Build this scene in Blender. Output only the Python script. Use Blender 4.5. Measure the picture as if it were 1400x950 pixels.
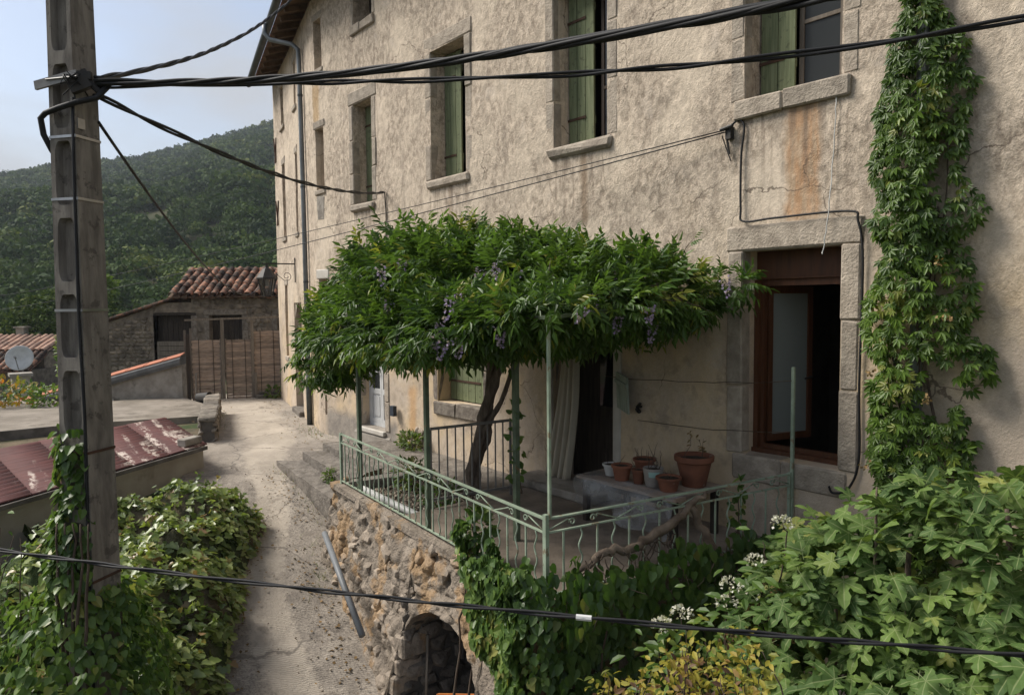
import bpy, math, random
import numpy as np
from mathutils import Vector, Matrix, noise as mnoise
random.seed(7); rng = np.random.default_rng(7)
for _o in list(bpy.data.objects): bpy.data.objects.remove(_o)
SC = bpy.context.scene; COL = SC.collection
V3 = lambda *a: np.array(a, float)

# ------------------------------------------------------------ camera, sky, sun, exposure
CAM = V3(0, -6.4, 2.35)
def setup_camera():
    A, P, RO = math.radians(39.5), math.radians(3.45), math.radians(0.55)
    h = V3(-math.cos(A), math.sin(A), 0); f = h*math.cos(P) - V3(0, 0, math.sin(P))
    r0 = np.cross(f, [0, 0, 1]); r0 /= np.linalg.norm(r0); u0 = np.cross(r0, f)
    r = math.cos(RO)*r0 - math.sin(RO)*u0; u = math.cos(RO)*u0 + math.sin(RO)*r0
    cd = bpy.data.cameras.new('camera'); co = bpy.data.objects.new('camera', cd); COL.objects.link(co)
    m = Matrix.Identity(4)
    for i in range(3): m[i][0], m[i][1], m[i][2], m[i][3] = r[i], u[i], -f[i], CAM[i]
    co.matrix_world = m
    cd.sensor_width = 36; cd.lens = 970/1400*36; cd.clip_start = 0.05; cd.clip_end = 6000
    SC.camera = co
setup_camera()
SUN_EL, SUN_AZ = math.radians(46), math.radians(-127)      # azimuth clockwise from +Y
def setup_light():
    w = bpy.data.worlds.new('World'); SC.world = w; w.use_nodes = True
    nt = w.node_tree; nt.nodes.clear(); L = nt.links.new
    out = nt.nodes.new('ShaderNodeOutputWorld'); bg = nt.nodes.new('ShaderNodeBackground')
    sky = nt.nodes.new('ShaderNodeTexSky'); sky.sky_type = 'NISHITA'; sky.sun_disc = False
    sky.sun_elevation = SUN_EL; sky.sun_rotation = SUN_AZ; sky.air_density = 1.0; sky.dust_density = 2.0; sky.ozone_density = 1.0
    tc = nt.nodes.new('ShaderNodeTexCoord'); mp = nt.nodes.new('ShaderNodeMapping'); mp.inputs['Scale'].default_value = (1.0, 1.0, 2.6)
    nz = nt.nodes.new('ShaderNodeTexNoise'); nz.inputs['Scale'].default_value = 2.6; nz.inputs['Detail'].default_value = 5; nz.inputs['Roughness'].default_value = .5
    cr = nt.nodes.new('ShaderNodeMapRange'); cr.inputs[1].default_value = .38; cr.inputs[2].default_value = .62; cr.inputs[3].default_value = .30; cr.inputs[4].default_value = .95
    mx = nt.nodes.new('ShaderNodeMix'); mx.data_type = 'RGBA'
    mx.inputs[7].default_value = (3.25, 3.38, 3.62, 1)           # thin white overcast veil over the blue
    L(tc.outputs['Generated'], mp.inputs['Vector']); L(mp.outputs['Vector'], nz.inputs['Vector'])
    L(nz.outputs[0], cr.inputs[0]); L(cr.outputs[0], mx.inputs[0]); L(sky.outputs[0], mx.inputs[6])
    L(mx.outputs[2], bg.inputs['Color']); bg.inputs['Strength'].default_value = 0.101
    L(bg.outputs[0], out.inputs['Surface'])
    sl = bpy.data.lights.new('sun', 'SUN'); so = bpy.data.objects.new('sun', sl); COL.objects.link(so)
    sl.energy = 3.3; sl.angle = math.radians(24); sl.color = (1.0, .95, .87)
    d = Vector((math.sin(SUN_AZ)*math.cos(SUN_EL), math.cos(SUN_AZ)*math.cos(SUN_EL), math.sin(SUN_EL)))
    so.rotation_euler = d.to_track_quat('Z', 'Y').to_euler(); so.location = d*60
setup_light()
SC.view_settings.view_transform = 'Standard'; SC.view_settings.look = 'None'
SC.view_settings.exposure = 0.8; SC.view_settings.gamma = 1.0; SC.view_settings.use_curve_mapping = False
SC.render.engine = 'CYCLES'
SC.cycles.use_denoising = True; SC.cycles.use_adaptive_sampling = True; SC.cycles.adaptive_threshold = .01
SC.cycles.max_bounces = 6; SC.cycles.diffuse_bounces = 3; SC.cycles.transparent_max_bounces = 8
SC.cycles.volume_bounces = 0; SC.cycles.sample_clamp_indirect = 6

# ------------------------------------------------------------ helpers
def norm(v): v = np.asarray(v, float); return v/(np.linalg.norm(v)+1e-12)
def frame(d, up=(0, 0, 1)):
    d = norm(d); up = np.asarray(up, float)
    if abs(np.dot(d, up)) > .98: up = V3(1, 0, 0)
    x = norm(np.cross(d, up)); return x, np.cross(x, d), d          # side, up, dir
def thing(name, label, cat, loc=(0, 0, 0), group=None):
    o = bpy.data.objects.new(name, None); COL.objects.link(o); o.location = [float(c) for c in loc]
    o.empty_display_size = .1; o['label'] = label; o['category'] = cat
    if group: o['group'] = group
    return o
def tag(o, label, cat, group=None):
    o['label'] = label; o['category'] = cat
    if group: o['group'] = group
    return o
def root_loc(p):
    while p.parent: p = p.parent
    return np.array(p.location)
def link(name, me, parent=None, loc=None, kind=None, label=None):
    o = bpy.data.objects.new(name, me); COL.objects.link(o)
    if parent: o.parent = parent
    if loc is not None: o.location = [float(c) for c in loc]
    if kind: o['kind'] = kind
    if label: o['label'] = label
    return o
class MB:
    def __init__(s): s.v = []; s.f = []
    def add(s, vs, fs):
        b = len(s.v); s.v.extend([tuple(map(float, p)) for p in vs]); s.f.extend([tuple(i+b for i in q) for q in fs]); return s
    def hexa(s, p):   # 8 corners: bottom 0-3 ccw, top 4-7
        return s.add(p, [(3, 2, 1, 0), (4, 5, 6, 7), (0, 1, 5, 4), (1, 2, 6, 5), (2, 3, 7, 6), (3, 0, 4, 7)])
    def box(s, a, b):
        x0, y0, z0 = a; x1, y1, z1 = b
        return s.hexa([(x0, y0, z0), (x1, y0, z0), (x1, y1, z0), (x0, y1, z0), (x0, y0, z1), (x1, y0, z1), (x1, y1, z1), (x0, y1, z1)])
    def beam(s, p0, p1, w, h, up=(0, 0, 1)):
        p0 = np.asarray(p0, float); p1 = np.asarray(p1, float); x, u, d = frame(p1-p0, up); x = x*w/2; u = u*h/2
        return s.hexa([p0-x-u, p0+x-u, p0+x+u, p0-x+u, p1-x-u, p1+x-u, p1+x+u, p1-x+u])
    def tube(s, pts, r, n=8, cap=True):
        pts = [np.asarray(p, float) for p in pts]; m = len(pts); b = len(s.v)
        rs = r if hasattr(r, '__len__') else [r]*m
        ref = None
        for i, p in enumerate(pts):
            d = norm(pts[min(i+1, m-1)]-pts[max(i-1, 0)])
            if ref is None:
                ref, _, _ = frame(d)
            ref = norm(ref-d*np.dot(ref, d)); o = np.cross(d, ref)
            for k in range(n):
                a = 2*math.pi*k/n; q = p+rs[i]*(math.cos(a)*ref+math.sin(a)*o); s.v.append(tuple(q))
        for i in range(m-1):
            for k in range(n):
                k2 = (k+1) % n; s.f.append((b+i*n+k, b+i*n+k2, b+(i+1)*n+k2, b+(i+1)*n+k))
        if cap:
            s.f.append(tuple(b+k for k in reversed(range(n)))); s.f.append(tuple(b+(m-1)*n+k for k in range(n)))
        return s
    def lathe(s, prof, c, n=24, jit=0):
        b = len(s.v)
        for (r, z) in prof:
            for k in range(n):
                a = 2*math.pi*k/n; s.v.append((c[0]+r*math.cos(a), c[1]+r*math.sin(a), c[2]+z))
        for i in range(len(prof)-1):
            for k in range(n):
                k2 = (k+1) % n; s.f.append((b+i*n+k, b+i*n+k2, b+(i+1)*n+k2, b+(i+1)*n+k))
        s.f.append(tuple(b+(len(prof)-1)*n+k for k in range(n))); return s
    def rough(s, o, ax, size, ch=.02, jit=.008, seed=0):
        """chamfered block with uneven corners: o centre, ax 3 axes, size full lengths"""
        rr = random.Random(seed); hx, hy, hz = [q/2 for q in size]; ch = min(ch, hx*.45, hy*.45, hz*.45)
        vs = []; idx = {}
        for sx in (-1, 1):
            for sy in (-1, 1):
                for sz in (-1, 1):
                    j = [rr.uniform(-jit, jit) for _ in range(3)]
                    for k in range(3):
                        c = [sx*(hx-(ch if k != 0 else 0)), sy*(hy-(ch if k != 1 else 0)), sz*(hz-(ch if k != 2 else 0))]
                        c = [c[i]+j[i]+rr.uniform(-jit, jit)*.4 for i in range(3)]
                        idx[(sx, sy, sz, k)] = len(vs); vs.append(o+ax[0]*c[0]+ax[1]*c[1]+ax[2]*c[2])
        fs = []
        def q(a): fs.append(a)
        for k in range(3):
            a, b = [(1, 2), (2, 0), (0, 1)][k]
            for sg in (-1, 1):
                f = []
                for (p, r) in ((-1, -1), (1, -1), (1, 1), (-1, 1)):
                    t = [0, 0, 0]; t[k] = sg; t[a] = p; t[b] = r; f.append(idx[(*t, k)])
                q(tuple(f) if sg > 0 else tuple(reversed(f)))
            for p in (-1, 1):                      # edge chamfers along axis k
                for r in (-1, 1):
                    t0 = [0, 0, 0]; t0[a] = p; t0[b] = r; t0[k] = -1; t1 = list(t0); t1[k] = 1
                    f = (idx[(*t0, a)], idx[(*t1, a)], idx[(*t1, b)], idx[(*t0, b)])
                    q(f if p*r < 0 else tuple(reversed(f)))
        for sx in (-1, 1):
            for sy in (-1, 1):
                for sz in (-1, 1):
                    f = tuple(idx[(sx, sy, sz, k)] for k in range(3)); q(f if sx*sy*sz > 0 else tuple(reversed(f)))
        return s.add(vs, fs)
    def obj(s, name, mat, parent=None, smooth=False, kind=None, label=None, origin=None, angle=None):
        o = np.array(origin, float) if origin is not None else (root_loc(parent) if parent else V3(0, 0, 0))
        me = bpy.data.meshes.new(name); me.from_pydata([tuple(np.array(p)-o) for p in s.v], [], s.f)
        me.materials.append(MT[mat]); 
        if smooth: me.shade_smooth()
        if angle: me.set_sharp_from_angle(angle=math.radians(angle))
        me.update()
        ob = link(name, me, parent, None if parent else o, kind, label)
        if parent and origin is not None: ob.location = [float(c) for c in (o-root_loc(parent))]
        return ob
def bigmesh(name, verts, loops, starts, totals, mat, smooth=False, attrs=None):
    me = bpy.data.meshes.new(name); me.vertices.add(len(verts)); me.vertices.foreach_set('co', np.ascontiguousarray(verts, np.float32).ravel())
    me.loops.add(len(loops)); me.loops.foreach_set('vertex_index', np.ascontiguousarray(loops, np.int32))
    me.polygons.add(len(starts)); me.polygons.foreach_set('loop_start', np.ascontiguousarray(starts, np.int32)); me.polygons.foreach_set('loop_total', np.ascontiguousarray(totals, np.int32))
    me.update(calc_edges=True)
    if mat: me.materials.append(MT[mat])
    for k, a in (attrs or {}).items():
        at = me.attributes.new(k, 'FLOAT', 'POINT'); at.data.foreach_set('value', np.ascontiguousarray(a, np.float32))
    if smooth: me.shade_smooth()
    me.validate(); return me
def grid_mesh(name, P, mat, smooth=True, attrs=None, cyc=False):
    """P: (m,n,3) array of points"""
    m, n = P.shape[:2]; i, j = np.meshgrid(np.arange(m-1), np.arange(n-1), indexing='ij')
    a = (i*n+j).ravel(); q = np.stack([a, a+n, a+n+1, a+1], 1)
    return bigmesh(name, P.reshape(-1, 3), q.ravel(), np.arange(len(q))*4, np.full(len(q), 4), mat, smooth, attrs)
def scatter(tv, tf, pos, basis, scale, var, mat, name, rib=None):
    """join len(pos) copies of a template into one mesh; basis (N,3,3) columns x,y,z"""
    tv = np.asarray(tv, float); N = len(pos)
    W = np.einsum('nij,kj->nki', basis, tv)*np.asarray(scale)[:, None, None]+np.asarray(pos)[:, None, :]
    lens = np.array([len(f) for f in tf]); fl = np.concatenate([np.array(f) for f in tf])
    loops = (fl[None, :]+np.arange(N)[:, None]*len(tv)).ravel()
    tot = np.tile(lens, N); st = np.concatenate([[0], np.cumsum(tot)[:-1]])
    return bigmesh(name, W.reshape(-1, 3), loops, st, tot, mat, False, {'var': np.repeat(var, len(tv)), **({'rib': np.tile(rib, N)} if rib is not None else {})})
def basis_from(d, n):
    """arrays (N,3): d leaf length direction, n leaf normal hint"""
    d = d/np.linalg.norm(d, axis=1, keepdims=True); x = np.cross(d, n); x /= np.linalg.norm(x, axis=1, keepdims=True)+1e-9
    z = np.cross(x, d); return np.stack([x, d, z], 2)
def tmesh(name, tv, tf, mat, rib=None):
    me = bpy.data.meshes.new(name); me.from_pydata([tuple(p) for p in tv], [], tf); me.materials.append(MT[mat])
    at = me.attributes.new('var', 'FLOAT', 'POINT'); at.data.foreach_set('value', np.full(len(tv), -1, np.float32))
    if rib is not None: at = me.attributes.new('rib', 'FLOAT', 'POINT'); at.data.foreach_set('value', np.array(rib, np.float32))
    me.update(); return me
def foliage(parent, tpl, pos, d, n, scale, mat, nparts=300, part='leaf', rest='foliage', clump=1.8):
    pos = np.asarray(pos); N = len(pos); B = basis_from(np.asarray(d), np.asarray(n)); scale = np.asarray(scale)
    loc = root_loc(parent); var = np.clip(rng.random(N)*.72+.14+np.array([fbm(p, clump, 3, 11) for p in pos])*.5, 0, 1); var = np.where(rng.random(N) < .025, .97+.03*rng.random(N), var)
    key = scale/np.linalg.norm(pos-CAM, axis=1)**2; order = np.argsort(-key); top = order[:nparts]; low = order[nparts:]
    rib = tpl[2] if len(tpl) > 2 else None; tpl = tpl[:2]; me = tmesh(part, *tpl, mat, rib)
    for i in top:
        o = bpy.data.objects.new(part, me); COL.objects.link(o); o.parent = parent
        m = Matrix(((B[i]*scale[i]).tolist())).to_4x4(); m.translation = Vector((pos[i]-loc).tolist()); o.matrix_basis = m; o.color = (float(var[i]), 0, 0, 1)
    if len(low):
        me2 = scatter(*tpl, pos[low]-loc, B[low], scale[low], var[low], mat, rest, rib); link(rest, me2, parent, kind='stuff')
def rand_unit(N):
    v = rng.normal(size=(N, 3)); return v/np.linalg.norm(v, axis=1, keepdims=True)
def fbm(p, s=1., o=4, seed=0.): return mnoise.fractal(Vector((p[0]*s+seed, p[1]*s, p[2]*s)), 1.0, 2.0, o)

# ------------------------------------------------------------ material helpers
MT = {}
class NT:
    def __init__(s, name):
        s.m = bpy.data.materials.new(name); s.m.use_nodes = True; s.t = s.m.node_tree; s.t.nodes.clear(); MT[name] = s.m
        s.out = s.n('OutputMaterial')
        s.pos = s.n('NewGeometry')
    def n(s, typ, props=None, **inp):
        nd = s.t.nodes.new('ShaderNode'+typ)
        for k, v in (props or {}).items(): setattr(nd, k, v)
        for k, v in inp.items():
            key = int(k[1:]) if k[0] == '_' else k.replace('_', ' '); s.set(nd.inputs[key], v)
        return nd
    def set(s, sock, v):
        if isinstance(v, bpy.types.NodeSocket): s.t.links.new(v, sock)
        else:
            if isinstance(v, (tuple, list)) and len(v) == 3 and len(getattr(sock, 'default_value', (0,)*3)) == 4: v = (*v, 1)
            sock.default_value = v
    def P(s): return s.pos.outputs['Position']
    def noise(s, scale, detail=4, rough=.55, vec=None, dist=0): return s.n('TexNoise', Vector=vec if vec is not None else s.P(), Scale=scale, Detail=detail, Roughness=rough, Distortion=dist).outputs[0]
    def ramp(s, fac, a, b, lo=0., hi=1.): return s.n('MapRange', {'clamp': True, 'interpolation_type': 'SMOOTHSTEP'}, Value=fac, From_Min=a, From_Max=b, To_Min=lo, To_Max=hi).outputs[0]
    def mix(s, f, a, b, bt='MIX'):
        nd = s.n('Mix', {'data_type': 'RGBA', 'blend_type': bt}); s.set(nd.inputs[0], f); s.set(nd.inputs[6], a); s.set(nd.inputs[7], b); return nd.outputs[2]
    def math(s, op, a, b=0., c=0.):
        nd = s.n('Math', {'operation': op}); s.set(nd.inputs[0], a); s.set(nd.inputs[1], b); s.set(nd.inputs[2], c); return nd.outputs[0]
    def mapping(s, scale=(1, 1, 1), rot=(0, 0, 0), loc=(0, 0, 0), vec=None): return s.n('Mapping', Vector=vec if vec is not None else s.P(), Scale=scale, Rotation=rot, Location=loc).outputs[0]
    def sep(s, vec=None): return s.n('SeparateXYZ', Vector=vec if vec is not None else s.P()).outputs
    def bump(s, h, strength=.5, dist=.02, nrm=None):
        nd = s.n('Bump', Strength=strength, Distance=dist, Height=h)
        if nrm is not None: s.set(nd.inputs['Normal'], nrm)
        return nd.outputs[0]
    def objrand(s): return s.n('ObjectInfo').outputs['Random']
    def objcol(s): return s.sep(s.n('ObjectInfo').outputs['Color'])[0]
    def end(s, col, rough=.9, bump=None, metal=0., spec=.3, **kw):
        b = s.n('BsdfPrincipled'); s.set(b.inputs['Base Color'], col); s.set(b.inputs['Roughness'], rough); s.set(b.inputs['Metallic'], metal)
        s.set(b.inputs['Specular IOR Level'], spec)
        for k, v in kw.items(): s.set(b.inputs[k.replace('_', ' ')], v)
        if bump is not None: s.set(b.inputs['Normal'], bump)
        s.t.links.new(b.outputs[0], s.out.inputs['Surface']); s.b = b; return s
def simple(name, c1, c2=None, scale=6, rough=.85, bs=30, bump=.3, dist=.01, metal=0., spec=.3, rnd=.0, stretch=(1, 1, 1), spot=None):
    t = NT(name); c2 = c2 or tuple(x*.65 for x in c1); vec = t.mapping(stretch)
    n = t.noise(scale, 5, .6, vec); c = t.mix(t.ramp(n, .3, .7), c1, c2)
    if spot: c = t.mix(t.math('MULTIPLY', t.ramp(t.noise(spot[1], 4, .65), spot[2], spot[2]+.08), spot[3]), c, spot[0])
    if rnd: c = t.mix(1., c, t.n('CombineColor', {}, Red=t.ramp(t.objrand(), 0, 1, 1-rnd, 1+rnd), Green=t.ramp(t.objrand(), 0, 1, 1-rnd, 1+rnd*.85), Blue=t.ramp(t.objrand(), 0, 1, 1-rnd, 1+rnd*.7)).outputs[0], 'MULTIPLY')
    t.end(c, rough, t.bump(t.noise(bs, 4, .6, vec), bump, dist), metal, spec); return t
# ------------------------------------------------------------ materials
def m_plaster():
    t = NT('plaster'); x, y, z = t.sep()
    warp = t.mapping((1, 1, .7))
    big = t.noise(.9, 5, .6); mid = t.noise(3.4, 7, .68, None, .15); strk = t.noise(11, 7, .72, t.mapping((1.0, 1.0, .7), (0, .5, 0)), .25); fine = t.noise(48, 5, .7)
    c = t.mix(t.ramp(strk, .36, .60), (.30, .245, .19), (.60, .50, .395))
    c = t.mix(t.math('MULTIPLY', t.ramp(mid, .5, .64), .5), c, (.33, .275, .22))
    c = t.mix(t.math('MULTIPLY', t.ramp(fine, .5, .62), .5), c, (.23, .19, .15))
    c = t.mix(t.math('MULTIPLY', t.ramp(big, .46, .62), .6), c, (.66, .56, .44))
    run = t.noise(1.0, 5, .6, t.mapping((5.5, 5.5, .5)))
    c = t.mix(t.math('MULTIPLY', t.ramp(run, .54, .72), .45), c, (.25, .205, .165))
    # warmer, smoother limewash low on the wall
    zz = t.math('ADD', z, t.math('MULTIPLY', t.math('SUBTRACT', big, .5), 2.4))
    low = t.ramp(zz, 3.6, 1.6)
    patch = t.noise(1.3, 5, .6, t.mapping((1, 1, .6), (0, 0, 0), (3, 1, 7)))
    lowc = t.mix(t.ramp(patch, .38, .62), (.56, .43, .275), (.48, .395, .31))
    lowc = t.mix(t.math('MULTIPLY', t.ramp(mid, .48, .68), .65), lowc, (.27, .215, .165))
    c = t.mix(t.math('MULTIPLY', low, .8), c, lowc)
    pale = t.noise(2.1, 4, .6, t.mapping((1, 1, 1), (0, 0, 0), (9, 3, 2)))
    c = t.mix(t.math('MULTIPLY', t.ramp(pale, .6, .7), .45), c, (.56, .48, .40))
    def box(x0, x1, z0, z1, e=.06, wob=.22):
        w = t.math('MULTIPLY', t.math('SUBTRACT', t.noise(2.2, 4, .6), .5), wob); xx = t.math('ADD', x, w); z2 = t.math('ADD', z, w)
        a = t.math('MULTIPLY', t.ramp(xx, x0-e, x0+e), t.ramp(xx, x1+e, x1-e)); b = t.math('MULTIPLY', t.ramp(z2, z0-e*2, z0+e*2), t.ramp(z2, z1+e, z1-e)); return t.math('MULTIPLY', a, b)
    c = t.mix(t.math('MULTIPLY', box(-3.62, -3.30, 3.10, 4.3, .05), .66), c, t.mix(t.ramp(t.noise(5, 4, .6, t.mapping((3, 3, .6))), .4, .62), (.40, .205, .085), (.36, .24, .14)))
    c = t.mix(t.math('MULTIPLY', box(-3.46, -3.41, 3.45, 4.3, .03, .1), .6), c, (.17, .10, .06))
    c = t.mix(t.math('MULTIPLY', box(-6.38, -6.26, 3.35, 4.3, .05), .7), c, (.22, .155, .10))
    c = t.mix(t.math('MULTIPLY', box(-9.3, -9.2, 3.7, 4.3, .06), .55), c, (.25, .18, .12))
    c = t.mix(t.math('MULTIPLY', box(-14.2, -13.9, 6.1, 6.9, .08), .6), c, (.40, .25, .10))
    c = t.mix(t.math('MULTIPLY', box(-10.6, -10.35, .0, .95, .08), .55), c, (.50, .27, .10))
    c = t.mix(box(-13.9, -11.0, -1.2, .22, .12), c, t.mix(t.ramp(mid, .4, .6), (.30, .265, .225), (.22, .195, .17)))
    for sx0, sx1, sz in ((-4.15, -3.0, 4.16), (-6.95, -5.85, 4.19), (-9.85, -8.7, 4.19), (-12.5, -11.65, 4.1)):   # dirt runs under the sills
        dr = t.noise(1., 4, .6, t.mapping((13, 13, .8), (0, 0, 0), (sx0, 0, 3))); b = t.math('MULTIPLY', t.ramp(x, sx0, sx0+.05), t.ramp(x, sx1, sx1-.05)); fall = t.math('MULTIPLY', t.ramp(z, sz-1.0, sz), t.ramp(z, sz+.1, sz+.02))
        c = t.mix(t.math('MULTIPLY', t.math('MULTIPLY', b, fall), t.math('MULTIPLY', t.ramp(dr, .48, .62), .6)), c, (.19, .15, .115))
    cv = t.n('TexVoronoi', {'feature': 'DISTANCE_TO_EDGE'}, Vector=t.n('VectorMath', {'operation': 'ADD'}, _0=t.P(), _1=t.n('VectorMath', {'operation': 'SCALE'}, _0=t.n('TexNoise', Vector=t.P(), Scale=2.6, Detail=5.).outputs[1], Scale=.5).outputs[0]).outputs[0], Scale=.8).outputs['Distance']
    crack = t.math('MULTIPLY', t.ramp(cv, .006, .002), t.ramp(t.noise(.7, 3, .5, t.mapping((1, 1, 1), (0, 0, 0), (5, 2, 8))), .5, .58))
    c = t.mix(t.math('MULTIPLY', crack, .75), c, (.11, .085, .065))
    h = t.math('ADD', t.math('MULTIPLY', strk, t.math('SUBTRACT', 1., t.math('MULTIPLY', low, .55))), t.math('MULTIPLY', fine, .22))
    t.end(c, .95, t.bump(t.math('MULTIPLY', h, t.ramp(t.noise(.8, 4, .6, t.mapping((1, 1, 1), (0, 0, 0), (2, 6, 4))), .36, .6, .35, 1.)), .95, .042), spec=.15)
m_plaster()
def m_lane():
    t = NT('lane_concrete'); pale = t.n('Attribute', {'attribute_name': 'pale'}).outputs['Fac']
    big = t.noise(.8, 5, .6); mid = t.noise(5, 6, .7); fine = t.noise(38, 5, .75); agg = t.n('TexVoronoi', Vector=t.P(), Scale=70.).outputs['Distance']
    c = t.mix(t.ramp(mid, .35, .66), (.235, .205, .172), (.37, .325, .272))
    c = t.mix(t.math('MULTIPLY', t.ramp(fine, .48, .6), .7), c, (.12, .105, .09))
    c = t.mix(t.math('MULTIPLY', t.ramp(big, .5, .68), .4), c, (.40, .35, .295))
    x, y, z = t.sep()
    far = t.ramp(x, -11.5, -14.)
    c = t.mix(t.math('MULTIPLY', far, .65), c, t.mix(t.ramp(mid, .3, .7), (.335, .295, .25), (.43, .38, .32)))
    c = t.mix(t.math('MULTIPLY', t.ramp(t.math('ADD', pale, t.math('MULTIPLY', t.math('SUBTRACT', t.noise(9, 5, .7), .5), .9)), .35, .7), .78), c, (.50, .435, .355))
    ck = t.n('TexVoronoi', {'feature': 'DISTANCE_TO_EDGE'}, Vector=t.n('VectorMath', {'operation': 'ADD'}, _0=t.mapping((1, 1, 0)), _1=t.n('VectorMath', {'operation': 'SCALE'}, _0=t.n('TexNoise', Vector=t.P(), Scale=2.2, Detail=5.).outputs[1], Scale=.6).outputs[0]).outputs[0], Scale=.55).outputs['Distance']
    c = t.mix(t.math('MULTIPLY', t.ramp(ck, .012, .003), .6), c, (.10, .088, .075))
    c = t.mix(t.math('MULTIPLY', t.ramp(t.noise(2.4, 5, .65, t.mapping((1, 1, 1), (0, 0, 0), (4, 8, 1))), .6, .7), .5), c, (.15, .125, .10))
    wv = t.n('TexWave', {'wave_type': 'BANDS', 'bands_direction': 'X'}, Vector=t.mapping((1, 1, 0), (0, 0, .35)), Scale=11., Distortion=6., Detail=4., Detail_Scale=1.2).outputs['Fac']
    wv = t.math('MULTIPLY', wv, t.ramp(t.noise(1.5, 3), .35, .6))
    c = t.mix(t.math('MULTIPLY', t.ramp(wv, .45, .1), .3), c, (.13, .11, .095))
    h = t.math('ADD', t.math('MULTIPLY', wv, .2), t.math('ADD', t.math('MULTIPLY', fine, .6), t.math('MULTIPLY', mid, .7)))
    t.end(c, .95, t.bump(t.math('MULTIPLY', h, t.ramp(t.noise(.8, 4, .6, t.mapping((1, 1, 1), (0, 0, 0), (2, 6, 4))), .36, .6, .35, 1.)), .95, .042), spec=.2)
m_lane()
def m_ground():
    t = NT('ground_soil'); n = t.noise(3, 6, .7); n2 = t.noise(.4, 4, .6)
    c = t.mix(t.ramp(n, .35, .65), (.16, .125, .085), (.085, .075, .05)); c = t.mix(t.ramp(n2, .45, .6), c, (.05, .07, .03))
    t.end(c, 1., t.bump(t.noise(30, 4), .7, .04), spec=.1)
m_ground()
def m_hill():
    t = NT('hill_soil'); t.end(t.mix(t.ramp(t.noise(.05, 6, .7), .4, .6), (.022, .034, .014), (.06, .06, .035)), 1., spec=.05)
m_hill()
def leafmat(name, cols, rough=.5, trans=.35, spec=.35, rib=None):
    t = NT(name); a = t.n('Attribute', {'attribute_name': 'var'}).outputs['Fac']; r = t.objcol()
    v = t.math('ADD', t.math('MULTIPLY', t.math('GREATER_THAN', a, -.5), a), t.math('MULTIPLY', t.math('LESS_THAN', a, -.5), r))
    cr = t.n('ValToRGB', {}, Fac=v); e = cr.color_ramp.elements
    while len(e) < len(cols): e.new(.5)
    for i, (p, c) in enumerate(cols): e[i].position = p; e[i].color = (*c, 1)
    c = cr.outputs[0]
    if rib: c = t.mix(t.math('MULTIPLY', t.ramp(t.n('Attribute', {'attribute_name': 'rib'}).outputs['Fac'], .84, .98), .6), c, rib)
    geo = t.pos.outputs['Backfacing']
    c = t.mix(t.math('MULTIPLY', geo, .35), c, t.mix(.5, c, (.16, .20, .11)))
    b = t.n('BsdfPrincipled', Base_Color=c, Roughness=rough); b.inputs['Specular IOR Level'].default_value = spec
    tr = t.n('BsdfTranslucent', Color=t.mix(1., c, (1.25, 1.35, .6), 'MULTIPLY')); mx = t.n('MixShader', _0=trans, _1=b.outputs[0], _2=tr.outputs[0])
    t.t.links.new(mx.outputs[0], t.out.inputs['Surface'])
leafmat('leaf_wisteria', [(0, (.034, .070, .012)), (.45, (.058, .118, .018)), (.85, (.092, .168, .026)), (.955, (.16, .22, .035)), (1, (.28, .28, .05))], .42)
leafmat('leaf_ivy', [(0, (.04, .08, .02)), (.5, (.075, .135, .03)), (.85, (.13, .20, .045)), (.97, (.19, .25, .06)), (1, (.24, .24, .07))], .38)
leafmat('leaf_ivy_dark', [(0, (.034, .070, .020)), (.5, (.060, .112, .028)), (.93, (.10, .16, .04)), (1, (.16, .17, .05))], .4)  # darker copy of the ivy; end wall's shade is put into its colours
leafmat('leaf_mound', [(0, (.09, .13, .04)), (.45, (.165, .22, .06)), (.85, (.25, .295, .085)), (.95, (.33, .35, .11)), (1, (.26, .16, .07))], .36, .35, .6)
leafmat('leaf_creeper', [(0, (.04, .08, .014)), (.5, (.082, .14, .022)), (.9, (.12, .20, .03)), (.97, (.17, .23, .04)), (1, (.20, .22, .05))], .40)
leafmat('leaf_fig', [(0, (.05, .092, .028)), (.5, (.092, .155, .042)), (.92, (.15, .22, .055)), (1, (.24, .26, .07))], .6, .3, .2, rib=(.30, .34, .16))
leafmat('leaf_yellow', [(0, (.10, .13, .025)), (.35, (.24, .23, .035)), (.7, (.36, .30, .04)), (.88, (.20, .11, .04)), (1, (.09, .05, .03))], .55)
leafmat('leaf_orange', [(0, (.10, .14, .02)), (.4, (.25, .22, .03)), (.75, (.45, .22, .03)), (1, (.35, .10, .02))], .55)
leafmat('leaf_shrub', [(0, (.05, .10, .02)), (.6, (.10, .17, .03)), (1, (.2, .25, .05))], .45)
leafmat('leaf_grass', [(0, (.06, .10, .02)), (.6, (.11, .16, .04)), (1, (.24, .21, .09))], .6)
leafmat('petal_lilac', [(0, (.30, .22, .42)), (.6, (.40, .32, .52)), (1, (.52, .45, .6))], .7, .3, .1)
leafmat('petal_white', [(0, (.42, .40, .30)), (.6, (.62, .60, .50)), (1, (.72, .70, .62))], .8, .2, .1)
leafmat('dry_leaf', [(0, (.10, .065, .03)), (.6, (.17, .11, .05)), (1, (.26, .17, .08))], .8, .15, .1)
leafmat('forest_leaf', [(0, (.018, .034, .014)), (.35, (.034, .060, .018)), (.75, (.064, .098, .026)), (.93, (.085, .11, .036)), (1, (.13, .15, .04))], .8, .15, .1)
leafmat('bright_leaf', [(0, (.08, .13, .02)), (1, (.17, .24, .035))], .6)
leafmat('gravel', [(0, (.16, .13, .10)), (.6, (.28, .23, .18)), (1, (.4, .35, .28))], .95, 0., .1)
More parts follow.
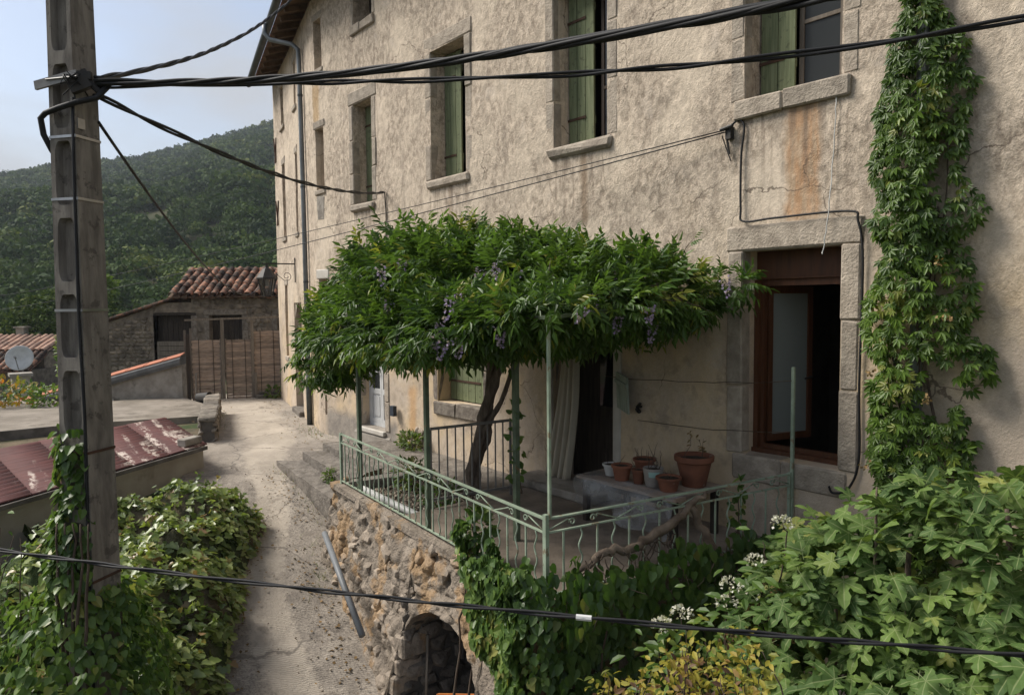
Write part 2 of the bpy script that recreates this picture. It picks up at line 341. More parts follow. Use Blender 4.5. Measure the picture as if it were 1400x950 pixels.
simple('granite', (.40, .345, .28), (.25, .212, .17), 7, .95, 38, .8, .02, spot=((.16, .14, .115), 4, .6, .5), rnd=.08)
simple('granite_dark', (.235, .205, .17), (.125, .105, .088), 9, .95, 30, .8, .02, rnd=.12)
simple('rubble', (.36, .30, .24), (.20, .165, .13), 9, .95, 30, .9, .02, spot=((.34, .205, .09), 1.5, .50, .5), rnd=.10)
simple('mortar', (.30, .25, .20), (.17, .14, .11), 5, 1., 24, 1., .04, spot=((.34, .20, .08), 1.5, .50, .55))
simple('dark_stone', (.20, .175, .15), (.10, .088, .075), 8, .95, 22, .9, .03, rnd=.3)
simple('house_stone', (.25, .21, .165), (.12, .10, .08), 4, .95, 14, 1., .05, rnd=.25)
simple('cement', (.33, .30, .26), (.22, .195, .165), 4, .95, 40, .5, .01, spot=((.10, .085, .07), 1.6, .58, .6))
simple('platform_cement', (.27, .235, .195), (.17, .145, .115), 1.5, .95, 30, .6, .02, spot=((.10, .085, .065), 1.2, .55, .6))
simple('wall_stone', (.25, .22, .18), (.125, .108, .09), 6, .95, 30, .9, .03, rnd=.15, spot=((.07, .065, .05), 5, .56, .6))
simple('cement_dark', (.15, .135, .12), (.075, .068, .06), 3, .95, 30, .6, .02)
simple('slab_floor', (.27, .22, .175), (.16, .13, .10), 3, .95, 24, .6, .015)
simple('step_stone', (.225, .198, .168), (.115, .10, .085), 6, .97, 26, 1., .03, spot=((.10, .085, .065), 3.2, .57, .7))
simple('pole_concrete', (.25, .225, .192), (.125, .11, .095), 6, .95, 70, .7, .008, stretch=(2.5, 2.5, .5), spot=((.065, .057, .048), 9, .56, .65))
simple('shed_wall', (.40, .36, .29), (.30, .265, .21), 1.6, .95, 40, .35, .008, spot=((.17, .145, .11), 1.1, .56, .55))
simple('wood_green', (.20, .222, .125), (.115, .14, .072), 5, .8, 40, .7, .008, stretch=(9, 9, .45), spot=((.06, .065, .04), 14, .58, .6))
simple('wood_grey', (.19, .165, .135), (.11, .092, .075), 5, .9, 40, .5, .006, stretch=(5, 5, .5), rnd=.15)
simple('wood_fence', (.335, .265, .212), (.205, .158, .125), 5, .9, 40, .5, .006, stretch=(1, 1, 8), rnd=.25)
simple('wood_dark', (.055, .042, .032), (.028, .022, .018), 5, .85, 40, .4, .005, stretch=(5, 5, .5))
simple('wood_window', (.105, .042, .02), (.065, .027, .013), 5, .5, 30, .2, .003, stretch=(5, 5, .5))
simple('wood_soffit', (.16, .105, .065), (.08, .05, .033), 4, .95, 30, .6, .01)
simple('bark', (.20, .155, .12), (.085, .064, .048), 7, .95, 26, 1., .02, stretch=(3, 3, .5))
simple('twig', (.10, .075, .055), (.055, .04, .03), 9, .95, 40, .6, .005)
simple('dry_vine', (.22, .17, .125), (.10, .072, .052), 9, .95, 30, .9, .01)
simple('iron_green', (.315, .38, .285), (.22, .275, .205), 8, .6, 60, .25, .003, spec=.3, spot=((.19, .12, .07), 14, .58, .75))
simple('iron_green_dark', (.125, .165, .105), (.075, .095, .065), 6, .6, 60, .25, .003, spot=((.20, .10, .05), 5, .62, .7))
simple('iron_grey', (.24, .235, .225), (.16, .15, .14), 6, .55, 60, .2, .002, .3, .4)
simple('iron_black', (.025, .025, .026), (.04, .035, .03), 6, .6, 60, .2, .002, .3, .4)
simple('rust_iron', (.085, .045, .028), (.05, .028, .02), 9, .9, 40, .5, .005)
simple('zinc', (.20, .215, .225), (.135, .145, .15), 3, .55, 30, .1, .003, .5, .5)
simple('zinc_dark', (.085, .095, .095), (.055, .06, .06), 3, .5, 30, .1, .003, .4, .5)
simple('steel', (.45, .45, .45), (.32, .32, .32), 6, .4, 60, .1, .002, .9, .5)
simple('cable_black', (.013, .013, .014), (.02, .02, .021), 8, .6, 60, .15, .002, 0, .25)
simple('plastic_grey', (.17, .18, .19), (.12, .125, .13), 5, .5, 40, .1, .002)
simple('plastic_white', (.55, .55, .53), (.42, .42, .40), 5, .5, 40, .1, .002)
simple('paint_white', (.56, .56, .55), (.46, .46, .45), 3, .55, 30, .2, .002)
simple('white_sill', (.50, .47, .42), (.40, .37, .32), 4, .85, 30, .3, .003)
simple('terracotta', (.225, .09, .052), (.145, .06, .038), 5, .85, 40, .3, .003, rnd=.2, spot=((.36, .27, .21), 5, .62, .5))
simple('pot_grey', (.30, .275, .25), (.22, .20, .18), 5, .85, 40, .3, .003)
simple('soil', (.06, .045, .033), (.03, .024, .018), 20, 1., 40, 1., .02)
simple('tile', (.27, .13, .08), (.12, .072, .055), 5, .92, 30, .6, .01, rnd=.75, spot=((.07, .06, .05), 6, .46, .85))
simple('tile_pale', (.36, .235, .175), (.26, .165, .125), 2, .92, 30, .6, .01, rnd=.3)
simple('coping_red', (.42, .165, .095), (.33, .125, .075), 3, .9, 30, .4, .008)
simple('coping_grey', (.13, .13, .13), (.085, .085, .085), 3, .9, 30, .4, .01)
simple('cloth', (.46, .41, .32), (.38, .335, .26), 3, .95, 40, .2, .004)
simple('shutter_grey', (.30, .345, .285), (.225, .265, .215), 5, .75, 30, .3, .004, stretch=(4, 4, .6))
simple('meter_blue', (.03, .04, .055), None, 5, .5)
simple('orange_board', (.38, .135, .03), (.28, .095, .025), 4, .7, 30, .2, .003)
simple('tarp_blue', (.02, .12, .22), (.015, .08, .16), 5, .4, 30, .3, .01)
simple('interior', (.15, .13, .11), None, 2, .95)
def m_roofred():
    t = NT('sheet_red'); n = t.noise(2.2, 5, .6); c = t.mix(t.ramp(n, .35, .65), (.105, .036, .032), (.075, .027, .025))
    l = t.noise(4.5, 7, .78, t.mapping((1, 1, 1), (0, 0, -.64))); band = t.noise(1.1, 3, .5, t.mapping((.35, 3.2, 1), (0, 0, -.95)))
    k = t.math('MULTIPLY', t.ramp(l, .47, .54), t.ramp(band, .53, .62)); c = t.mix(t.math('MULTIPLY', k, .9), c, (.52, .44, .38))
    t.end(c, .8, t.bump(l, .3, .01), spec=.3)
m_roofred()
def m_glass(name, col, alpha=.0, rough=.06):
    t = NT(name); t.end(col, rough, spec=alpha or .5)
m_glass('glass_dark', (.012, .014, .016)); m_glass('glass_pale', (.20, .225, .215), rough=.25); m_glass('glass_net', (.03, .033, .034), .16, rough=.15)
def m_lace():
    t = NT('lace'); n = t.n('TexVoronoi', Vector=t.P(), Scale=22.).outputs['Distance']
    t.end(t.mix(t.ramp(n, .25, .5), (.085, .088, .09), (.035, .036, .037)), .9)
m_lace()
def m_film():
    t = NT('plastic_film'); b = t.n('BsdfPrincipled', Base_Color=(.46, .47, .48), Roughness=.2); tr = t.n('BsdfTransparent')
    n = t.ramp(t.noise(4, 3, .5), .38, .68, .08, .48)
    mx = t.n('MixShader', _0=n, _1=tr.outputs[0], _2=b.outputs[0]); t.t.links.new(mx.outputs[0], t.out.inputs['Surface'])
    t.set(b.inputs['Normal'], t.bump(t.noise(9, 4, .6), .7, .03))
m_film()
# ------------------------------------------------------------ land: ground sheet, lane, wooded hill
HEAD = V3(-math.cos(math.radians(39.5)), math.sin(math.radians(39.5)), 0); RIGHT = V3(HEAD[1], -HEAD[0], 0)
def g(x): return -.3-.2*math.log1p(math.exp(min((x+11.8)/.8, 60)))
def ridge_el(az):
    return np.interp(az, [-95, -70, -50, -35.4, -33, -29.8, -26.8, -23.4, -20.4, -18.2, -10, 0, 20, 45, 80], [6., 6.6, 7.3, 8.72, 9.5, 10.38, 11.1, 12.15, 13.1, 13.85, 15.3, 15.6, 13.5, 9.5, 7.])
def hill_z(x, y):
    rel = V3(x, y, 0)-V3(CAM[0], CAM[1], 0); r = math.hypot(rel[0], rel[1]); az = math.degrees(math.atan2(rel@RIGHT, rel@HEAD))
    if abs(az) > 95: el = 3.0
    else: el = float(ridge_el(az))
    R = 620.; zr = R*math.tan(math.radians(el))+2.35-5.
    t = max(0., (r-75)/(R-75)); s = t**1.12 if t < 1 else 1-.35*min(1., (t-1)*.9)
    z = -3.4+(zr+3.4)*s
    z += (fbm((x, y, 0), .006, 4)*13+fbm((x, y, 0), .025, 3, 5)*3.5)*min(1., max(0., (r-90)/150))*(1-.55*min(1, t))
    return z
def land_z(x, y):
    r = math.hypot(x+8, y+4); t = min(1., max(0., (r-32)/30)); t = t*t*(3-2*t)
    near = g(min(x, 14.))-.07-max(0., min(1., (-x-19)/14))*max(0., min(1., (-2.5-y)/4))*2.6
    near -= 3.0*max(0., min(1., (-x-32.5)/4))
    return near*(1-t)+(hill_z(x, y) if t > 0 else 0)*t
def build_land():
    rs = [0]+list(np.arange(1.2, 34, 1.2))+list(np.geomspace(36, 2600, 62)); na = 150
    P = np.zeros((len(rs), na+1, 3))
    for i, r in enumerate(rs):
        for j in range(na+1):
            a = 2*math.pi*j/na; x, y = -8+r*math.cos(a), -4+r*math.sin(a); P[i, j] = (x, y, land_z(x, y))
    me = grid_mesh('ground', P[:, ::-1], 'ground_soil'); me.materials.append(MT['hill_soil'])
    for p in me.polygons:
        c = p.center
        if math.hypot(c[0]+8, c[1]+4) > 62: p.material_index = 1
    link('ground', me, kind='structure')
build_land()
def build_lane():
    Lp = [(-23, -1.6), (-21.4, -.7), (-18.4, -1.15), (-14.5, -2.25), (-12.4, -3.2), (-10, -4.6), (-7.5, -5.4), (-4, -5.9), (3, -6)]
    Rp = [(-21.6, 2.4), (-20.2, 1.75), (-17, .9), (-14.5, .1), (-12.7, .1), (-10.5, .0), (-8.5, -1.4), (-5, -2.0), (3, -2.2)]
    C = [(-22, .3), (-20, .2), (-17, -.5), (-14.0, -1.12), (-12.43, -1.9), (-10.74, -2.35), (-9.9, -2.75), (-8.9, -3.25), (-7.8, -3.55), (-6.8, -3.65), (-3, -3.8), (3, -3.9)]
    def curve(pts, n):
        pts = np.array(pts, float); s = np.concatenate([[0], np.cumsum(np.linalg.norm(np.diff(pts, axis=0), axis=1))]); s /= s[-1]
        u = np.linspace(0, 1, n); return np.stack([np.interp(u, s, pts[:, 0]), np.interp(u, s, pts[:, 1])], 1)
    n, k = 230, 44; A = curve(Lp, n); B = curve(Rp, n)
    for Q in (A, B):
        for _ in range(10): Q[1:-1] = (Q[:-2]+Q[1:-1]*2+Q[2:])/4
    cc = curve(C, 300)
    for _ in range(14): cc[1:-1] = (cc[:-2]+cc[1:-1]*2+cc[2:])/4
    P = np.zeros((n, k, 3)); pale = np.zeros((n, k))
    for i in range(n):
        for j in range(k):
            x, y = A[i]+(B[i]-A[i])*j/(k-1); dd = np.min(np.hypot(cc[:, 0]-x, cc[:, 1]-y)); x_ = x
            w = .30 if x > -11 else .30+(-11-x)*.09
            pale[i, j] = math.exp(-(dd/w)**2)
            z = g(x)+fbm((x, y, 0), .9, 3)*.03+fbm((x, y, 3), 6, 3)*.008-.035*pale[i, j]*min(1, max(0, (x+13)/3))
            P[i, j] = (x, y, z)
    me = grid_mesh('lane', P, 'lane_concrete', True, {'pale': pale.ravel()})
    me.flip_normals() if me.polygons[0].normal.z < 0 else None
    link('lane', me, kind='structure')
build_lane()
def build_forest():
    # crowns scattered over the hill in front of the camera and to both sides
    pts = []; sizes = []
    area_r = np.sqrt(rng.random(26000)*(690**2-70**2)+70**2); az = np.radians(rng.uniform(-56, -4, 26000))
    keep = rng.random(26000) < np.clip(.42+120/area_r, 0, 1); area_r = area_r[keep]; az = az[keep]
    C0 = V3(CAM[0], CAM[1], 0)
    for r, a in zip(area_r, az):
        p = C0+r*(math.cos(a)*HEAD+math.sin(a)*RIGHT); f = fbm((p[0], p[1], 9), .02, 3)
        if f < -.42: continue
        s = (1.3+3.4*rng.random()**1.8)*(1+.3*f)*(1.0 if r > 160 else .85); pts.append((p[0], p[1], land_z(p[0], p[1])+s*.55)); sizes.append(s)
    pts = np.array(pts); sizes = np.array(sizes); N = len(pts); dist = np.linalg.norm(pts-CAM, axis=1)
    cv = np.clip(rng.normal(.42, .27, N)+np.array([fbm((p[0], p[1], 4), .012, 3) for p in pts])*.35, 0, 1)
    allp, allb, alls, allv = [], [], [], []
    for lo, hi, m in ((0, 120, 520), (120, 200, 260), (200, 330, 120), (330, 900, 56)):
        ix = np.where((dist >= lo) & (dist < hi))[0]
        if not len(ix): continue
        u = rand_unit(len(ix)*m).reshape(len(ix), m, 3); u[..., 2] = np.abs(u[..., 2])*1.15-.35
        lob = 1+.28*np.sin(u[..., 0]*5+cv[ix][:, None]*40)*np.sin(u[..., 1]*6+cv[ix][:, None]*70)
        rad = sizes[ix][:, None, None]*lob[..., None]*rng.uniform(.72, 1.05, (len(ix), m, 1)); p = pts[ix][:, None, :]+u*rad*V3(1, 1, .85)
        nn = u+rng.normal(size=u.shape)*.55; dd = np.cross(nn, rng.normal(size=u.shape))
        allp.append(p.reshape(-1, 3)); allb.append(basis_from(dd.reshape(-1, 3), nn.reshape(-1, 3)))
        alls.append(np.repeat(sizes[ix], m)*rng.uniform(.6, 1.2, len(ix)*m)*(3.1/math.sqrt(m))); allv.append(np.clip(np.repeat(cv[ix], m)+rng.normal(0, .10, len(ix)*m)+u[..., 2].ravel()*.0, 0, 1))
    tv = [(-.42, -.28, 0), (.12, -.5, .08), (.5, .05, 0), (.1, .5, -.06), (-.4, .3, .05)]; tf = [(0, 1, 2, 3, 4)]
    me = scatter(tv, tf, np.concatenate(allp), np.concatenate(allb), np.concatenate(alls), np.concatenate(allv), 'forest_leaf', 'forest')
    o = link('forest', me, kind='stuff'); tag(o, 'dense green woodland covering the far hillside', 'forest')
build_forest()
# ------------------------------------------------------------ the rendered house: two straight wall runs meeting at a slight bend
class Wall:
    def __init__(s, B, u, nout): s.B = V3(*B, 0); s.u = norm(V3(*u, 0)); s.n = norm(V3(*nout, 0))
    def p(s, a, z, o=0.): return s.B+s.u*a+s.n*o+V3(0, 0, z)
    def box(s, mb, a0, a1, z0, z1, o0, o1):
        q = [s.p(a0, z0, o1), s.p(a1, z0, o1), s.p(a1, z0, o0), s.p(a0, z0, o0), s.p(a0, z1, o1), s.p(a1, z1, o1), s.p(a1, z1, o0), s.p(a0, z1, o0)]
        if s.flip: q = [q[1], q[0], q[3], q[2], q[5], q[4], q[7], q[6]]
        return mb.hexa(q)
    def block(s, mb, a0, a1, z0, z1, o0, o1, ch=.018, jit=.007, seed=0):
        ax = [s.u, -s.n, V3(0, 0, 1)] if not s.flip else [-s.u, -s.n, V3(0, 0, 1)]
        return mb.rough(s.p((a0+a1)/2, (z0+z1)/2, (o0+o1)/2), ax, (abs(a1-a0), abs(o1-o0), abs(z1-z0)), ch, jit, seed)
W1 = Wall((0, 0), (1, 0), (0, -1)); W1.flip = False
U2 = norm(V3(-6, 1.5, 0)); W2 = Wall((-14.2, 0), U2[:2], (-U2[1], U2[0])); W2.flip = True
ZB, ZT, TH = -2.2, 8.62, .46
def wall_mesh(w, a0, a1, zb, zt, holes, name, parent, step=.32):
    As = sorted(set([a0, a1]+[h[0] for h in holes]+[h[1] for h in holes])); Zs = sorted(set([zb, zt]+[h[2] for h in holes]+[h[3] for h in holes]))
    def dense(L):
        out = [L[0]]
        for p, q in zip(L[:-1], L[1:]):
            k = max(1, int(math.ceil((q-p)/step))); out += [p+(q-p)*i/k for i in range(1, k+1)]
        return out
    As, Zs = dense(As), dense(Zs); mb = MB(); idx = {}
    def hole(a, z): return any(h[0] < a < h[1] and h[2] < z < h[3] for h in holes)
    def vid(i, j, o):
        k = (i, j, o)
        if k not in idx:
            q = w.p(As[i], Zs[j], 0); d = fbm(q, .55, 3)*.012+fbm(q, 1.7, 2, 3)*.006 if o == 0 else 0
            idx[k] = len(mb.v); mb.v.append(tuple(w.p(As[i], Zs[j], d if o == 0 else -TH)))
        return idx[k]
    solid = {(i, j): not hole((As[i]+As[i+1])/2, (Zs[j]+Zs[j+1])/2) for i in range(len(As)-1) for j in range(len(Zs)-1)}
    def face(*q): mb.f.append(q if not w.flip else tuple(reversed(q)))
    for (i, j), ok in solid.items():
        if ok:
            face(vid(i, j, 0), vid(i+1, j, 0), vid(i+1, j+1, 0), vid(i, j+1, 0)); face(vid(i, j, 1), vid(i, j+1, 1), vid(i+1, j+1, 1), vid(i+1, j, 1))
            for (di, dj, e) in ((-1, 0, (0, 0, 0, 1)), (1, 0, (1, 1, 1, 0)), (0, -1, (1, 0, 0, 0)), (0, 1, (0, 1, 1, 1))):
                if not solid.get((i+di, j+dj), False):
                    b, c = (i+e[0], j+e[1]), (i+e[2], j+e[3])
                    face(vid(*b, 0), vid(*c, 0), vid(*c, 1), vid(*b, 1))
    return mb.obj(name, 'plaster', parent)
house = thing('village_house', 'tall three storey house with rough beige plaster and green shutters along the lane', 'house', (-9, 0, -.3))
# openings: (a0,a1,z0,z1)
F1 = [(-4.08, -3.10, 4.36, 6.40), (-6.87, -5.93, 4.36, 6.40), (-9.76, -8.81, 4.36, 6.38), (-12.44, -11.72, 4.27, 6.14)]
SM = [(-14.12, -13.74, 4.75, 6.0), (-14.08, -13.72, 7.2, 8.16), (-12.33, -11.63, 7.56, 8.5)]
GW440 = (-14.12, -13.72, 1.35, 2.92); SLOT = (-13.97, -13.88, .08, .5); WD = (-12.40, -11.43, .05, 2.25); GW = (-9.68, -8.45, .79, 2.5); D2 = (-6.90, -5.84, .02, 2.12); BW = (-4.08, -3.07, .80, 2.87)
wall_mesh(W1, -14.2, 5., ZB, ZT, F1+SM+[GW440, SLOT, WD, GW, D2, BW], 'wall', house)
P2H = [(4.22, 4.72, 7.12, 8.14), (4.24, 4.74, 4.2, 6.12), (4.34, 4.82, 1.02, 2.92), (2.16, 2.46, 7.1, 8.1), (2.2, 2.52, 4.14, 6.0), (2.2, 3.3, -.28, 2.45)]
L2 = 6.185
wall_mesh(W2, 0, L2, ZB, ZT, P2H, 'wall', house)
def shell():
    c = W2.p(L2, 0); nb = U2*0+V3(-W2.n[0], -W2.n[1], 0); r2 = c+nb*8.5; m = MB()
    # end wall, back walls as thick slabs
    def slab(p, q, t, nm):
        b = MB(); d = norm(V3(q[0]-p[0], q[1]-p[1], 0)); n = V3(-d[1], d[0], 0)*t
        b.hexa([V3(p[0], p[1], ZB), V3(q[0], q[1], ZB), V3(q[0], q[1], ZB)+n, V3(p[0], p[1], ZB)+n, V3(p[0], p[1], ZT), V3(q[0], q[1], ZT), V3(q[0], q[1], ZT)+n, V3(p[0], p[1], ZT)+n]); b.obj(nm, 'plaster', house)
    e = c+nb*.465; slab(e, r2, .46, 'end_wall')
    slab(r2+V3(.0, .005, 0), (-12.2, 8.5), -.4, 'back_wall'); slab((-12.19, 8.5), (5, 8.5), -.4, 'back_wall'); slab((5, .0), (5, 8.49), -.4, 'end_wall')
    for z in (-.06, 3.45, 7.0):
        f = MB(); P = [(-14.1, .47), (4.58, .47), (4.58, 8.09), (-12.3, 8.09), (-17.2, 9.2), (-19.2, 2.2)]
        f.add([(x, y, z) for x, y in P]+[(x, y, z+.06) for x, y in P], [tuple(range(5, -1, -1)), tuple(range(6, 12))]+[(i, (i+1) % 6, 6+(i+1) % 6, 6+i) for i in range(6)]); f.obj('floor_slab', 'interior', house)
    for x in (-13.0, -7.6, -4.9, -2.2):
        f = MB(); f.box((x, .47, .005), (x+.15, 8.08, 3.44)); f.obj('partition', 'interior', house)
    f = MB(); f.box((-12.8, 3.2, .005), (4.5, 3.35, 3.44)); f.obj('partition', 'interior', house)
    f = MB(); f.box((-13.3, 3.2, 3.52), (4.5, 3.35, 6.99)); f.obj('partition', 'interior', house)
shell()
def surround(win, w, o, seed, jw=.17, lh=.24, sh=.17, sill_out=.07, proud=.008, lint=True, mat='granite', n=3, silld=.2, one=False):
    a0, a1, z0, z1 = o; rr = random.Random(seed)
    if w.flip: pass
    if lint:
        m = MB(); w.block(m, a0-jw-.02, a1+jw+.02, z1, z1+lh, -.10, proud, .02, .008, seed); m.obj('lintel', mat, win)
    for side in (0, 1):
        z = z0; hs = [rr.uniform(.8, 1.3) for _ in range(n)]; tot = sum(hs)
        for k, h in enumerate(hs):
            h = h/tot*(z1-z0); jj = jw*rr.uniform(.95, 1.06); b = (a0-jj, a0-.0) if side == 0 else (a1, a1+jj)
            m = MB(); ins = rr.uniform(-.012, .004)
            bb = (b[0], b[1]-ins) if side == 0 else (b[0]+ins, b[1])
            w.block(m, bb[0], bb[1], z+.004, z+h-.004, -.14, proud+rr.uniform(-.004, .006), .016, .006, seed*31+k+side*9); m.obj('jamb_stone', mat, win); z += h
    m = MB(); cut = a0+(a1-a0)*rr.uniform(.4, .6)
    e = .09
    if one:
        w.block(m, a0-e, a1+e, z0-sh, z0-.003, -silld, sill_out*.75, .034, .012, seed+5); m.obj('sill', mat, win); return
    w.block(m, a0-e, cut-.003, z0-sh, z0-.003, -silld, sill_out*.75, .016, .008, seed+5); m.obj('sill', mat, win)
    m = MB(); w.block(m, cut+.003, a1+e, z0-sh*.99, z0-.002, -silld, sill_out*.75-.004, .016, .008, seed+6); m.obj('sill', mat, win)
def leaf_shutter(win, w, a0, a1, z0, z1, o, np_=3, name='shutter', mat='wood_green'):
    wd = (a1-a0)/np_
    first = None
    for k in range(np_):
        m = MB(); j = random.uniform(-.003, .003); w.box(m, a0+k*wd+.005, a0+(k+1)*wd-.005, z0+random.uniform(0, .012), z1, o-.028+j, o+j); q = m.obj('shutter_plank', mat, win)
    for f in (.18, .80):
        m = MB(); w.box(m, a0-.012, a0+(a1-a0)*.7, z0+(z1-z0)*f, z0+(z1-z0)*f+.032, o+.0035, o+.010); m.obj('strap_hinge', 'rust_iron', win)
    for f in (.14, .84):
        m = MB(); w.box(m, a0+.01, a1-.01, z0+(z1-z0)*f, z0+(z1-z0)*f+.09, o-.052, o-.0315); m.obj('shutter_batten', mat, win)
def win_frame(w, o, dep, mat, parent=house, fw=.05, name='window'):
    a0, a1, z0, z1 = o; m = MB(); d0, d1 = -dep-.05, -dep
    w.box(m, a0+.001, a0+fw, z0+.002, z1-.002, d0, d1); w.box(m, a1-fw, a1-.001, z0+.002, z1-.002, d0, d1); w.box(m, a0+fw+.001, a1-fw-.001, z0+.002, z0+fw, d0, d1); w.box(m, a0+fw+.001, a1-fw-.001, z1-fw, z1-.002, d0, d1)
    return m.obj(name, mat, parent)
def sash(win, w, a0, a1, z0, z1, o, mat, bars=(.5,), glass='glass_dark', st=.045):
    m = MB(); w.box(m, a0, a0+st, z0, z1, o-.035, o); w.box(m, a1-st, a1, z0, z1, o-.035, o)
    for z in [z0, z1-st]+[z0+(z1-z0)*b for b in bars]: w.box(m, a0+st+.001, a1-st-.001, z, z+st*.8, o-.034, o-.001)
    m.obj('sash', mat, win)
    zs = [z0+st]+[z0+(z1-z0)*b for b in bars]+[z1-st]
    for p, q in zip(zs[:-1], zs[1:]):
        m = MB(); w.box(m, a0+st, a1-st, p, q, o-.022, o-.016); m.obj('pane', glass, win)
for i, o in enumerate(F1):
    win = win_frame(W1, o, .36, 'wood_dark'); a0, a1, z0, z1 = o; mid = a0+(a1-a0)*(.5 if i else .40)
    surround(win, W1, o, 11+i*7, jw=.16, sh=.14 if i else .19, sill_out=.08, one=i > 0)
    leaf_shutter(win, W1, a0+.02, mid if i != 3 else a1-.02, z0+.015, z1-.02, -.26, 2 if i == 0 else 3)
    if i == 0:
        sash(win, W1, mid+.0, a1-.14, z0+.06, z1-.06, -.335, 'wood_grey', (.33, .66), 'glass_net')
        m = MB(); w_ = W1
        for k in range(16):
            q0, q1 = mid+.03+k*.025, mid+.03+(k+1)*.025; oo = -.40+.012*math.sin(k*1.9); o2 = -.40+.012*math.sin((k+1)*1.9)
            m.add([W1.p(q0, z0+.06, oo), W1.p(q1, z0+.06, o2), W1.p(q1, z1-.06, o2), W1.p(q0, z1-.06, oo)], [(0, 1, 2, 3)])
        m.obj('lace_curtain', 'lace', win)
    elif i == 1:
        sash(win, W1, mid+.06, a1-.07, z0+.06, z1-.06, -.335, 'wood_dark', (.33, .66))
    elif i == 2:
        sash(win, W1, mid+.06, a1-.07, z0+.06, z1-.06, -.335, 'wood_grey', (.5,))
for i, o in enumerate(SM):
    win = win_frame(W1, o, .34, 'wood_dark'); a0, a1, z0, z1 = o
    if i == 2: surround(win, W1, o, 71, jw=.12, lint=False, n=2)
    else:
        m = MB(); W1.block(m, a0-.08, a1+.08, z1, z1+.16, -.1, .012, seed=90+i); m.obj('lintel', 'granite', win)
        m = MB(); W1.block(m, a0-.05, a1+.05, z0-.10, z0, -.2, .03, seed=93+i); m.obj('sill', 'granite', win)
    if i == 0:
        m = MB(); W1.block(m, a0+.01, a1-.01, 4.12, 4.64, -.1, .014, .03, .02, 5); m.obj('blocked_patch', 'cement', house)
    m = MB(); W1.box(m, a0+.05, a1-.05, z0+.05, z1-.05, -.372, -.362); m.obj('pane', 'glass_dark', win)
# ground floor narrow window, wall slot
win = win_frame(W1, GW440, .3, 'wood_dark'); a0, a1, z0, z1 = GW440
m = MB(); W1.block(m, a0-.1, a1+.1, z1, z1+.2, -.1, .015, seed=33); m.obj('lintel', 'white_sill', win)
m = MB(); W1.block(m, a0-.06, a1+.06, z0-.12, z0, -.2, .04, seed=34); m.obj('sill', 'granite', win)
leaf_shutter(win, W1, a0+.02, a1-.02, z0+.02, z1-.02, -.2, 2, mat='wood_grey')
m = MB(); W1.box(m, SLOT[0], SLOT[1], SLOT[2], SLOT[3], -.40, -.3); m.obj('vent_back', 'wood_dark', house)
# white glazed double door
a0, a1, z0, z1 = WD; win = win_frame(W1, WD, .2, 'paint_white', name='glazed_door', fw=.06)
for (b0, b1) in ((a0+.061, (a0+a1)/2-.004), ((a0+a1)/2+.004, a1-.061)):
    m = MB(); w = .055
    for (p, q, r, s_) in ((b0, b0+w, z0+.062, z1-.062), (b1-w, b1, z0+.062, z1-.062), (b0+w, b1-w, z0+.062, z0+.14), (b0+w, b1-w, z0+.62, z0+.72), (b0+w, b1-w, z1-.14, z1-.062)): W1.box(m, p, q, r, s_, -.245, -.205)
    m.obj('door_leaf', 'paint_white', win)
    m = MB(); W1.box(m, b0+w, b1-w, z0+.14, z0+.62, -.24, -.225); W1.box(m, b0+w+.04, b1-w-.04, z0+.19, z0+.57, -.2245, -.212); m.obj('door_panel', 'paint_white', win)
    m = MB(); W1.box(m, b0+w, b1-w, z0+.72, z1-.14, -.235, -.225); m.obj('pane', 'glass_net', win)
m = MB(); m.tube([W1.p((a0+a1)/2-.03, z0+1.05, -.2), W1.p((a0+a1)/2-.03, z0+1.05, -.15), W1.p((a0+a1)/2-.13, z0+1.05, -.145)], .012, 8); m.obj('handle', 'steel', win)
m = MB(); W1.block(m, a0-.02, a1+.02, z0-.09, z0-.004, -.2, .06, .012, .003, 4); m.obj('door_sill', 'white_sill', win)
m = MB(); W1.block(m, a0-.22, a1+.2, -.75, z0-.095, -.1, .05, .03, .012, 8); m.obj('door_base', 'cement', win)
surround(win, W1, (a0, a1, z0, z1), 41, jw=.16, sh=.0001, n=5) if False else None
for k, (b0, b1) in enumerate(((a0-.17, a0), (a1, a1+.17))):
    z = z0
    for q in range(4):
        m = MB(); W1.block(m, b0, b1, z+.003, z+.547, -.15, .014+.004*(q % 2), .015, .006, 50+k*5+q); m.obj('jamb_stone', 'granite', win); z += .55
# green shuttered ground floor window
win = win_frame(W1, GW, .36, 'wood_dark'); surround(win, W1, GW, 57, jw=.15, sh=.22, sill_out=.05, n=3, mat='granite_dark')
leaf_shutter(win, W1, GW[0]+.02, GW[1]-.02, GW[2]+.015, GW[3]-.02, -.24, 7)
# kitchen door in a deep reveal
a0, a1, z0, z1 = D2; win = win_frame(W1, D2, .36, 'wood_dark', name='door', fw=.07)
m = MB(); W1.box(m, a0+.071, a1-.071, z0+.01, z1-.072, -.405, -.372); d = m.obj('door_leaf', 'wood_dark', win)
m = MB(); W1.box(m, a0+.50, a1-.16, z0+1.0, z1-.22, -.3715, -.366); m.obj('pane', 'glass_dark', win)
m = MB(); W1.box(m, a0+.18, a1-.18, z0+.15, z0+.85, -.3715, -.362); m.obj('door_panel', 'wood_dark', win)
for k, (b0, b1) in enumerate(((a0-.10, a0), (a1, a1+.13))):
    m = MB(); W1.block(m, b0, b1, z0, z1-.002, -.1, .016, .012, .008, 60+k); m.obj('door_jamb', 'cement' if k == 0 else 'white_sill', win)
m = MB(); W1.block(m, a0-.16, a1+.16, z1, z1+.24, -.1, .016, .015, .006, 64); m.obj('lintel', 'granite', win)
m = MB(); W1.block(m, a0-.05, a1+.05, -.25, z0-.004, -.3, .12, .015, .004, 65); m.obj('threshold', 'cement', win)
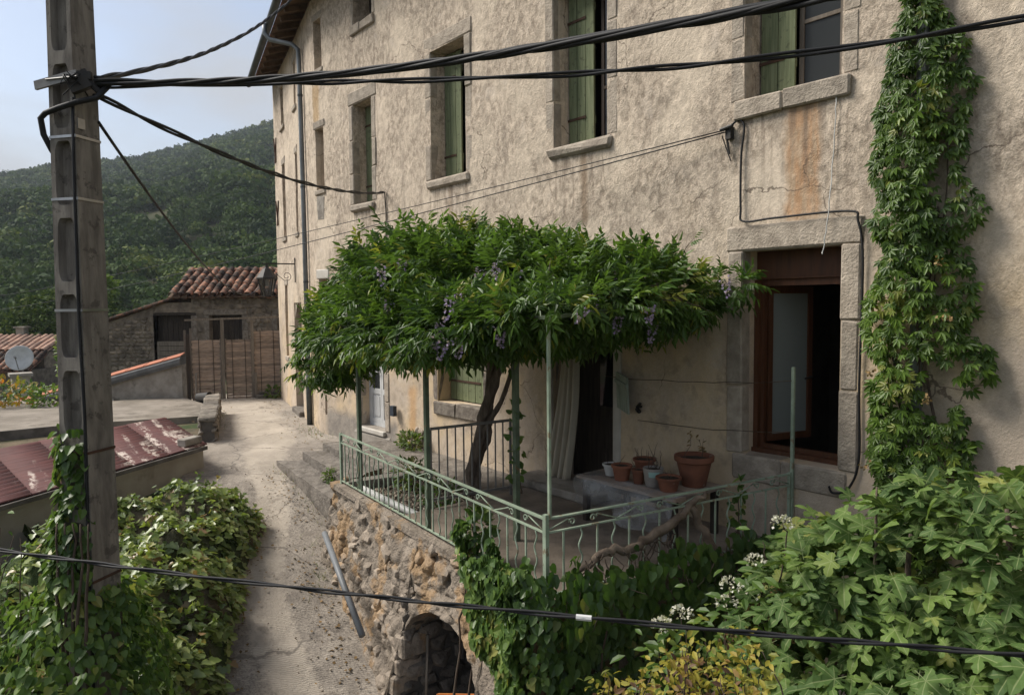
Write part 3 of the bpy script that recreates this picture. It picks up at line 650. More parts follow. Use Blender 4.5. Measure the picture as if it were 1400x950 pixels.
# big brown timber window standing open
a0, a1, z0, z1 = BW; win = win_frame(W1, (a0, a1, z0, z1-.27), .28, 'wood_window', name='timber_window', fw=.085)
surround(win, W1, BW, 83, jw=.17, lh=.25, sh=.26, sill_out=.03, n=3, proud=.02)
m = MB(); W1.box(m, a0+.002, a1-.002, z1-.269, z1-.003, -.36, -.262); W1.box(m, a0+.004, a1-.004, z1-.285, z1-.2695, -.34, -.25); m.obj('shutter_box', 'wood_window', win)
m = MB(); W1.box(m, a0+.001, a0+.05, z0+.003, z1-.29, -.279, -.22); W1.box(m, a0+.001, a1-.001, z0+.001, z0+.045, -.279, -.19); m.obj('frame_trim', 'wood_window', win)
h0 = W1.p(a0+.10, 0, -.335); th = math.radians(73); sd = V3(math.cos(th), math.sin(th), 0); S = Wall((h0[0], h0[1]), sd[:2], (sd[1], -sd[0])); S.flip = False
m = MB(); sw = .60
for (p, q, r, s_) in ((0, .06, z0+.1, z1-.36), (sw-.06, sw, z0+.1, z1-.36), (.06, sw-.06, z0+.1, z0+.17), (.06, sw-.06, z1-.43, z1-.36)): S.box(m, p, q, r, s_, -.045, 0)
m.obj('open_sash', 'wood_window', win)
m = MB(); S.box(m, .06, sw-.06, z0+.17, z1-.43, -.03, -.02); m.obj('pane', 'glass_pale', win)
m = MB(); m.tube([S.p(sw-.03, z0+.75, 0), S.p(sw-.03, z0+.75, .05), S.p(sw-.15, z0+.74, .055)], .011, 8); m.obj('handle', 'iron_black', win)
# narrow windows, slots and the tall recess in the bent wing
for i, o in enumerate(P2H[:5]):
    win = win_frame(W2, o, .3, 'wood_dark', fw=.03); a0, a1, z0, z1 = o
    m = MB(); W2.box(m, a0+.03, a1-.03, z0+.03, z1-.03, -.34, -.33); m.obj('pane', 'wood_grey' if i < 3 else 'glass_dark', win)
    m = MB(); W2.block(m, a0-.08, a1+.08, z0-.12, z0-.002, -.2, .04, seed=120+i); m.obj('sill', 'granite', win)
    m = MB(); W2.block(m, a0-.08, a1+.08, z1+.002, z1+.17, -.1, .012, seed=130+i); m.obj('lintel', 'granite', win)
a0, a1, z0, z1 = P2H[5]
m = MB(); n = 12; zz = []
for k in range(n+1):
    t = k/n; zz.append((a0+(a1-a0)*t, z1-.42+.42*math.sin(math.pi*t)**.8))
pts = [W2.p(a, z, -.03) for a, z in zz]+[W2.p(a, z1+.004, -.03) for a, z in zz]; bk = [W2.p(a, z, -.30) for a, z in zz]
m.add(pts+bk, [(k+1, k, n+1+k, n+2+k) for k in range(n)]+[(k, k+1, 2*n+3+k, 2*n+2+k) for k in range(n)]); m.obj('arch_head', 'granite', house)
m = MB(); W2.box(m, a0, a1, z0, z1, -.42, -.34); dd = m.obj('recessed_door', 'wood_grey', house)
for k in range(6):
    m = MB(); wd = (a1-a0)/6; W2.box(m, a0+k*wd+.004, a0+(k+1)*wd-.004, z0+.02, z1-.02, -.339, -.325); m.obj('plank', 'wood_grey', dd)
m = MB(); W2.block(m, a0-.05, a1+.05, z0-.25, z0+.10, -.3, .12, .02, .01, 3); m.obj('doorstep', 'step_stone', house)
# cement-grey weathered foot and fallen render with exposed rubble
fall = [(-10.95, -.35), (-9.85, -.4), (-9.95, .05), (-10.25, .32), (-10.45, .15), (-10.8, .22), (-11.0, -.05)]
def inside(p, poly):
    c = False; n = len(poly)
    for i in range(n):
        (x0, y0), (x1, y1) = poly[i], poly[i-1]
        if (y0 > p[1]) != (y1 > p[1]) and p[0] < (x1-x0)*(p[1]-y0)/(y1-y0)+x0: c = not c
    return c
def stone_mesh(name, mat, seed, sub=2):
    import bmesh
    bm = bmesh.new(); rr = random.Random(seed*13+5)   # angular block: hull of jittered points on a rounded box
    for k in range(22):
        v = Vector((rr.gauss(0, 1), rr.gauss(0, 1), rr.gauss(0, 1))); v.normalize(); m_ = max(abs(v.x), abs(v.y), abs(v.z)); v *= .5*(.35+.65/m_)*rr.uniform(.9, 1.08); bm.verts.new(v)
    r = bmesh.ops.convex_hull(bm, input=list(bm.verts)); bmesh.ops.delete(bm, geom=[g_ for g_ in r['geom_interior'] if isinstance(g_, bmesh.types.BMVert)], context='VERTS')
    bmesh.ops.bevel(bm, geom=list(bm.edges), offset=.035, segments=1, affect='EDGES', clamp_overlap=True)
    me = bpy.data.meshes.new(name); bm.to_mesh(me); bm.free(); me.materials.append(MT[mat]); me.shade_flat(); return me
RUB = [stone_mesh('stone', 'rubble', k) for k in range(6)]; DST = [stone_mesh('stone', 'dark_stone', k+9) for k in range(5)]; HST = [stone_mesh('stone', 'house_stone', k+20) for k in range(6)]
GST = [stone_mesh('stone', 'wall_stone', k+40) for k in range(4)]
def put_stone(parent, meshes, p, u, n, w, h, dep, rot=0., name='stone'):
    """stone on a surface: u along, n outward"""
    o = bpy.data.objects.new(name, random.choice(meshes)); COL.objects.link(o); o.parent = parent
    u = norm(u); n = norm(n); v = np.cross(n, u); u2 = u*math.cos(rot)+v*math.sin(rot); v2 = np.cross(n, u2)
    m = Matrix(np.stack([u2*w, v2*h, n*dep], 1).tolist()).to_4x4(); m.translation = Vector((np.asarray(p)-root_loc(parent)).tolist()); o.matrix_basis = m; return o
z = -.38
while z < .32:
    h = random.uniform(.09, .13); x = -11.05
    while x < -9.8:
        w = random.uniform(.1, .2)
        if inside((x+w/2, z+h/2), fall): put_stone(house, RUB, W1.p(x+w/2, z+h/2, .0), W1.u, W1.n, w*1.05, h*1.1, .07, random.uniform(-.15, .15))
        x += w
    z += h
# eaves, gutter, roof
def roof():
    ov = .5
    lines = [W1.p(5.4, ZT), W1.p(-14.2, ZT), W2.p(L2+.22, ZT)]
    nb = norm(W1.n+W2.n); off = [W1.n*ov, nb*ov/max(.2, nb@W1.n), W2.n*ov]
    back = [V3(5.4, 4.6, 10.9), V3(-13.2, 4.6, 10.9), W2.p(L2+.22, 10.9, -4.6)]; bb = [V3(5.4, 9.2, 8.6), V3(-12.2, 9.2, 8.6), W2.p(L2+.22, 8.6, -9.3)]
    top = MB(); E = [l+o+V3(0, 0, -.02) for l, o in zip(lines, off)]; n = 3
    vs = [e+V3(0, 0, .12) for e in E]+back+bb; top.add(vs, [(0, 1, 4, 3), (1, 2, 5, 4), (3, 4, 7, 6), (4, 5, 8, 7)])
    rf = top.obj('roof', 'tile', house)
    s = MB(); ins = [l-o*.1+V3(0, 0, .17) for l, o in zip(lines, off)]
    s.add([e+V3(0, 0, .02) for e in E]+ins, [(0, 1, 4, 3), (1, 2, 5, 4)]); s.obj('soffit', 'wood_soffit', rf)
    # rafters and tile undersides
    for i in range(2):
        A, B = lines[i], lines[i+1]; oa, ob = off[i], off[i+1]; Lg = np.linalg.norm(B-A); k = int(Lg/.5)
        for j in range(1, k):
            t = j/k; p = A+(B-A)*t; o = oa+(ob-oa)*t
            if i == 0 and p[0] > -11.0: continue
            m = MB(); m.beam(p-o*.05+V3(0, 0, .09), p+o*.9+V3(0, 0, -.07), .07, .10); m.obj('rafter', 'wood_soffit', rf)
    # half-round gutter
    gm = MB(); path = [e+o*.12+V3(0, 0, .05) for e, o in zip(E, [W1.n, nb, W2.n])]
    pr = [(.085*math.cos(a), .085*math.sin(a)) for a in np.linspace(math.pi, 2*math.pi, 9)]; pr = pr+[(x*.9, y*.9) for x, y in reversed(pr)]
    ns = [W1.n, nb/(nb@W1.n), W2.n]; b = []
    for p, nn in zip(path, ns): b.append([p+nn*x+V3(0, 0, y) for x, y in pr])
    q = len(pr)
    for i in range(2): gm.add(b[i]+b[i+1], [(k, (k+1) % q, q+(k+1) % q, q+k) for k in range(q)])
    gm.add(b[2], [tuple(range(q//2))]); gm.obj('gutter', 'zinc_dark', rf)
    # verge tiles on the gable edge
    for k in range(7):
        m = MB(); t = k/7; p = W2.p(L2+.2, ZT+.14+t*2.2, ov-t*5.1); m.tube([p, p-W2.n*.8+V3(0, 0, .33)], .09, 8); m.obj('verge_tile', 'tile', rf)
    return path
GP = roof()
def downpipe():
    d = MB(); top = W2.p(1.6, 8.52, .72); pts = [top+V3(0, 0, .1), top+V3(0, 0, -.1), W2.p(1.55, 8.28, .62), W2.p(1.2, 8.12, .2), W2.p(1.12, 8.0, .085), W2.p(1.10, 7.6, .075), W2.p(1.0, 4, .075), W2.p(.95, -.1, .075)]
    d.tube(pts, .052, 12); o = d.obj('downpipe', 'zinc', house, True)
    c = MB(); c.tube([W2.p(.965, 1.1, .075), W2.p(.95, -.32, .075)], .062, 12); c.obj('pipe_boot', 'zinc_dark', o, True)
    for z in (7.0, 5.0, 2.9, 1.2):
        c = MB(); c.tube([W2.p(1.0+.1*(z-4)/4, z-.02, .075), W2.p(1.0+.1*(z-4)/4, z+.02, .075)], .06, 12); c.obj('pipe_bracket', 'zinc_dark', o)
    d = MB(); d.tube([V3(-2.40, -.075, 8.6), V3(-2.40, -.075, -1.2)], .05, 12); o = d.obj('downpipe', 'zinc', house, True, label='grey blue downpipe behind the climbing creeper')
    for z in (4.75, 2.5):
        c = MB(); c.tube([V3(-2.4, -.075, z-.02), V3(-2.4, -.075, z+.02)], .058, 12); c.obj('pipe_bracket', 'zinc_dark', o)
downpipe()
# wall tie irons near the corner
for s_, z in ((5.75, 6.72), (5.66, 4.97)):
    for sg in (-1, 1):
        m = MB(); m.beam(W2.p(s_-.09*sg, z-.34, .03), W2.p(s_+.09*sg, z+.34, .03+.02*sg), .05, .03, W2.n); m.obj('tie_iron', 'rust_iron', house)
# black conduit round the timber window, loose wires and hook
def rope(name, mat, parent, pts, r, label=None, n=6, jit=0., sub=6, kind=None):
    pts = [np.asarray(p, float) for p in pts]; out = []
    for i in range(len(pts)-1):
        p0, p1, p2, p3 = pts[max(i-1, 0)], pts[i], pts[i+1], pts[min(i+2, len(pts)-1)]
        for k in range(sub):
            t = k/sub; q = .5*((2*p1)+(-p0+p2)*t+(2*p0-5*p1+4*p2-p3)*t*t+(-p0+3*p1-3*p2+p3)*t**3); out.append(q+rng.normal(size=3)*jit)
    out.append(pts[-1]); m = MB(); m.tube(out, r, n); return m.obj(name, mat, parent, True)
rope('conduit', 'cable_black', house, [W1.p(-4.22, 4.10, .05), W1.p(-4.14, 4.17, .03), W1.p(-4.06, 4.1, .03), W1.p(-4.09, 3.8, .03), W1.p(-4.09, 3.3, .03), W1.p(-4.05, 3.16, .04), W1.p(-3.7, 3.16, .045), W1.p(-3.0, 3.15, .045), W1.p(-2.91, 3.05, .045), W1.p(-2.87, 2.7, .03), W1.p(-2.88, 1.6, .03), W1.p(-2.87, .95, .03), W1.p(-2.95, .67, .04), W1.p(-3.08, .60, .06), W1.p(-3.12, .66, .07)], .011, sub=8)
rope('loose_wire', 'plastic_white', house, [W1.p(-3.13, 4.32, .03), W1.p(-3.14, 4.0, .03), W1.p(-3.16, 3.5, .03), W1.p(-3.17, 3.2, .06), W1.p(-3.2, 2.9, .06), W1.p(-3.22, 2.78, .07)], .005, jit=.004)
m = MB(); W1.box(m, -4.25, -4.19, 4.0, 4.12, 0, .07); m.tube([W1.p(-4.3, 4.1, .08), W1.p(-4.16, 4.12, .08)], .02, 8); m.tube([W1.p(-4.24, 4.0, .05), W1.p(-4.22, 3.85, .04)], .012, 6); m.obj('cable_anchor', 'iron_black', house)
rope('loose_wire', 'cable_black', house, [W1.p(-4.3, 4.05, .05), W1.p(-4.25, 3.9, .04), W1.p(-4.2, 3.78, .04)], .006)
rope('wall_cable', 'cable_black', house, [W1.p(-11.24, 4.36, .03), W1.p(-11.22, 4.0, .02), W1.p(-11.24, 3.4, .02), W1.p(-11.2, 2.9, .02)], .012)
# ------------------------------------------------------------ terrace: rubble retaining wall with cellar arch, floor, steps
terr = thing('terrace', 'raised house terrace on a lichen covered rubble wall with a cellar arch', 'terrace', (-6.5, -2.7, -1.6))
TOPP = np.array([(-8.85, -1.45), (-8.50, -2.36), (-4.02, -2.86)]); BASP = np.array([(-9.6, -1.5), (-9.05, -2.40), (-3.9, -3.25)])
def lerp_path(P, t):   # t 0..1 end return, 1..2 front
    i = 0 if t < 1 else 1; k = t-i; return P[i]+(P[i+1]-P[i])*k
def arch_z(x):
    q = (x+5.32)/.78; return None if abs(q) >= 1 else -1.0+.47*math.sqrt(max(0, 1-q*q))
def wall_pt(t, z):
    T = lerp_path(TOPP, t); B = lerp_path(BASP, t); zb = -2.2; zt = .05; zg = -1.2
    k = min(1., max(0., (z-zg)/(zt-zg))) if z > zg else (z-zg)/(zt-zg); p = B+(T-B)*k; return V3(p[0], p[1], z)
def wall_n(t):
    return norm(V3(-.86, -.5, 0)) if t < .93 else norm(V3(-.11, -.98, .12))
def build_retaining():
    ts = list(np.linspace(0, 1, 26))[:-1]+list(np.linspace(1, 2, 170)); nv = 54; mb = MB(); rows = []
    for t in ts:
        x = wall_pt(t, -1.0)[0]; a = arch_z(x) if t > 1 else None
        zb = max(-2.35, g(wall_pt(t, -1)[0])-.3) if a is None else a
        cols = []
        for j in range(nv):
            v = j/(nv-1); z = zb+(.05-zb)*v; p = wall_pt(t, z); d = fbm(p, 2.2, 4)*.05+fbm(p, 9, 4, 2)*.03; vd = mnoise.voronoi(Vector((p[0]*5.5+.35*fbm(p, 3, 2), p[1]*5.5, p[2]*8)), distance_metric='DISTANCE')[0]; d += .028*min(1., (vd[1]-vd[0])*3.2)
            if j == 0 and a is not None: d *= .3
            cols.append(p+wall_n(t)*d)
        rows.append((cols, a))
    for cols, a in rows: mb.v.extend([tuple(c) for c in cols])
    for i in range(len(rows)-1):
        if (rows[i][1] is None) != (rows[i+1][1] is None): 
            # jamb edge: full-height strip up to springing on the solid side
            pass
        for j in range(nv-1): mb.f.append((i*nv+j, (i+1)*nv+j, (i+1)*nv+j+1, i*nv+j+1))
    # intrados
    ins = [i for i in range(len(rows)) if rows[i][1] is not None]; base = len(mb.v)
    for i in ins:
        p = np.array(rows[i][0][0])
        for k in range(4): mb.v.append(tuple(p+V3(.0, .45*k/3, -.0)+V3(0, .002, 0)))
    for q in range(len(ins)-1):
        for k in range(3): mb.f.append((base+q*4+k, base+q*4+k+1, base+(q+1)*4+k+1, base+(q+1)*4+k))
    o = mb.obj('retaining_wall', 'mortar', terr, True)
    return o
rw = build_retaining()
def stones_on_wall():
    n = 0; z = -1.75
    while z < .0:
        h = random.uniform(.08, .16); t = .05
        while t < 1.75:
            L = 1.05 if t < 1 else 4.6; w = random.uniform(.10, .26); t2 = t+w/L; zc = z+h/2+random.uniform(-.02, .02); p = wall_pt((t+t2)/2, zc)
            a = arch_z(p[0]) if t > 1 else None
            ok = zc > g(p[0])-.02 and (a is None or zc > a+.10) and random.random() < .4
            if (t > 1 and a is not None and zc < a+.10) or (abs(p[0]+6.12) < .09 and zc < -.95): ok = False
            if ok and n < 300:
                d = fbm(p, 2.2, 4)*.045; nn = wall_n(t); u = norm(np.cross(V3(0, 0, 1), nn)); put_stone(rw, RUB, p+nn*(d-random.uniform(.012, .045)+.02), u, nn+rng.normal(size=3)*.16, w*random.uniform(.8, 1.25), h*random.uniform(.8, 1.2), .115, random.uniform(-.6, .6)); n += 1
            t = t2
        z += h
stones_on_wall()
def cellar():
    x0, x1, yb = -6.09, -4.63, -.7; zf = -1.95
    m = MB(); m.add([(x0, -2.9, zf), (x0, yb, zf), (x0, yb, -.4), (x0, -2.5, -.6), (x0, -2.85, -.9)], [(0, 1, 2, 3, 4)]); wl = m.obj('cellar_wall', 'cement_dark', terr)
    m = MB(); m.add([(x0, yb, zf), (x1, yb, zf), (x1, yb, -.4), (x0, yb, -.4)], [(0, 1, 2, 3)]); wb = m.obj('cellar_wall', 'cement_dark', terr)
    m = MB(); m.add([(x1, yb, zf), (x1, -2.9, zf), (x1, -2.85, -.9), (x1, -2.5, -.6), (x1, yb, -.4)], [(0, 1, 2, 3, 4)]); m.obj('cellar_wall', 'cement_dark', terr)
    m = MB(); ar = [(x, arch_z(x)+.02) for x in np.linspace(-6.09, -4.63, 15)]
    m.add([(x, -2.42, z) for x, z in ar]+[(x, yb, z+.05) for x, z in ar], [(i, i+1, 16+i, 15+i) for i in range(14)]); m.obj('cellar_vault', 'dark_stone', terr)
    m = MB(); m.box((x0, -3.0, zf-.1), (x1, yb, zf)); m.obj('cellar_floor', 'soil', terr)
    z = zf
    while z < -.55:
        h = random.uniform(.12, .2); y = -2.85
        while y < yb:
            w = random.uniform(.16, .36); put_stone(wl, DST, (x0, y+w/2, z+h/2), (0, 1, 0), (1, 0, 0), w*.97, h*.97, .14, random.uniform(-.08, .08)); y += w
        x = x0
        while x < x1:
            w = random.uniform(.18, .34); put_stone(wb, DST, (x+w/2, yb, z+h/2), (1, 0, 0), (0, -1, 0), w*.97, h*.97, .14, random.uniform(-.08, .08)); x += w
        z += h
    # dressed jamb edge stones at the arch mouth
    z = -2.0
    while z < -1.05:
        h = random.uniform(.16, .24); p = wall_pt(1+(-6.12+9.05)/(9.05-3.9)*1.0, z+h/2); m = MB(); m.rough(p+V3(-.03, .13, 0), [V3(1, 0, 0), V3(0, 1, 0), V3(0, 0, 1)], (.2, .3, h-.01), .025, .012, int(z*100)); m.obj('jamb_stone', 'rubble', rw); z += h
cellar()
def prism(m, top, zb):
    n = len(top); m.add([(x, y, zb) for x, y, z in top]+list(top), [tuple(range(n-1, -1, -1)), tuple(range(n, 2*n))]+[(i, (i+1) % n, n+(i+1) % n, n+i) for i in range(n)]); return m
def rough_top(name, quad, zb, mat, parent, nx=18, ny=6, amp=.012, wob=.03):
    """a worn slab: uneven upper face over quad corners a,b,c,d (ccw) with skirt to zb"""
    a, b, c, d = [np.array(q, float) for q in quad]; P = np.zeros((nx+2, ny+2, 3)); 
    for i in range(nx+2):
        for j in range(ny+2):
            u = min(max((i-1)/(nx-1), 0), 1); v = min(max((j-1)/(ny-1), 0), 1); p = (a*(1-u)+b*u)*(1-v)+(d*(1-u)+c*u)*v
            e = fbm(p, 2.5, 3)*wob; p = p+V3(e, -abs(fbm(p, 3, 3, 8))*wob, fbm(p, 4, 3, 4)*amp)
            if i in (0, nx+1) or j in (0, ny+1): p[2] = zb
            else:
                if u in (0, 1) or v in (0, 1): p[2] -= .012
            P[i, j] = p
    me = grid_mesh(name, P-root_loc(parent), mat, False); me.flip_normals() if me.polygons[len(me.polygons)//2].normal.z < 0 else None
    me.shade_smooth(); me.set_sharp_from_angle(angle=math.radians(40)); return link(name, me, parent)
rough_top('step', [(-12.05, -1.80, -.31), (-9.62, -1.95, -.44), (-9.5, -1.45, -.40), (-11.6, -1.4, -.29)], -1.25, 'step_stone', terr)
rough_top('step', [(-11.70, -1.48, -.14), (-9.45, -1.66, -.21), (-9.3, -1.1, -.18), (-11.4, -1.1, -.12)], -1.2, 'step_stone', terr)
rough_top('step', [(-11.5, -1.18, .0), (-8.95, -1.38, -.04), (-8.9, -.8, -.02), (-11.4, -.8, .0)], -1.2, 'step_stone', terr)
rough_top('landing', [(-11.42, -.86, -.075), (-6.86, -1.02, -.09), (-6.86, .0, -.08), (-11.4, .0, -.065)], -1.2, 'step_stone', terr, 26, 8)
m = MB(); prism(m, [(-6.85, -2.5, 0), (-4.04, -2.82, 0), (-3.55, -.01, 0), (-6.85, -.01, 0)], -.35); m.obj('terrace_floor', 'slab_floor', terr)
m = MB(); prism(m, [(-8.45, -2.28, -.10), (-6.853, -2.45, -.10), (-6.853, -1.03, -.10), (-8.45, -1.03, -.10)], -.5); m.obj('planting_bed', 'soil', terr)
m = MB(); prism(m, [(-8.6, -2.42, .06), (-4.02, -2.90, .06), (-4.02, -2.74, .06), (-8.6, -2.26, .06)], -.01); m.obj('wall_coping', 'mortar', terr)
m = MB(); prism(m, [(-8.6, -2.255, .05), (-8.46, -2.255, .05), (-8.46, -1.03, -.02), (-8.75, -1.03, -.02)], -.6); m.obj('wall_coping', 'cement', terr)
m = MB(); m.add([(-4.0, -2.9, .05), (-3.5, -.01, .05), (-3.45, -.01, -2.6), (-3.9, -3.2, -2.6)], [(3, 2, 1, 0)]); m.add([(-4.0, -2.9, .05), (-3.5, -.01, .05), (-3.62, -.01, .05), (-4.12, -2.85, .05)], [(0, 1, 2, 3)]); m.obj('side_wall', 'mortar', terr)
m = MB(); W1.block(m, -7.2, -5.7, .003, .10, .0, .55, .015, .006, 14); m.obj('door_step', 'cement', terr)
# ------------------------------------------------------------ wrought iron railing
RA, RB, RC = V3(-8.42, -2.34, 0), V3(-3.98, -2.80, 0), V3(-3.50, -.08, 0)
rail = thing('terrace_railing', 'pale green wrought iron railing with wavy bars round the terrace edge', 'railing', (-5.9, -2.6, .06))
def railing():
    for (A, B, nb) in ((RA, RB, 33), (RB, RC, 17)):
        d = norm(B-A); L = np.linalg.norm(B-A); side = V3(-d[1], d[0], 0)
        for z, w, h, nm in ((.705, .034, .012, 'top_rail'), (.595, .022, .012, 'middle_rail'), (.10, .022, .012, 'bottom_rail')):
            m = MB(); m.beam(A+V3(0, 0, z), B+V3(0, 0, z), w, h); m.obj(nm, 'iron_green', rail)
        for k in range(1, nb):
            p = A+d*L*k/nb
            m = MB()
            if k % 2: m.beam(p+V3(0, 0, .107), p+V3(0, 0, .588), .013, .013, d); nm = 'baluster'
            else:
                m.tube([p+V3(0, 0, .107+.481*i/22)+d*.017*math.sin(i/22*math.pi*5)*min(1, i/2, (22-i)/2) for i in range(23)], .0075, 6); nm = 'wavy_baluster'
            m.obj(nm, 'iron_green', rail, nm != 'baluster')
        ns = 6 if nb > 20 else 4
        for q in range(ns):   # scrolls between the two upper rails
            for sg in (-1, 1):
                c = A+d*L*(q+.5)/ns
                sp = []
                for i in range(22):
                    a = i/21*4.4*math.pi/2; r = .032*(1-.72*i/21); sp.append(c+d*sg*(.10+.032*0+r*math.cos(a+math.pi/2*0))+V3(0, 0, .648+r*math.sin(a)))
                st = [c+d*sg*.36+V3(0, 0, .603), c+d*sg*.22+V3(0, 0, .648), c+d*sg*.14+V3(0, 0, .678)]
                m = MB(); m.tube(st+[sp[0]][:0]+list(sp), .006, 5); m.obj('scroll', 'iron_green', rail, True)
    for p, z0, z1, r in ((RA, .06, .72, .016), (RB, -.30, .74, .018), (RC, .02, .72, .014)):
        m = MB(); m.beam(p+V3(0, 0, z0), p+V3(0, 0, z1), r*2, r*2, V3(1, 0, 0)); m.obj('post', 'iron_green', rail)
railing()
# ------------------------------------------------------------ pergola of iron posts and wires
perg = thing('pergola', 'thin green iron post frame carrying the wisteria over the terrace', 'pergola', (-6, -2, 0))
def pergola():
    tops = []
    rl = RB-RA
    spec = [(RA+rl*.125, .06, .022, 'iron_green_dark'), (RA+rl*.535, .06, .022, 'iron_green_dark'), (V3(-5.35, -1.99, 0), .0, .026, 'iron_green_dark'), (RB+V3(.0, .0, 0), .70, .011, 'iron_green')]
    for p, z0, r, mt in spec:
        m = MB(); m.beam(p+V3(0, .04, z0), p+V3(0, .04, 2.25), r*2, r*2, V3(1, 0, 0)); m.obj('post', mt, perg); tops.append(p+V3(0, .04, 2.25))
    m = MB(); m.beam(V3(-3.49, -.05, .0), V3(-3.49, -.05, 1.73), .028, .028, V3(1, 0, 0)); m.obj('post', 'iron_green', perg)
    for a, b in ((tops[0], tops[1]), (tops[1], tops[3]), (tops[0], V3(-8.2, -.02, 2.35)), (tops[1], V3(-6.3, -.02, 2.35)), (tops[3], V3(-4.9, -.02, 2.35)), (tops[2], V3(-5.2, -.02, 2.35))):
        m = MB(); m.beam(a, b, .03, .03); m.obj('beam', 'iron_green_dark', perg)
    for z, x0 in ((1.5, -5.9), (1.02, -5.4)):
        p0 = V3(x0, -.03, z-.02); p1 = V3(-3.49, -.05, z+.1); pts = [p0+(p1-p0)*t-V3(0, .04, .16*t*(1-t)) for t in np.linspace(0, 1, 12)]; m = MB(); m.tube([p+rng.normal(size=3)*.006 for p in pts], .004, 5); m.obj('wire', 'twig', perg)
pergola()
# ------------------------------------------------------------ grey bar gate beside the wisteria trunk
gate = thing('bar_gate', 'plain grey iron bar gate standing across the terrace beside the wisteria trunk', 'gate', (-6.78, -1.45, 0))
def bar_gate():
    A, B = V3(-6.86, -1.98, 0), V3(-6.72, -.9, 0); d = B-A
    for z in (.93, .10):
        m = MB(); m.beam(A+V3(0, 0, z), B+V3(0, 0, z), .03, .03); m.obj('rail', 'iron_grey', gate)
    for k in range(11):
        p = A+d*k/10; r = .026 if k in (0, 10) else .014; m = MB(); m.beam(p+V3(0, 0, -.02 if k in (0, 10) else .115), p+V3(0, 0, .914), r, r, d); m.obj('bar', 'iron_grey', gate)
bar_gate()
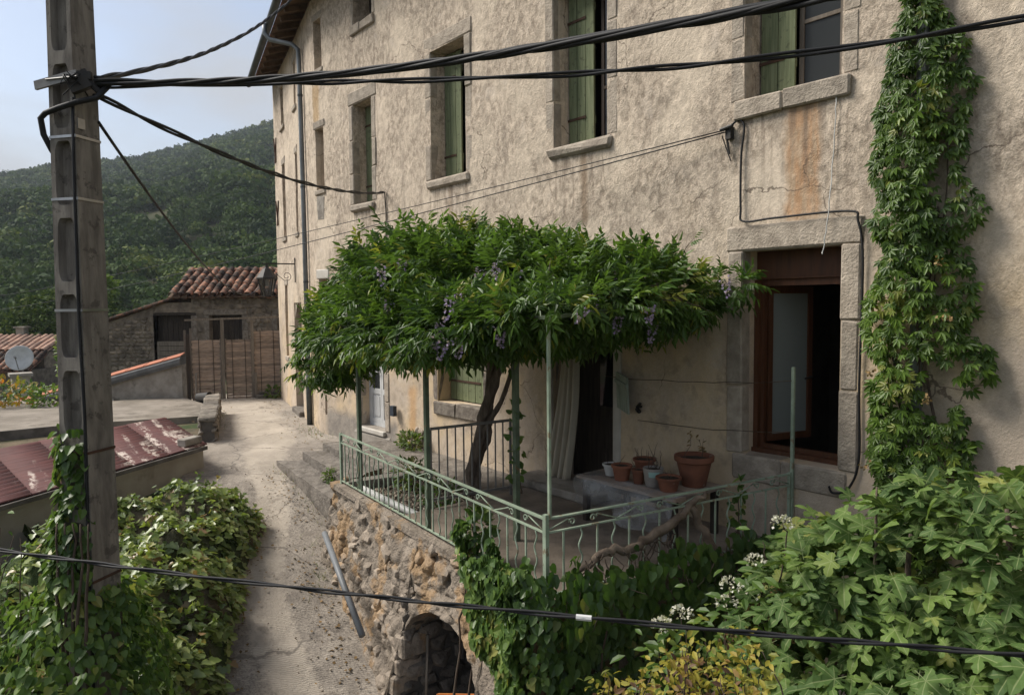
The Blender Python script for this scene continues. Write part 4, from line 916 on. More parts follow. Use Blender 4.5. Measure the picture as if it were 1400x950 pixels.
# ------------------------------------------------------------ concrete utility pole
PB, PTOP = V3(-5.66, -5.59, -2.0), V3(-5.99, -5.50, 6.2)
def utility_pole():
    t = thing('utility_pole', 'weathered square concrete utility pole with stepped recesses and cable bracket', 'utility pole', (PB[0], PB[1], -1.9))
    ang = math.radians(36.7); ux = V3(math.cos(ang), math.sin(ang), 0); uy = V3(-math.sin(ang), math.cos(ang), 0)   # face A looks along +ux, face B along -uy
    H = np.linalg.norm(PTOP-PB)
    def c(z): k = (z-PB[2])/(PTOP[2]-PB[2]); return PB+(PTOP-PB)*k
    def hw(z): return .124-.005*z
    def P(z, a, b): q = c(z); h = hw(z); return V3(q[0], q[1], z)+ux*a*h+uy*b*h
    # recessed face looks toward the camera's left: outward -uy ; plain face outward +ux
    zs = [-2.0]; cells = []; z = -1.7
    while z < 6.0:
        cells.append((z, z+.44)); z += .53
    m = MB()
    def quad(p, q, r, s): m.add([p, q, r, s], [(0, 1, 2, 3)])
    rec = .10   # recess depth as share of width
    z0, z1 = -2.0, 6.2
    quad(P(z0, 1, -1), P(z0, 1, 1), P(z1, 1, 1), P(z1, 1, -1)); quad(P(z0, 1, 1), P(z0, -1, 1), P(z1, -1, 1), P(z1, 1, 1)); quad(P(z0, -1, 1), P(z0, -1, -1), P(z1, -1, -1), P(z1, -1, 1)); quad(P(z1, -1, -1), P(z1, 1, -1), P(z1, 1, 1), P(z1, -1, 1))
    e = .66
    quad(P(z0, -1, -1), P(z0, -e, -1), P(z1, -e, -1), P(z1, -1, -1)); quad(P(z0, e, -1), P(z0, 1, -1), P(z1, 1, -1), P(z1, e, -1))
    edges = [z0]+[v for cc in cells for v in cc]+[z1]
    for i in range(0, len(edges), 2): quad(P(edges[i], -e, -1), P(edges[i], e, -1), P(edges[i+1], e, -1), P(edges[i+1], -e, -1))
    d = -.25
    for a, b in cells:
        n = 8; ring = []
        rr = .10
        for (cx, cz, s) in ((-1, a, 180), (1, a, 270), (1, b, 0), (-1, b, 90)):
            for k in range(n//2+1):
                th = math.radians(s+90*k/(n//2)); ring.append((cx*(e-.45*e)+.45*e*math.cos(th), (a+rr if cz == a else b-rr)+rr*math.sin(th)))
        o = [P(zz, aa, -1) for aa, zz in ring]; ii = [P(zz, aa*.86, d-.25) for aa, zz in ring]; N = len(ring)
        m.add(o+ii, [(k, (k+1) % N, N+(k+1) % N, N+k) for k in range(N)]+[tuple(range(N, 2*N))])
        # corner fillers between rectangle and rounded opening
        for (sx, zc, idx) in ((-1, a, range(0, 5)), (1, a, range(5, 10)), (1, b, range(10, 15)), (-1, b, range(15, 20))):
            m.add([P(zc, sx*e, -1)]+[o[k] for k in idx], [tuple(range(6))])
        m.add([P(a, -e, -1), P(a, e, -1), P(a+.0, e*.55, -1), P(a+.0, -e*.55, -1)], [(0, 1, 2, 3)])
    m.obj('shaft', 'pole_concrete', t)
    def band(z, mat, nm='steel_band'):
        b = MB(); s = 1.03
        for p, q in (((1, -1), (1, 1)), ((-1, -1), (1, -1)), ((-1, 1), (-1, -1)), ((1, 1), (-1, 1))):
            b.beam(P(z, p[0]*s, p[1]*s), P(z, q[0]*s, q[1]*s), .006, .018)
        b.obj(nm, mat, t)
    for z in (3.54, 3.11, 2.34, .45, 1.35): band(z, 'steel' if z > 2 else 'rust_iron')
    # bracket arm, insulator clamp, riser hose, number plate
    b = MB(); b.beam(P(3.90, -1.9, -1.15), P(3.95, 1.5, -1.15), .02, .06); b.obj('bracket_arm', 'iron_grey', t)
    b = MB(); b.tube([P(3.93, -.9, -1.3), P(3.93, 1.6, -1.3)], .006, 6); b.obj('tie_bolt', 'iron_grey', t)
    b = MB(); b.beam(P(3.86, .9, -1.2), P(3.92, 1.9, -.6), .06, .09); b.beam(P(3.95, 1.3, -1), P(3.95, 2.1, -.6), .04, .05); b.tube([P(3.99, 1.6, -.8), P(3.90, 1.9, -.5), P(3.84, 2.4, -.2)], .022, 8); b.obj('cable_clamp', 'iron_black', t)
    h = MB(); h.tube([P(3.90, 2.9, .0), P(3.80, 2.3, -.5), P(3.76, 1.4, -1.2), P(3.73, 0, -1.25), P(3.70, -1.0, -1.3), P(3.67, -1.5, -1.2), P(3.56, -1.4, -1.1), P(3.46, -1.2, -.7), P(3.3, -1.2, .6), P(2.0, -1.15, 1.1)], .02, 8); h.obj('cable_riser', 'cable_black', t, True)
    h = MB(); h.tube([P(3.8, .95, -1.02), P(3.4, .85, -1.06), P(2.3, .80, -1.08), P(1.6, .93, -1.06), P(.3, .8, -1.06), P(-1.6, .85, -1.06)], .011, 6); h.obj('cable_riser', 'cable_black', t, True)
    h = MB(); q = P(3.63, 1.03, -.55); h.beam(q+V3(0, 0, -.035), q+V3(0, 0, .035), .012, .06, uy); h.obj('number_plate', 'steel', t)
    # small tangle of wire ends at the clamp
    for k in range(6):
        p = P(3.9, 1.2, -1.1); q = [p+rng.normal(size=3)*.05 for _ in range(4)]; h = MB(); h.tube(q, .005, 5); h.obj('wire_end', 'cable_black', t, True)
    return P
POLE = utility_pole()
# ------------------------------------------------------------ overhead cables
def cable(name, label, pts, r, strands=1, sag=0., n=70, tw=26, mat='cable_black', cat='cable', extra=None, group=None, ext=(0, 0)):
    pts = [np.asarray(p, float) for p in pts]
    s = np.concatenate([[0], np.cumsum([np.linalg.norm(b-a) for a, b in zip(pts[:-1], pts[1:])])]); s /= s[-1]; u = np.linspace(0, 1, n)
    if len(pts) > 3: cf = [np.polyfit(s, [p[k] for p in pts], 3) for k in range(3)]; L = np.stack([np.polyval(c, u) for c in cf], 1)
    else: L = np.stack([np.interp(u, s, [p[k] for p in pts]) for k in range(3)], 1); L[:, 2] -= sag*4*u*(1-u)
    for side in (0, 1):   # carry the line on beyond the stretch in view
        if ext[side]:
            e0, e1 = (L[0], L[1]) if side == 0 else (L[-1], L[-2]); d = norm(e0-e1); q = np.linspace(0, 1, 41)[1:, None]*ext[side]; X = e0+d*q+V3(0, 0, 1)*(.004*q*q); L = np.concatenate([X[::-1], L]) if side == 0 else np.concatenate([L, X])
    if any(ext): n = len(L); s2 = np.concatenate([[0], np.cumsum(np.linalg.norm(np.diff(L, axis=0), axis=1))]); u = s2/np.linalg.norm(pts[-1]-pts[0])
    root = thing(name, label, cat, L[0], group) if strands > 1 or extra else None
    for q in range(strands):
        m = MB(); path = []
        for i in range(n):
            d = norm(L[min(i+1, n-1)]-L[max(i-1, 0)]); x, uu, _ = frame(d); a = 2*math.pi*q/max(1, strands)+u[i]*tw+.6*math.sin(u[i]*19+q)
            path.append(L[i]+(x*math.cos(a)+uu*math.sin(a))*r*(1.1 if strands > 1 else 0))
        m.tube(path, r*(1.0 if strands < 4 else .9), 7)
        if root: m.obj('strand', mat, root, True)
        else: tag(m.obj(name, mat, None, True, origin=L[0]), label, cat, group)
    if extra: extra(root, L)
    return root
PC = POLE(3.92, 2.2, -.4)
cable('overhead_cable', 'thick twisted black cable bundle from the pole bracket passing the shuttered windows', [PC, V3(-4.42, -4.54, 3.8), V3(-3.22, -4.04, 3.7), V3(-2.39, -3.82, 3.63), V3(-1.78, -3.72, 3.57), V3(-1.34, -3.66, 3.51), V3(-.96, -3.67, 3.46)], .0135, 4, 0, 110, 22, ext=(0, 16))
cable('overhead_cable', 'thinner twisted pair of black cable strung below the thick bundle', [PC+V3(-.03, 0, -.03), V3(-4.28, -4.21, 3.8), V3(-2.87, -3.3, 3.69), V3(-2.27, -2.97, 3.65), V3(-1.09, -2.4, 3.66), V3(-.6, -2.28, 3.66)], .0098, 2, 0, 90, 26, ext=(0, 12))
cable('overhead_cable', 'twisted black cable rising from the pole up to the eaves', [PC+V3(0, 0, .03), V3(-6.64, -4.82, 4.35), V3(-7.7, -4.15, 4.91), V3(-9.28, -3.15, 5.81), V3(-10.96, -1.93, 6.95), V3(-12.9, -.45, 8.6)], .011, 3, 0, 100, 46)
cable('service_cable', 'black service cable from the pole to the wall beside a shuttered window', [PC+V3(-.03, 0, -.08), V3(-11.24, -.03, 4.36)], .012, 2, .22, 70, 34)
cable('service_cable', 'single black cable dropping from the pole toward the stone house roof', [POLE(3.68, 1.05, .9), V3(-26.8, 3.4, 3.2)], .012, 1, .75, 60)
for k, dz in enumerate((0, -.07)):
    cable('telephone_wire', ('upper' if k == 0 else 'lower')+' thin wire of the pair strung from the wall hook along the plaster', [V3(-4.24, -.08, 4.09+dz*.3), V3(-52, -6.5, 2.7+dz*10)], .006 if k == 0 else .007, 1, .35+.1*k, 60)
def clip(root, L):
    m = MB(); i = int(np.argmin(np.abs(L[:, 0]+1.91))); d = norm(L[i+1]-L[i]); m.tube([L[i]-d*.03, L[i]+d*.03], .012, 8); m.obj('clip', 'plastic_white', root)
cable('overhead_cable', 'low black cable with a white clip crossing in front of the ivy', [V3(-4.49, -6.45, 1.22), V3(-4.14, -6.18, 1.21), V3(-3.1, -5.39, 1.15), V3(-1.91, -4.5, 1.14), V3(-.69, -3.65, 1.18), V3(-.4, -3.44, 1.185)], .0055, 2, .0, 90, 46, extra=clip, ext=(14, 6.1))
# ------------------------------------------------------------ low shed with red sheet roof
def shed():
    t = thing('shed', 'low cement shed with a flaking dark red sheet roof below the lane', 'shed', (-12, -4.4, -.6))
    E0, E1 = V3(-9.6, -6.85, .02), V3(-12.48, -2.86, .02); T0, T1 = V3(-12.1, -7.2, .27), V3(-14.45, -3.05, .27)
    m = MB(); i0, i1 = E0+V3(-.1, .02, 0), E1+V3(-.12, .0, 0); b0, b1 = T0+V3(.1, .05, 0), T1+V3(.1, 0, 0); zb = -1.6
    prism(m, [(i0[0], i0[1], -.03), (i1[0], i1[1], -.03), (b1[0], b1[1], .21), (b0[0], b0[1], .21)][::-1], zb); m.obj('wall', 'shed_wall', t)
    n = 6
    for k in range(n):   # overlapping corrugated sheets laid side by side along the eave
        u0, u1 = k/n, (k+1)/n+.012; nx, ny = 44, 2; P = np.zeros((nx, ny, 3))
        for i in range(nx):
            for j in range(ny):
                v = i/(nx-1); u = u0+(u1-u0)*j; p = (E0*(1-u)+E1*u)*(1-v)+(T0*(1-u)+T1*u)*v; p[2] += .014*math.sin(v*2*math.pi*16)+.012+.006*(k % 2)+random.uniform(-.001, .001); P[i, j] = p
        me = grid_mesh('roof_sheet', P-root_loc(t), 'sheet_red'); me.flip_normals() if me.polygons[0].normal.z < 0 else None
        o = link('roof_sheet', me, t); md = o.modifiers.new('thickness', 'SOLIDIFY'); md.thickness = .006
    m = MB(); m.beam(E0+V3(.03, .02, -.03), E1+V3(.03, .02, -.03), .03, .06); m.obj('eave_board', 'cement_dark', t)
    m = MB(); d = norm(E1-E0); m.rough(E1-d*.22+V3(-.18, -.05, .105), [d, V3(-d[1], d[0], 0), V3(0, 0, 1)], (.42, .17, .12), .012, .006, 4); tag(m.obj('concrete_block', 'cement', None, origin=E1-d*.22+V3(-.18, -.05, .045)), 'pale concrete block holding down the red shed roof corner', 'block')
shed()
# low stone wall beside the lane, concrete platform, rendered wall with red coping
def low_wall():
    t = thing('low_stone_wall', 'short low grey stone wall along the lane edge above the shed', 'wall', (-16, -1.7, -.35))
    A, B = V3(-14.62, -2.20, 0), V3(-18.3, -.98, 0); d = norm(B-A); n = V3(-d[1], d[0], 0); L = np.linalg.norm(B-A); z = -.5; 
    m = MB(); m.beam(A+V3(0, 0, -.15), B+V3(0, 0, -.15), .26, .6); m.obj('core', 'cement_dark', t)
    while z < .06:
        h = random.uniform(.13, .17); s = -.05
        while s < L:
            w = random.uniform(.22, .42)
            for sg in (-1, 1): put_stone(t, GST, A+d*(s+w/2)+n*sg*.12+V3(0, 0, z+h/2), d, n*sg, w, h*1.05, .16, random.uniform(-.06, .06))
            z0 = z; s += w
        z += h
    s = -.06
    while s < L:
        w = random.uniform(.3, .5); m = MB(); m.rough(A+d*(s+w/2)+V3(0, 0, z+.05), [d, n, V3(0, 0, 1)], (w-.01, .36, .11), .03, .018, int(s*50)); m.obj('coping_stone', 'wall_stone', t); s += w
low_wall()
def platform():
    m = MB(); prism(m, [(-18.15, -9, -.2), (-18.1, -3.5, -.2), (-17.6, -1.35, -.22), (-19.5, -.75, -.22), (-21.6, -.85, -.2), (-22.2, -2.8, -.2), (-24.5, -5.0, -.2), (-25.5, -9, -.2)], -1.6); o = m.obj('concrete_platform', 'platform_cement', None, origin=(-20, -4, -1.6)); o['kind'] = 'structure'
    m = MB(); m.beam(V3(-18.06, -9, -.32), V3(-18.02, -3.5, -.32), .06, .30); m.obj('platform_edge', 'cement_dark', o)
platform()
def coping_wall():
    t = thing('rendered_wall', 'stained rendered wall with sloping red topped coping beside the woven fence', 'wall', (-22, -2.1, -.3))
    A, B = V3(-21.42, -.88, 0), V3(-24.3, -4.6, 0); d = norm(B-A); n = V3(d[1], -d[0], 0)
    n = n if n@(CAM-A) > 0 else -n; zA, zB = 1.0, -.28; m = MB(); w = .3
    def sl(s, off, dz): p = A+(B-A)*s; return V3(p[0], p[1], zA+(zB-zA)*s+dz)+n*off
    m.hexa([V3(*(A+n*.0)[:2], -.6), V3(*(B)[:2], -.6), V3(*(B-n*w)[:2], -.6), V3(*(A-n*w)[:2], -.6), sl(0, 0, -.25), sl(1, 0, -.25), sl(1, -w, -.25), sl(0, -w, -.25)]); m.obj('wall', 'cement', t)
    m = MB(); pr = [(.10, -.26), (.13, -.18), (.11, -.08), (.04, -.03), (-.3, -.03), (-.3, -.26)]; N = len(pr)
    m.add([sl(0, a, b) for a, b in pr]+[sl(1, a, b) for a, b in pr], [(k, (k+1) % N, N+(k+1) % N, N+k) for k in range(N)]+[tuple(range(N)), tuple(range(2*N-1, N-1, -1))]); m.obj('coping', 'coping_grey', t)
    for k in range(9):
        m = MB(); m.add([sl(k/9+.003, .05, -.026), sl((k+1)/9-.003, .05, -.026), sl((k+1)/9-.003, -.28, .06), sl(k/9+.003, -.28, .06), sl(k/9+.003, .05, -.001), sl((k+1)/9-.003, .05, -.001), sl((k+1)/9-.003, -.28, .085), sl(k/9+.003, -.28, .085)], [(0, 1, 2, 3), (4, 7, 6, 5), (0, 4, 5, 1), (1, 5, 6, 2), (2, 6, 7, 3), (3, 7, 4, 0)]); m.obj('coping_tile', 'coping_red', t)
    q = sl(.42, .012, -.72); m = MB(); m.beam(q, q+n*.02, .11, .11); m.obj('vent_cover', 'white_sill', t)
coping_wall()
def fence():
    A, B = V3(-21.35, -.78, -.3), V3(-20.5, 1.72, -.3); d = norm(B-A); L = np.linalg.norm(B-A); n = norm(V3(d[1], -d[0], 0)); n = n if n@(CAM-A) > 0 else -n
    labs = ['woven wood fence panel standing next to the rendered wall', 'woven wood fence panel between the two timber posts', 'taller woven wood fence panel raised beside the plastered house corner']
    segs = [(.06, .345, 0, 1.72), (.40, .665, 0, 1.72), (.69, .965, .18, 1.95)]
    for (s0, s1, zb, zt), lb in zip(segs, labs):
        p0, p1 = A+d*L*s0, A+d*L*s1; t = thing('woven_fence', lb, 'fence', (p0+p1)/2, 'woven fence panels across the lane')
        ns = 24; w = (zt-zb)/ns
        for k in range(ns):
            z = zb+w*(k+.5); o = .012*(1 if k % 2 else -1); m = MB(); pts = []
            N = 9; top = []; bot = []
            for i in range(N):
                q = p0+(p1-p0)*i/(N-1)+n*(o*math.cos(i*math.pi/2)+.005)+V3(0, 0, z+random.uniform(-.004, .004)); top.append(q+V3(0, 0, w*.47)); bot.append(q-V3(0, 0, w*.47))
            m.add(bot+top+[q-n*.008 for q in bot]+[q-n*.008 for q in top], [(i, i+1, N+i+1, N+i) for i in range(N-1)]+[(2*N+i+1, 2*N+i, 3*N+i, 3*N+i+1) for i in range(N-1)]+[(N+i, N+i+1, 3*N+i+1, 3*N+i) for i in range(N-1)]); m.obj('slat', 'wood_fence', t)
        for s in (0, .25, .5, .75, 1):
            q = p0+(p1-p0)*s+n*(.028 if s in (.25, .75) else 0); m = MB(); m.beam(q+V3(0, 0, zb-.02)-n*.03*(s == .5), q+V3(0, 0, zt+.03)-n*.03*(s == .5), .035 if s in (0, 1) else .016, .03 if s in (0, 1) else .012, n); m.obj('upright', 'wood_dark' if s in (.25, .75) else 'wood_grey', t)
    t = thing('timber_frame', 'grey timber posts with a thin horizontal bar above the woven fence', 'frame', A+d*L*.4, None)
    for s, h, w in ((.025, 1.9, .09), (.37, 2.35, .09), (.675, 2.3, .08), (.985, 2.2, .07)):
        q = A+d*L*s+n*.04; m = MB(); m.beam(q+V3(0, 0, -.05), q+V3(0, 0, h), w, .07, n); m.obj('post', 'wood_grey' if s > .1 else 'wood_dark', t)
    m = MB(); m.beam(A+d*L*(-.0)+n*.09+V3(0, 0, 2.30), B+n*.09+V3(0, 0, 2.36), .03, .05); m.obj('top_bar', 'wood_grey', t)
    for s, h in ((-.02, 2.0), (.04, 2.05)):
        q = A+d*L*s-n*.6; m = MB(); m.beam(q+V3(0, 0, -.05), q+V3(0, 0, h), .06, .06, n); m.obj('stake', 'wood_grey', t)
    q = A+d*L*.70+n*.12; m = MB(); m.beam(q, q+V3(0, 0, .75), .07, .05, n); m.obj('stake', 'wood_grey', t)
    m = MB(); q = A+d*L*.84+n*.05
    m.rough(q+V3(0, 0, .04), [d, n, V3(0, 0, 1)], (.75, .28, .10), .015, .006, 2); m.rough(q+V3(0, 0, .135)-n*.08, [d, n, V3(0, 0, 1)], (.7, .16, .09), .015, .006, 3); tag(m.obj('fence_step', 'step_stone', None, origin=q), 'low stone step under the taller woven fence panel', 'step')
    # black bucket lying on its side
    c = A+d*L*.12+n*.75; ax = norm(d*.8+n*.5); m = MB(); pr = [(.02, 0), (.13, .0), (.165, .34), (.175, .345), (.17, .36), (.15, .35), (.12, .03), (.0, .03)]; u, v, _ = frame(ax)
    N = 16; vs = [c+V3(0, 0, .17)+ax*z+r*(u*math.cos(2*math.pi*k/N)+v*math.sin(2*math.pi*k/N)) for r, z in pr for k in range(N)]
    m.add(vs, [(i*N+k, i*N+(k+1) % N, (i+1)*N+(k+1) % N, (i+1)*N+k) for i in range(len(pr)-1) for k in range(N)]); tag(m.obj('bucket', 'iron_black', None, True, origin=c), 'black plastic bucket lying on its side by the woven fence', 'bucket')
    m = MB(); q = A+d*L*.10+n*.5; m.tube([q, q+n*-.38+V3(0, 0, .8)], .03, 6); tag(m.obj('wood_stake', 'wood_grey', None, origin=q), 'short pale stick leaning on the woven fence by the bucket', 'stick')
fence()
# ------------------------------------------------------------ stone house with canal tile roof behind the fence
TILE = None
def tile_mesh(name, mat, L=.42, r0=.085, r1=.07, n=6):
    vs, fs = [], []
    for (y, r) in ((0, r0), (L, r1)):
        for k in range(n+1):
            a = math.pi*k/n; vs.append((r*math.cos(a), y, r*math.sin(a)*.95))
    for (y, r) in ((0, r0-.014), (L, r1-.014)):
        for k in range(n+1):
            a = math.pi*k/n; vs.append((r*math.cos(a), y, r*math.sin(a)*.95))
    N = n+1
    for k in range(n): fs += [(k, k+1, N+k+1, N+k), (2*N+k+1, 2*N+k, 3*N+k, 3*N+k+1), (k+1, k, 2*N+k, 2*N+k+1)]
    me = bpy.data.meshes.new(name); me.from_pydata(vs, [], fs); me.materials.append(MT[mat]); me.shade_smooth(); me.set_sharp_from_angle(angle=math.radians(45)); return me
def tiled(parent, A, B, rise, courses, cols, mat='tile', scale=1., as_parts=True, name='tile'):
    """canal tiles: eave A->B, rise = vector from eave to ridge"""
    d = norm(B-A); L = np.linalg.norm(B-A); up = norm(rise); n = norm(np.cross(d, up)); n = n if n[2] > 0 else -n; me = tile_mesh(name, mat, np.linalg.norm(rise)/courses*1.16, L/cols*.43, L/cols*.36)
    rl = root_loc(parent); prev = None
    for c in range(cols):
        for k in range(courses):
            for low in (0, 1):
                p = A+d*L*(c+(.5 if low == 0 else 1.))/cols+rise*k/courses+n*(.02+.018*1+(-.005 if low else .035))+rng.normal(size=3)*.009
                if low and c == cols-1: continue
                X, Y, Z = d, up+n*.035, n
                if low: X, Z = d, -n
                o = bpy.data.objects.new(name, me); COL.objects.link(o); o.parent = parent
                Yn = norm(Y+d*random.uniform(-.03, .03)); Zn = norm(Z-Yn*(Z@Yn)); Xn = np.cross(Yn, Zn)
                M = Matrix(np.stack([Xn, Yn, Zn], 1).tolist()).to_4x4(); M.translation = Vector((p-rl).tolist()); o.matrix_basis = M
def stone_house():
    t = thing('stone_house', 'old low stone house with mossy clay tile roof behind the woven fence', 'house', (-29, 1.2, -.3))
    D = norm(V3(.637, .771, 0)); N = norm(V3(D[1], -D[0], 0)); N = N if N@(CAM-V3(-28, 2, 0)) > 0 else -N
    A = V3(-29.05, .92, -.4); L = 5.4; B = A+D*L; zt = 2.72
    S = Wall(A[:2], D[:2], N[:2]); S.flip = False
    ops = [(-.62, .62, .1, 2.06), (1.3, 2.55, .1, 2.06), (3.9, 4.5, 1.25, 2.06)]
    m = MB()
    def wl(a0, a1, z0, z1): S.box(m, a0, a1, z0, z1, -.4, 0)
    wl(-.0, .62-.62+.0001, -.4, -.39)
    wl(.63, 1.3, -.4, 2.06); wl(2.55, 3.9, -.4, 2.06); wl(3.9, 4.5, -.4, 1.25); wl(4.5, L, -.4, 2.06); wl(.63, L, 2.0605, zt); m.obj('wall', 'house_stone', t)
    m = MB(); b = 2.9; rd = 1.55
    m.add([S.p(.0, -.4, -.4), S.p(0, -.4, -b), S.p(0, zt, -b), S.p(0, zt+.95, -b*.5), S.p(0, zt, -.0), S.p(0, -.4, 0)], [(0, 1, 2, 3, 4, 5)][:0]); 
    m.hexa([S.p(0, 1.9, 0.001), S.p(L, 1.9, -.41), S.p(L, 1.9, -b), S.p(0, 1.9, -b), S.p(0, zt, -.41), S.p(L, zt, -.41), S.p(L, zt, -b), S.p(0, zt, -b)]) if False else None
    S.box(m, .02, .40, -.4, zt, -b, -.41); S.box(m, L-.4, L, -.4, zt, -b, -.41); S.box(m, .4, L-.4, -.4, zt, -b, -b+.3); m.obj('wall', 'house_stone', t)
    m = MB(); m.add([S.p(.02, zt, 0), S.p(.02, zt, -b), S.p(.02, zt+.98, -b*.55)], [(0, 1, 2), (2, 1, 0)][:1]); m.obj('gable', 'house_stone', t)
    # stones proud of the mortar on the visible front
    z = -.2; cnt = 0
    while z < zt-.1:
        h = random.uniform(.14, .2); a = .66
        while a < L-.1:
            w = random.uniform(.18, .4); mid = (a+w/2, z+h/2)
            if a+w < L and not any(o[0]-.28 < mid[0] < o[1]+.28 and o[2]-.1 < mid[1] < o[3]+.22 for o in ops) and cnt < 120: put_stone(t, HST, S.p(mid[0], mid[1], 0), D, N, w, h, .1, random.uniform(-.06, .06)); cnt += 1
            a += w
        z += h
    for i, o in enumerate(ops):
        a0, a1, z0, z1 = o
        if i == 0: a0, a1 = -.62, .60
        m = MB(); S.block(m, a0-.2, a1+.2, z1+.003, z1+.2 if i else z1+.1, -.15, .03, seed=200+i); m.obj('lintel', 'granite_dark' if i else 'wood_dark', t)
        for k, (p, q) in enumerate(((a0-.2, a0), (a1, a1+.24))):
            if i == 0 and k == 0: continue
            z = max(z0, -.35)
            while z < z1-.05:
                h = min(.46, z1-z); m = MB(); S.block(m, p, q, z+.004, z+h-.004, -.15, .025, seed=int(210+i*10+k*5+z*7)); m.obj('jamb_stone', 'granite_dark', t); z += h
        npk = 6 if i < 2 else 3
        dr = MB(); S.box(dr, a0, a1, z0-.3 if i < 2 else z0, z1, -.36, -.30); dd = dr.obj('door' if i < 2 else 'window', 'wood_dark', t)
        for k in range(npk):
            m = MB(); w = (a1-a0)/npk; S.box(m, a0+k*w+.008, a0+(k+1)*w-.008, z0-.2 if i < 2 else z0+.02, z1-.01, -.299, -.27-random.uniform(0, .008)); m.obj('plank', 'wood_dark', dd)
    m = MB(); S.box(m, 4.02, 4.12, 1.3, 2.0, -.262, -.25); S.box(m, 3.93, 4.47, 1.62, 1.66, -.262, -.25); m.obj('window_bar', 'wood_grey', t)
    # tile roof, eave to ridge
    A2 = S.p(-.12, zt+.03, .28); B2 = S.p(L+.2, zt+.03, .28); rise = S.p(0, zt+1.08, -1.62)-S.p(0, zt+.03, .28)
    m = MB(); e = V3(0, 0, -.03); m.hexa([A2+e, B2+e, B2+rise+e, A2+rise+e, A2, B2, B2+rise, A2+rise]); rf = m.obj('roof', 'wood_soffit', t)
    tiled(rf, A2, B2, rise, 8, 18)
    for k in range(14):
        p = A2+rise+(B2-A2)*(k+.0)/14+V3(0, 0, .02); me = tile_mesh('ridge_tile', 'tile', .46, .13, .115) if k == 0 else me
        o = bpy.data.objects.new('ridge_tile', me); COL.objects.link(o); o.parent = rf; M = Matrix(np.stack([np.cross(D, V3(0, 0, 1)), D, V3(0, 0, 1)], 1).tolist()).to_4x4(); M.translation = Vector((p-root_loc(t)).tolist()); o.matrix_basis = M
    m = MB(); Rb = S.p(0, zt+.0, -3.4)-S.p(0, zt+1.08, -1.62); m.add([A2+rise, B2+rise, B2+rise+Rb, A2+rise+Rb], [(0, 1, 2, 3)]); m.obj('roof_back', 'tile', rf)
    # lean-to wing on the left with sloping verge
    A3 = -2.9; m = MB(); vs = []
    for o_ in (-.0, -2.6): vs += [S.p(A3, -.6, o_), S.p(-.84, -.6, o_), S.p(-.84, 2.06 if o_ == 0 else 2.5, o_), S.p(-.84, 2.16, o_) if False else S.p(-.7, 2.42, o_), S.p(A3, 1.72, o_)]
    m.add(vs, [(0, 1, 2, 3, 4), (9, 8, 7, 6, 5), (0, 5, 6, 1), (4, 9, 5, 0), (3, 8, 9, 4)]); m.obj('lean_to_wall', 'house_stone', t)
    m = MB(); S.box(m, -.84, .63, 2.17, 2.55, -.4, .0); m.obj('wall', 'house_stone', t)
    m = MB(); S.box(m, -.82, .0, -.4, 2.05, -2.6, -2.5); S.box(m, -.83, -.6, -.4, 2.06, -.5, -.37); m.obj('porch_back', 'wood_dark', t)
    z = -.3; cnt = 0
    while z < 2.2:
        h = random.uniform(.12, .18); a = A3+.03
        while a < -.9:
            w = random.uniform(.16, .36); top = 1.72+(a+w/2-A3)/2.2*.7-.1
            if z+h < top and a+w < -.86 and cnt < 120: put_stone(t, HST, S.p(a+w/2, z+h/2, 0), D, N, w, h, .09, random.uniform(-.06, .06)); cnt += 1
            a += w
        z += h
    p0, p1 = S.p(A3-.1, 1.72, .0), S.p(0.0, 2.66, .0); rs = V3(0, 0, 0)-N*2.6+V3(0, 0, .2)
    m = MB(); e = V3(0, 0, .07); m.hexa([p0+N*.1, p1+N*.1, p1+rs, p0+rs, p0+N*.1+e, p1+N*.1+e, p1+rs+e, p0+rs+e]); r2 = m.obj('lean_to_roof', 'tile', t)
    for k in range(8):
        q = p0+(p1-p0)*k/8+N*.08+V3(0, 0, .06); q2 = p0+(p1-p0)*(k+1.12)/8+N*.08+V3(0, 0, .06); m = MB(); m.tube([q, q2], [.075, .06], 7); m.obj('verge_tile', 'tile', r2)
    # pale boards at the yard entrance
    for k in range(4):
        m = MB(); S.box(m, -.6, .5, .35+k*.19, .35+k*.19+.17, .22, .26); m.obj('board', 'wood_grey', t)
stone_house()
def far_house():
    t = thing('far_house', 'distant cottage with weathered clay tile roof below the wooded hill', 'house', (-52, -3, -4))
    D = norm(V3(.637, .771, 0)); N = norm(V3(D[1], -D[0], 0)); S = Wall((-53.5, -5.6), D[:2], N[:2]); S.flip = False
    m = MB(); S.box(m, 0, 4.9, -4.2, -1.25, -4, 0); m.obj('wall', 'house_stone', t)
    A = S.p(-.3, -1.3, .35); B = S.p(5.1, -1.3, .35); rise = S.p(0, -.32, -1.5)-S.p(0, -1.3, .35); m = MB(); e = V3(0, 0, -.05); m.hexa([A+e, B+e, B+rise+e, A+rise+e, A, B, B+rise, A+rise]); r = m.obj('roof', 'tile', t)
    tiled(r, A, B, rise, 4, 13, 'tile')
    A = S.p(-.3, -.25, -1.4); B = S.p(5.0, -.25, -1.4); rise = S.p(0, .55, -3.6)-S.p(0, -.25, -1.4); m = MB(); m.hexa([A+e, B+e, B+rise+e, A+rise+e, A, B, B+rise, A+rise]); r = m.obj('roof', 'tile_pale', t); tiled(r, A, B, rise, 4, 13, 'tile_pale')
    m = MB(); S.box(m, 0, 4.8, -3, -.3, -5.5, -1.5); m.obj('wall', 'house_stone', t)
    m = MB(); S.box(m, 1.6, 2.1, .2, 1.15, -4.2, -3.7); S.box(m, 1.5, 2.2, 1.15, 1.25, -4.3, -3.6); m.obj('chimney', 'shed_wall', t)
far_house()
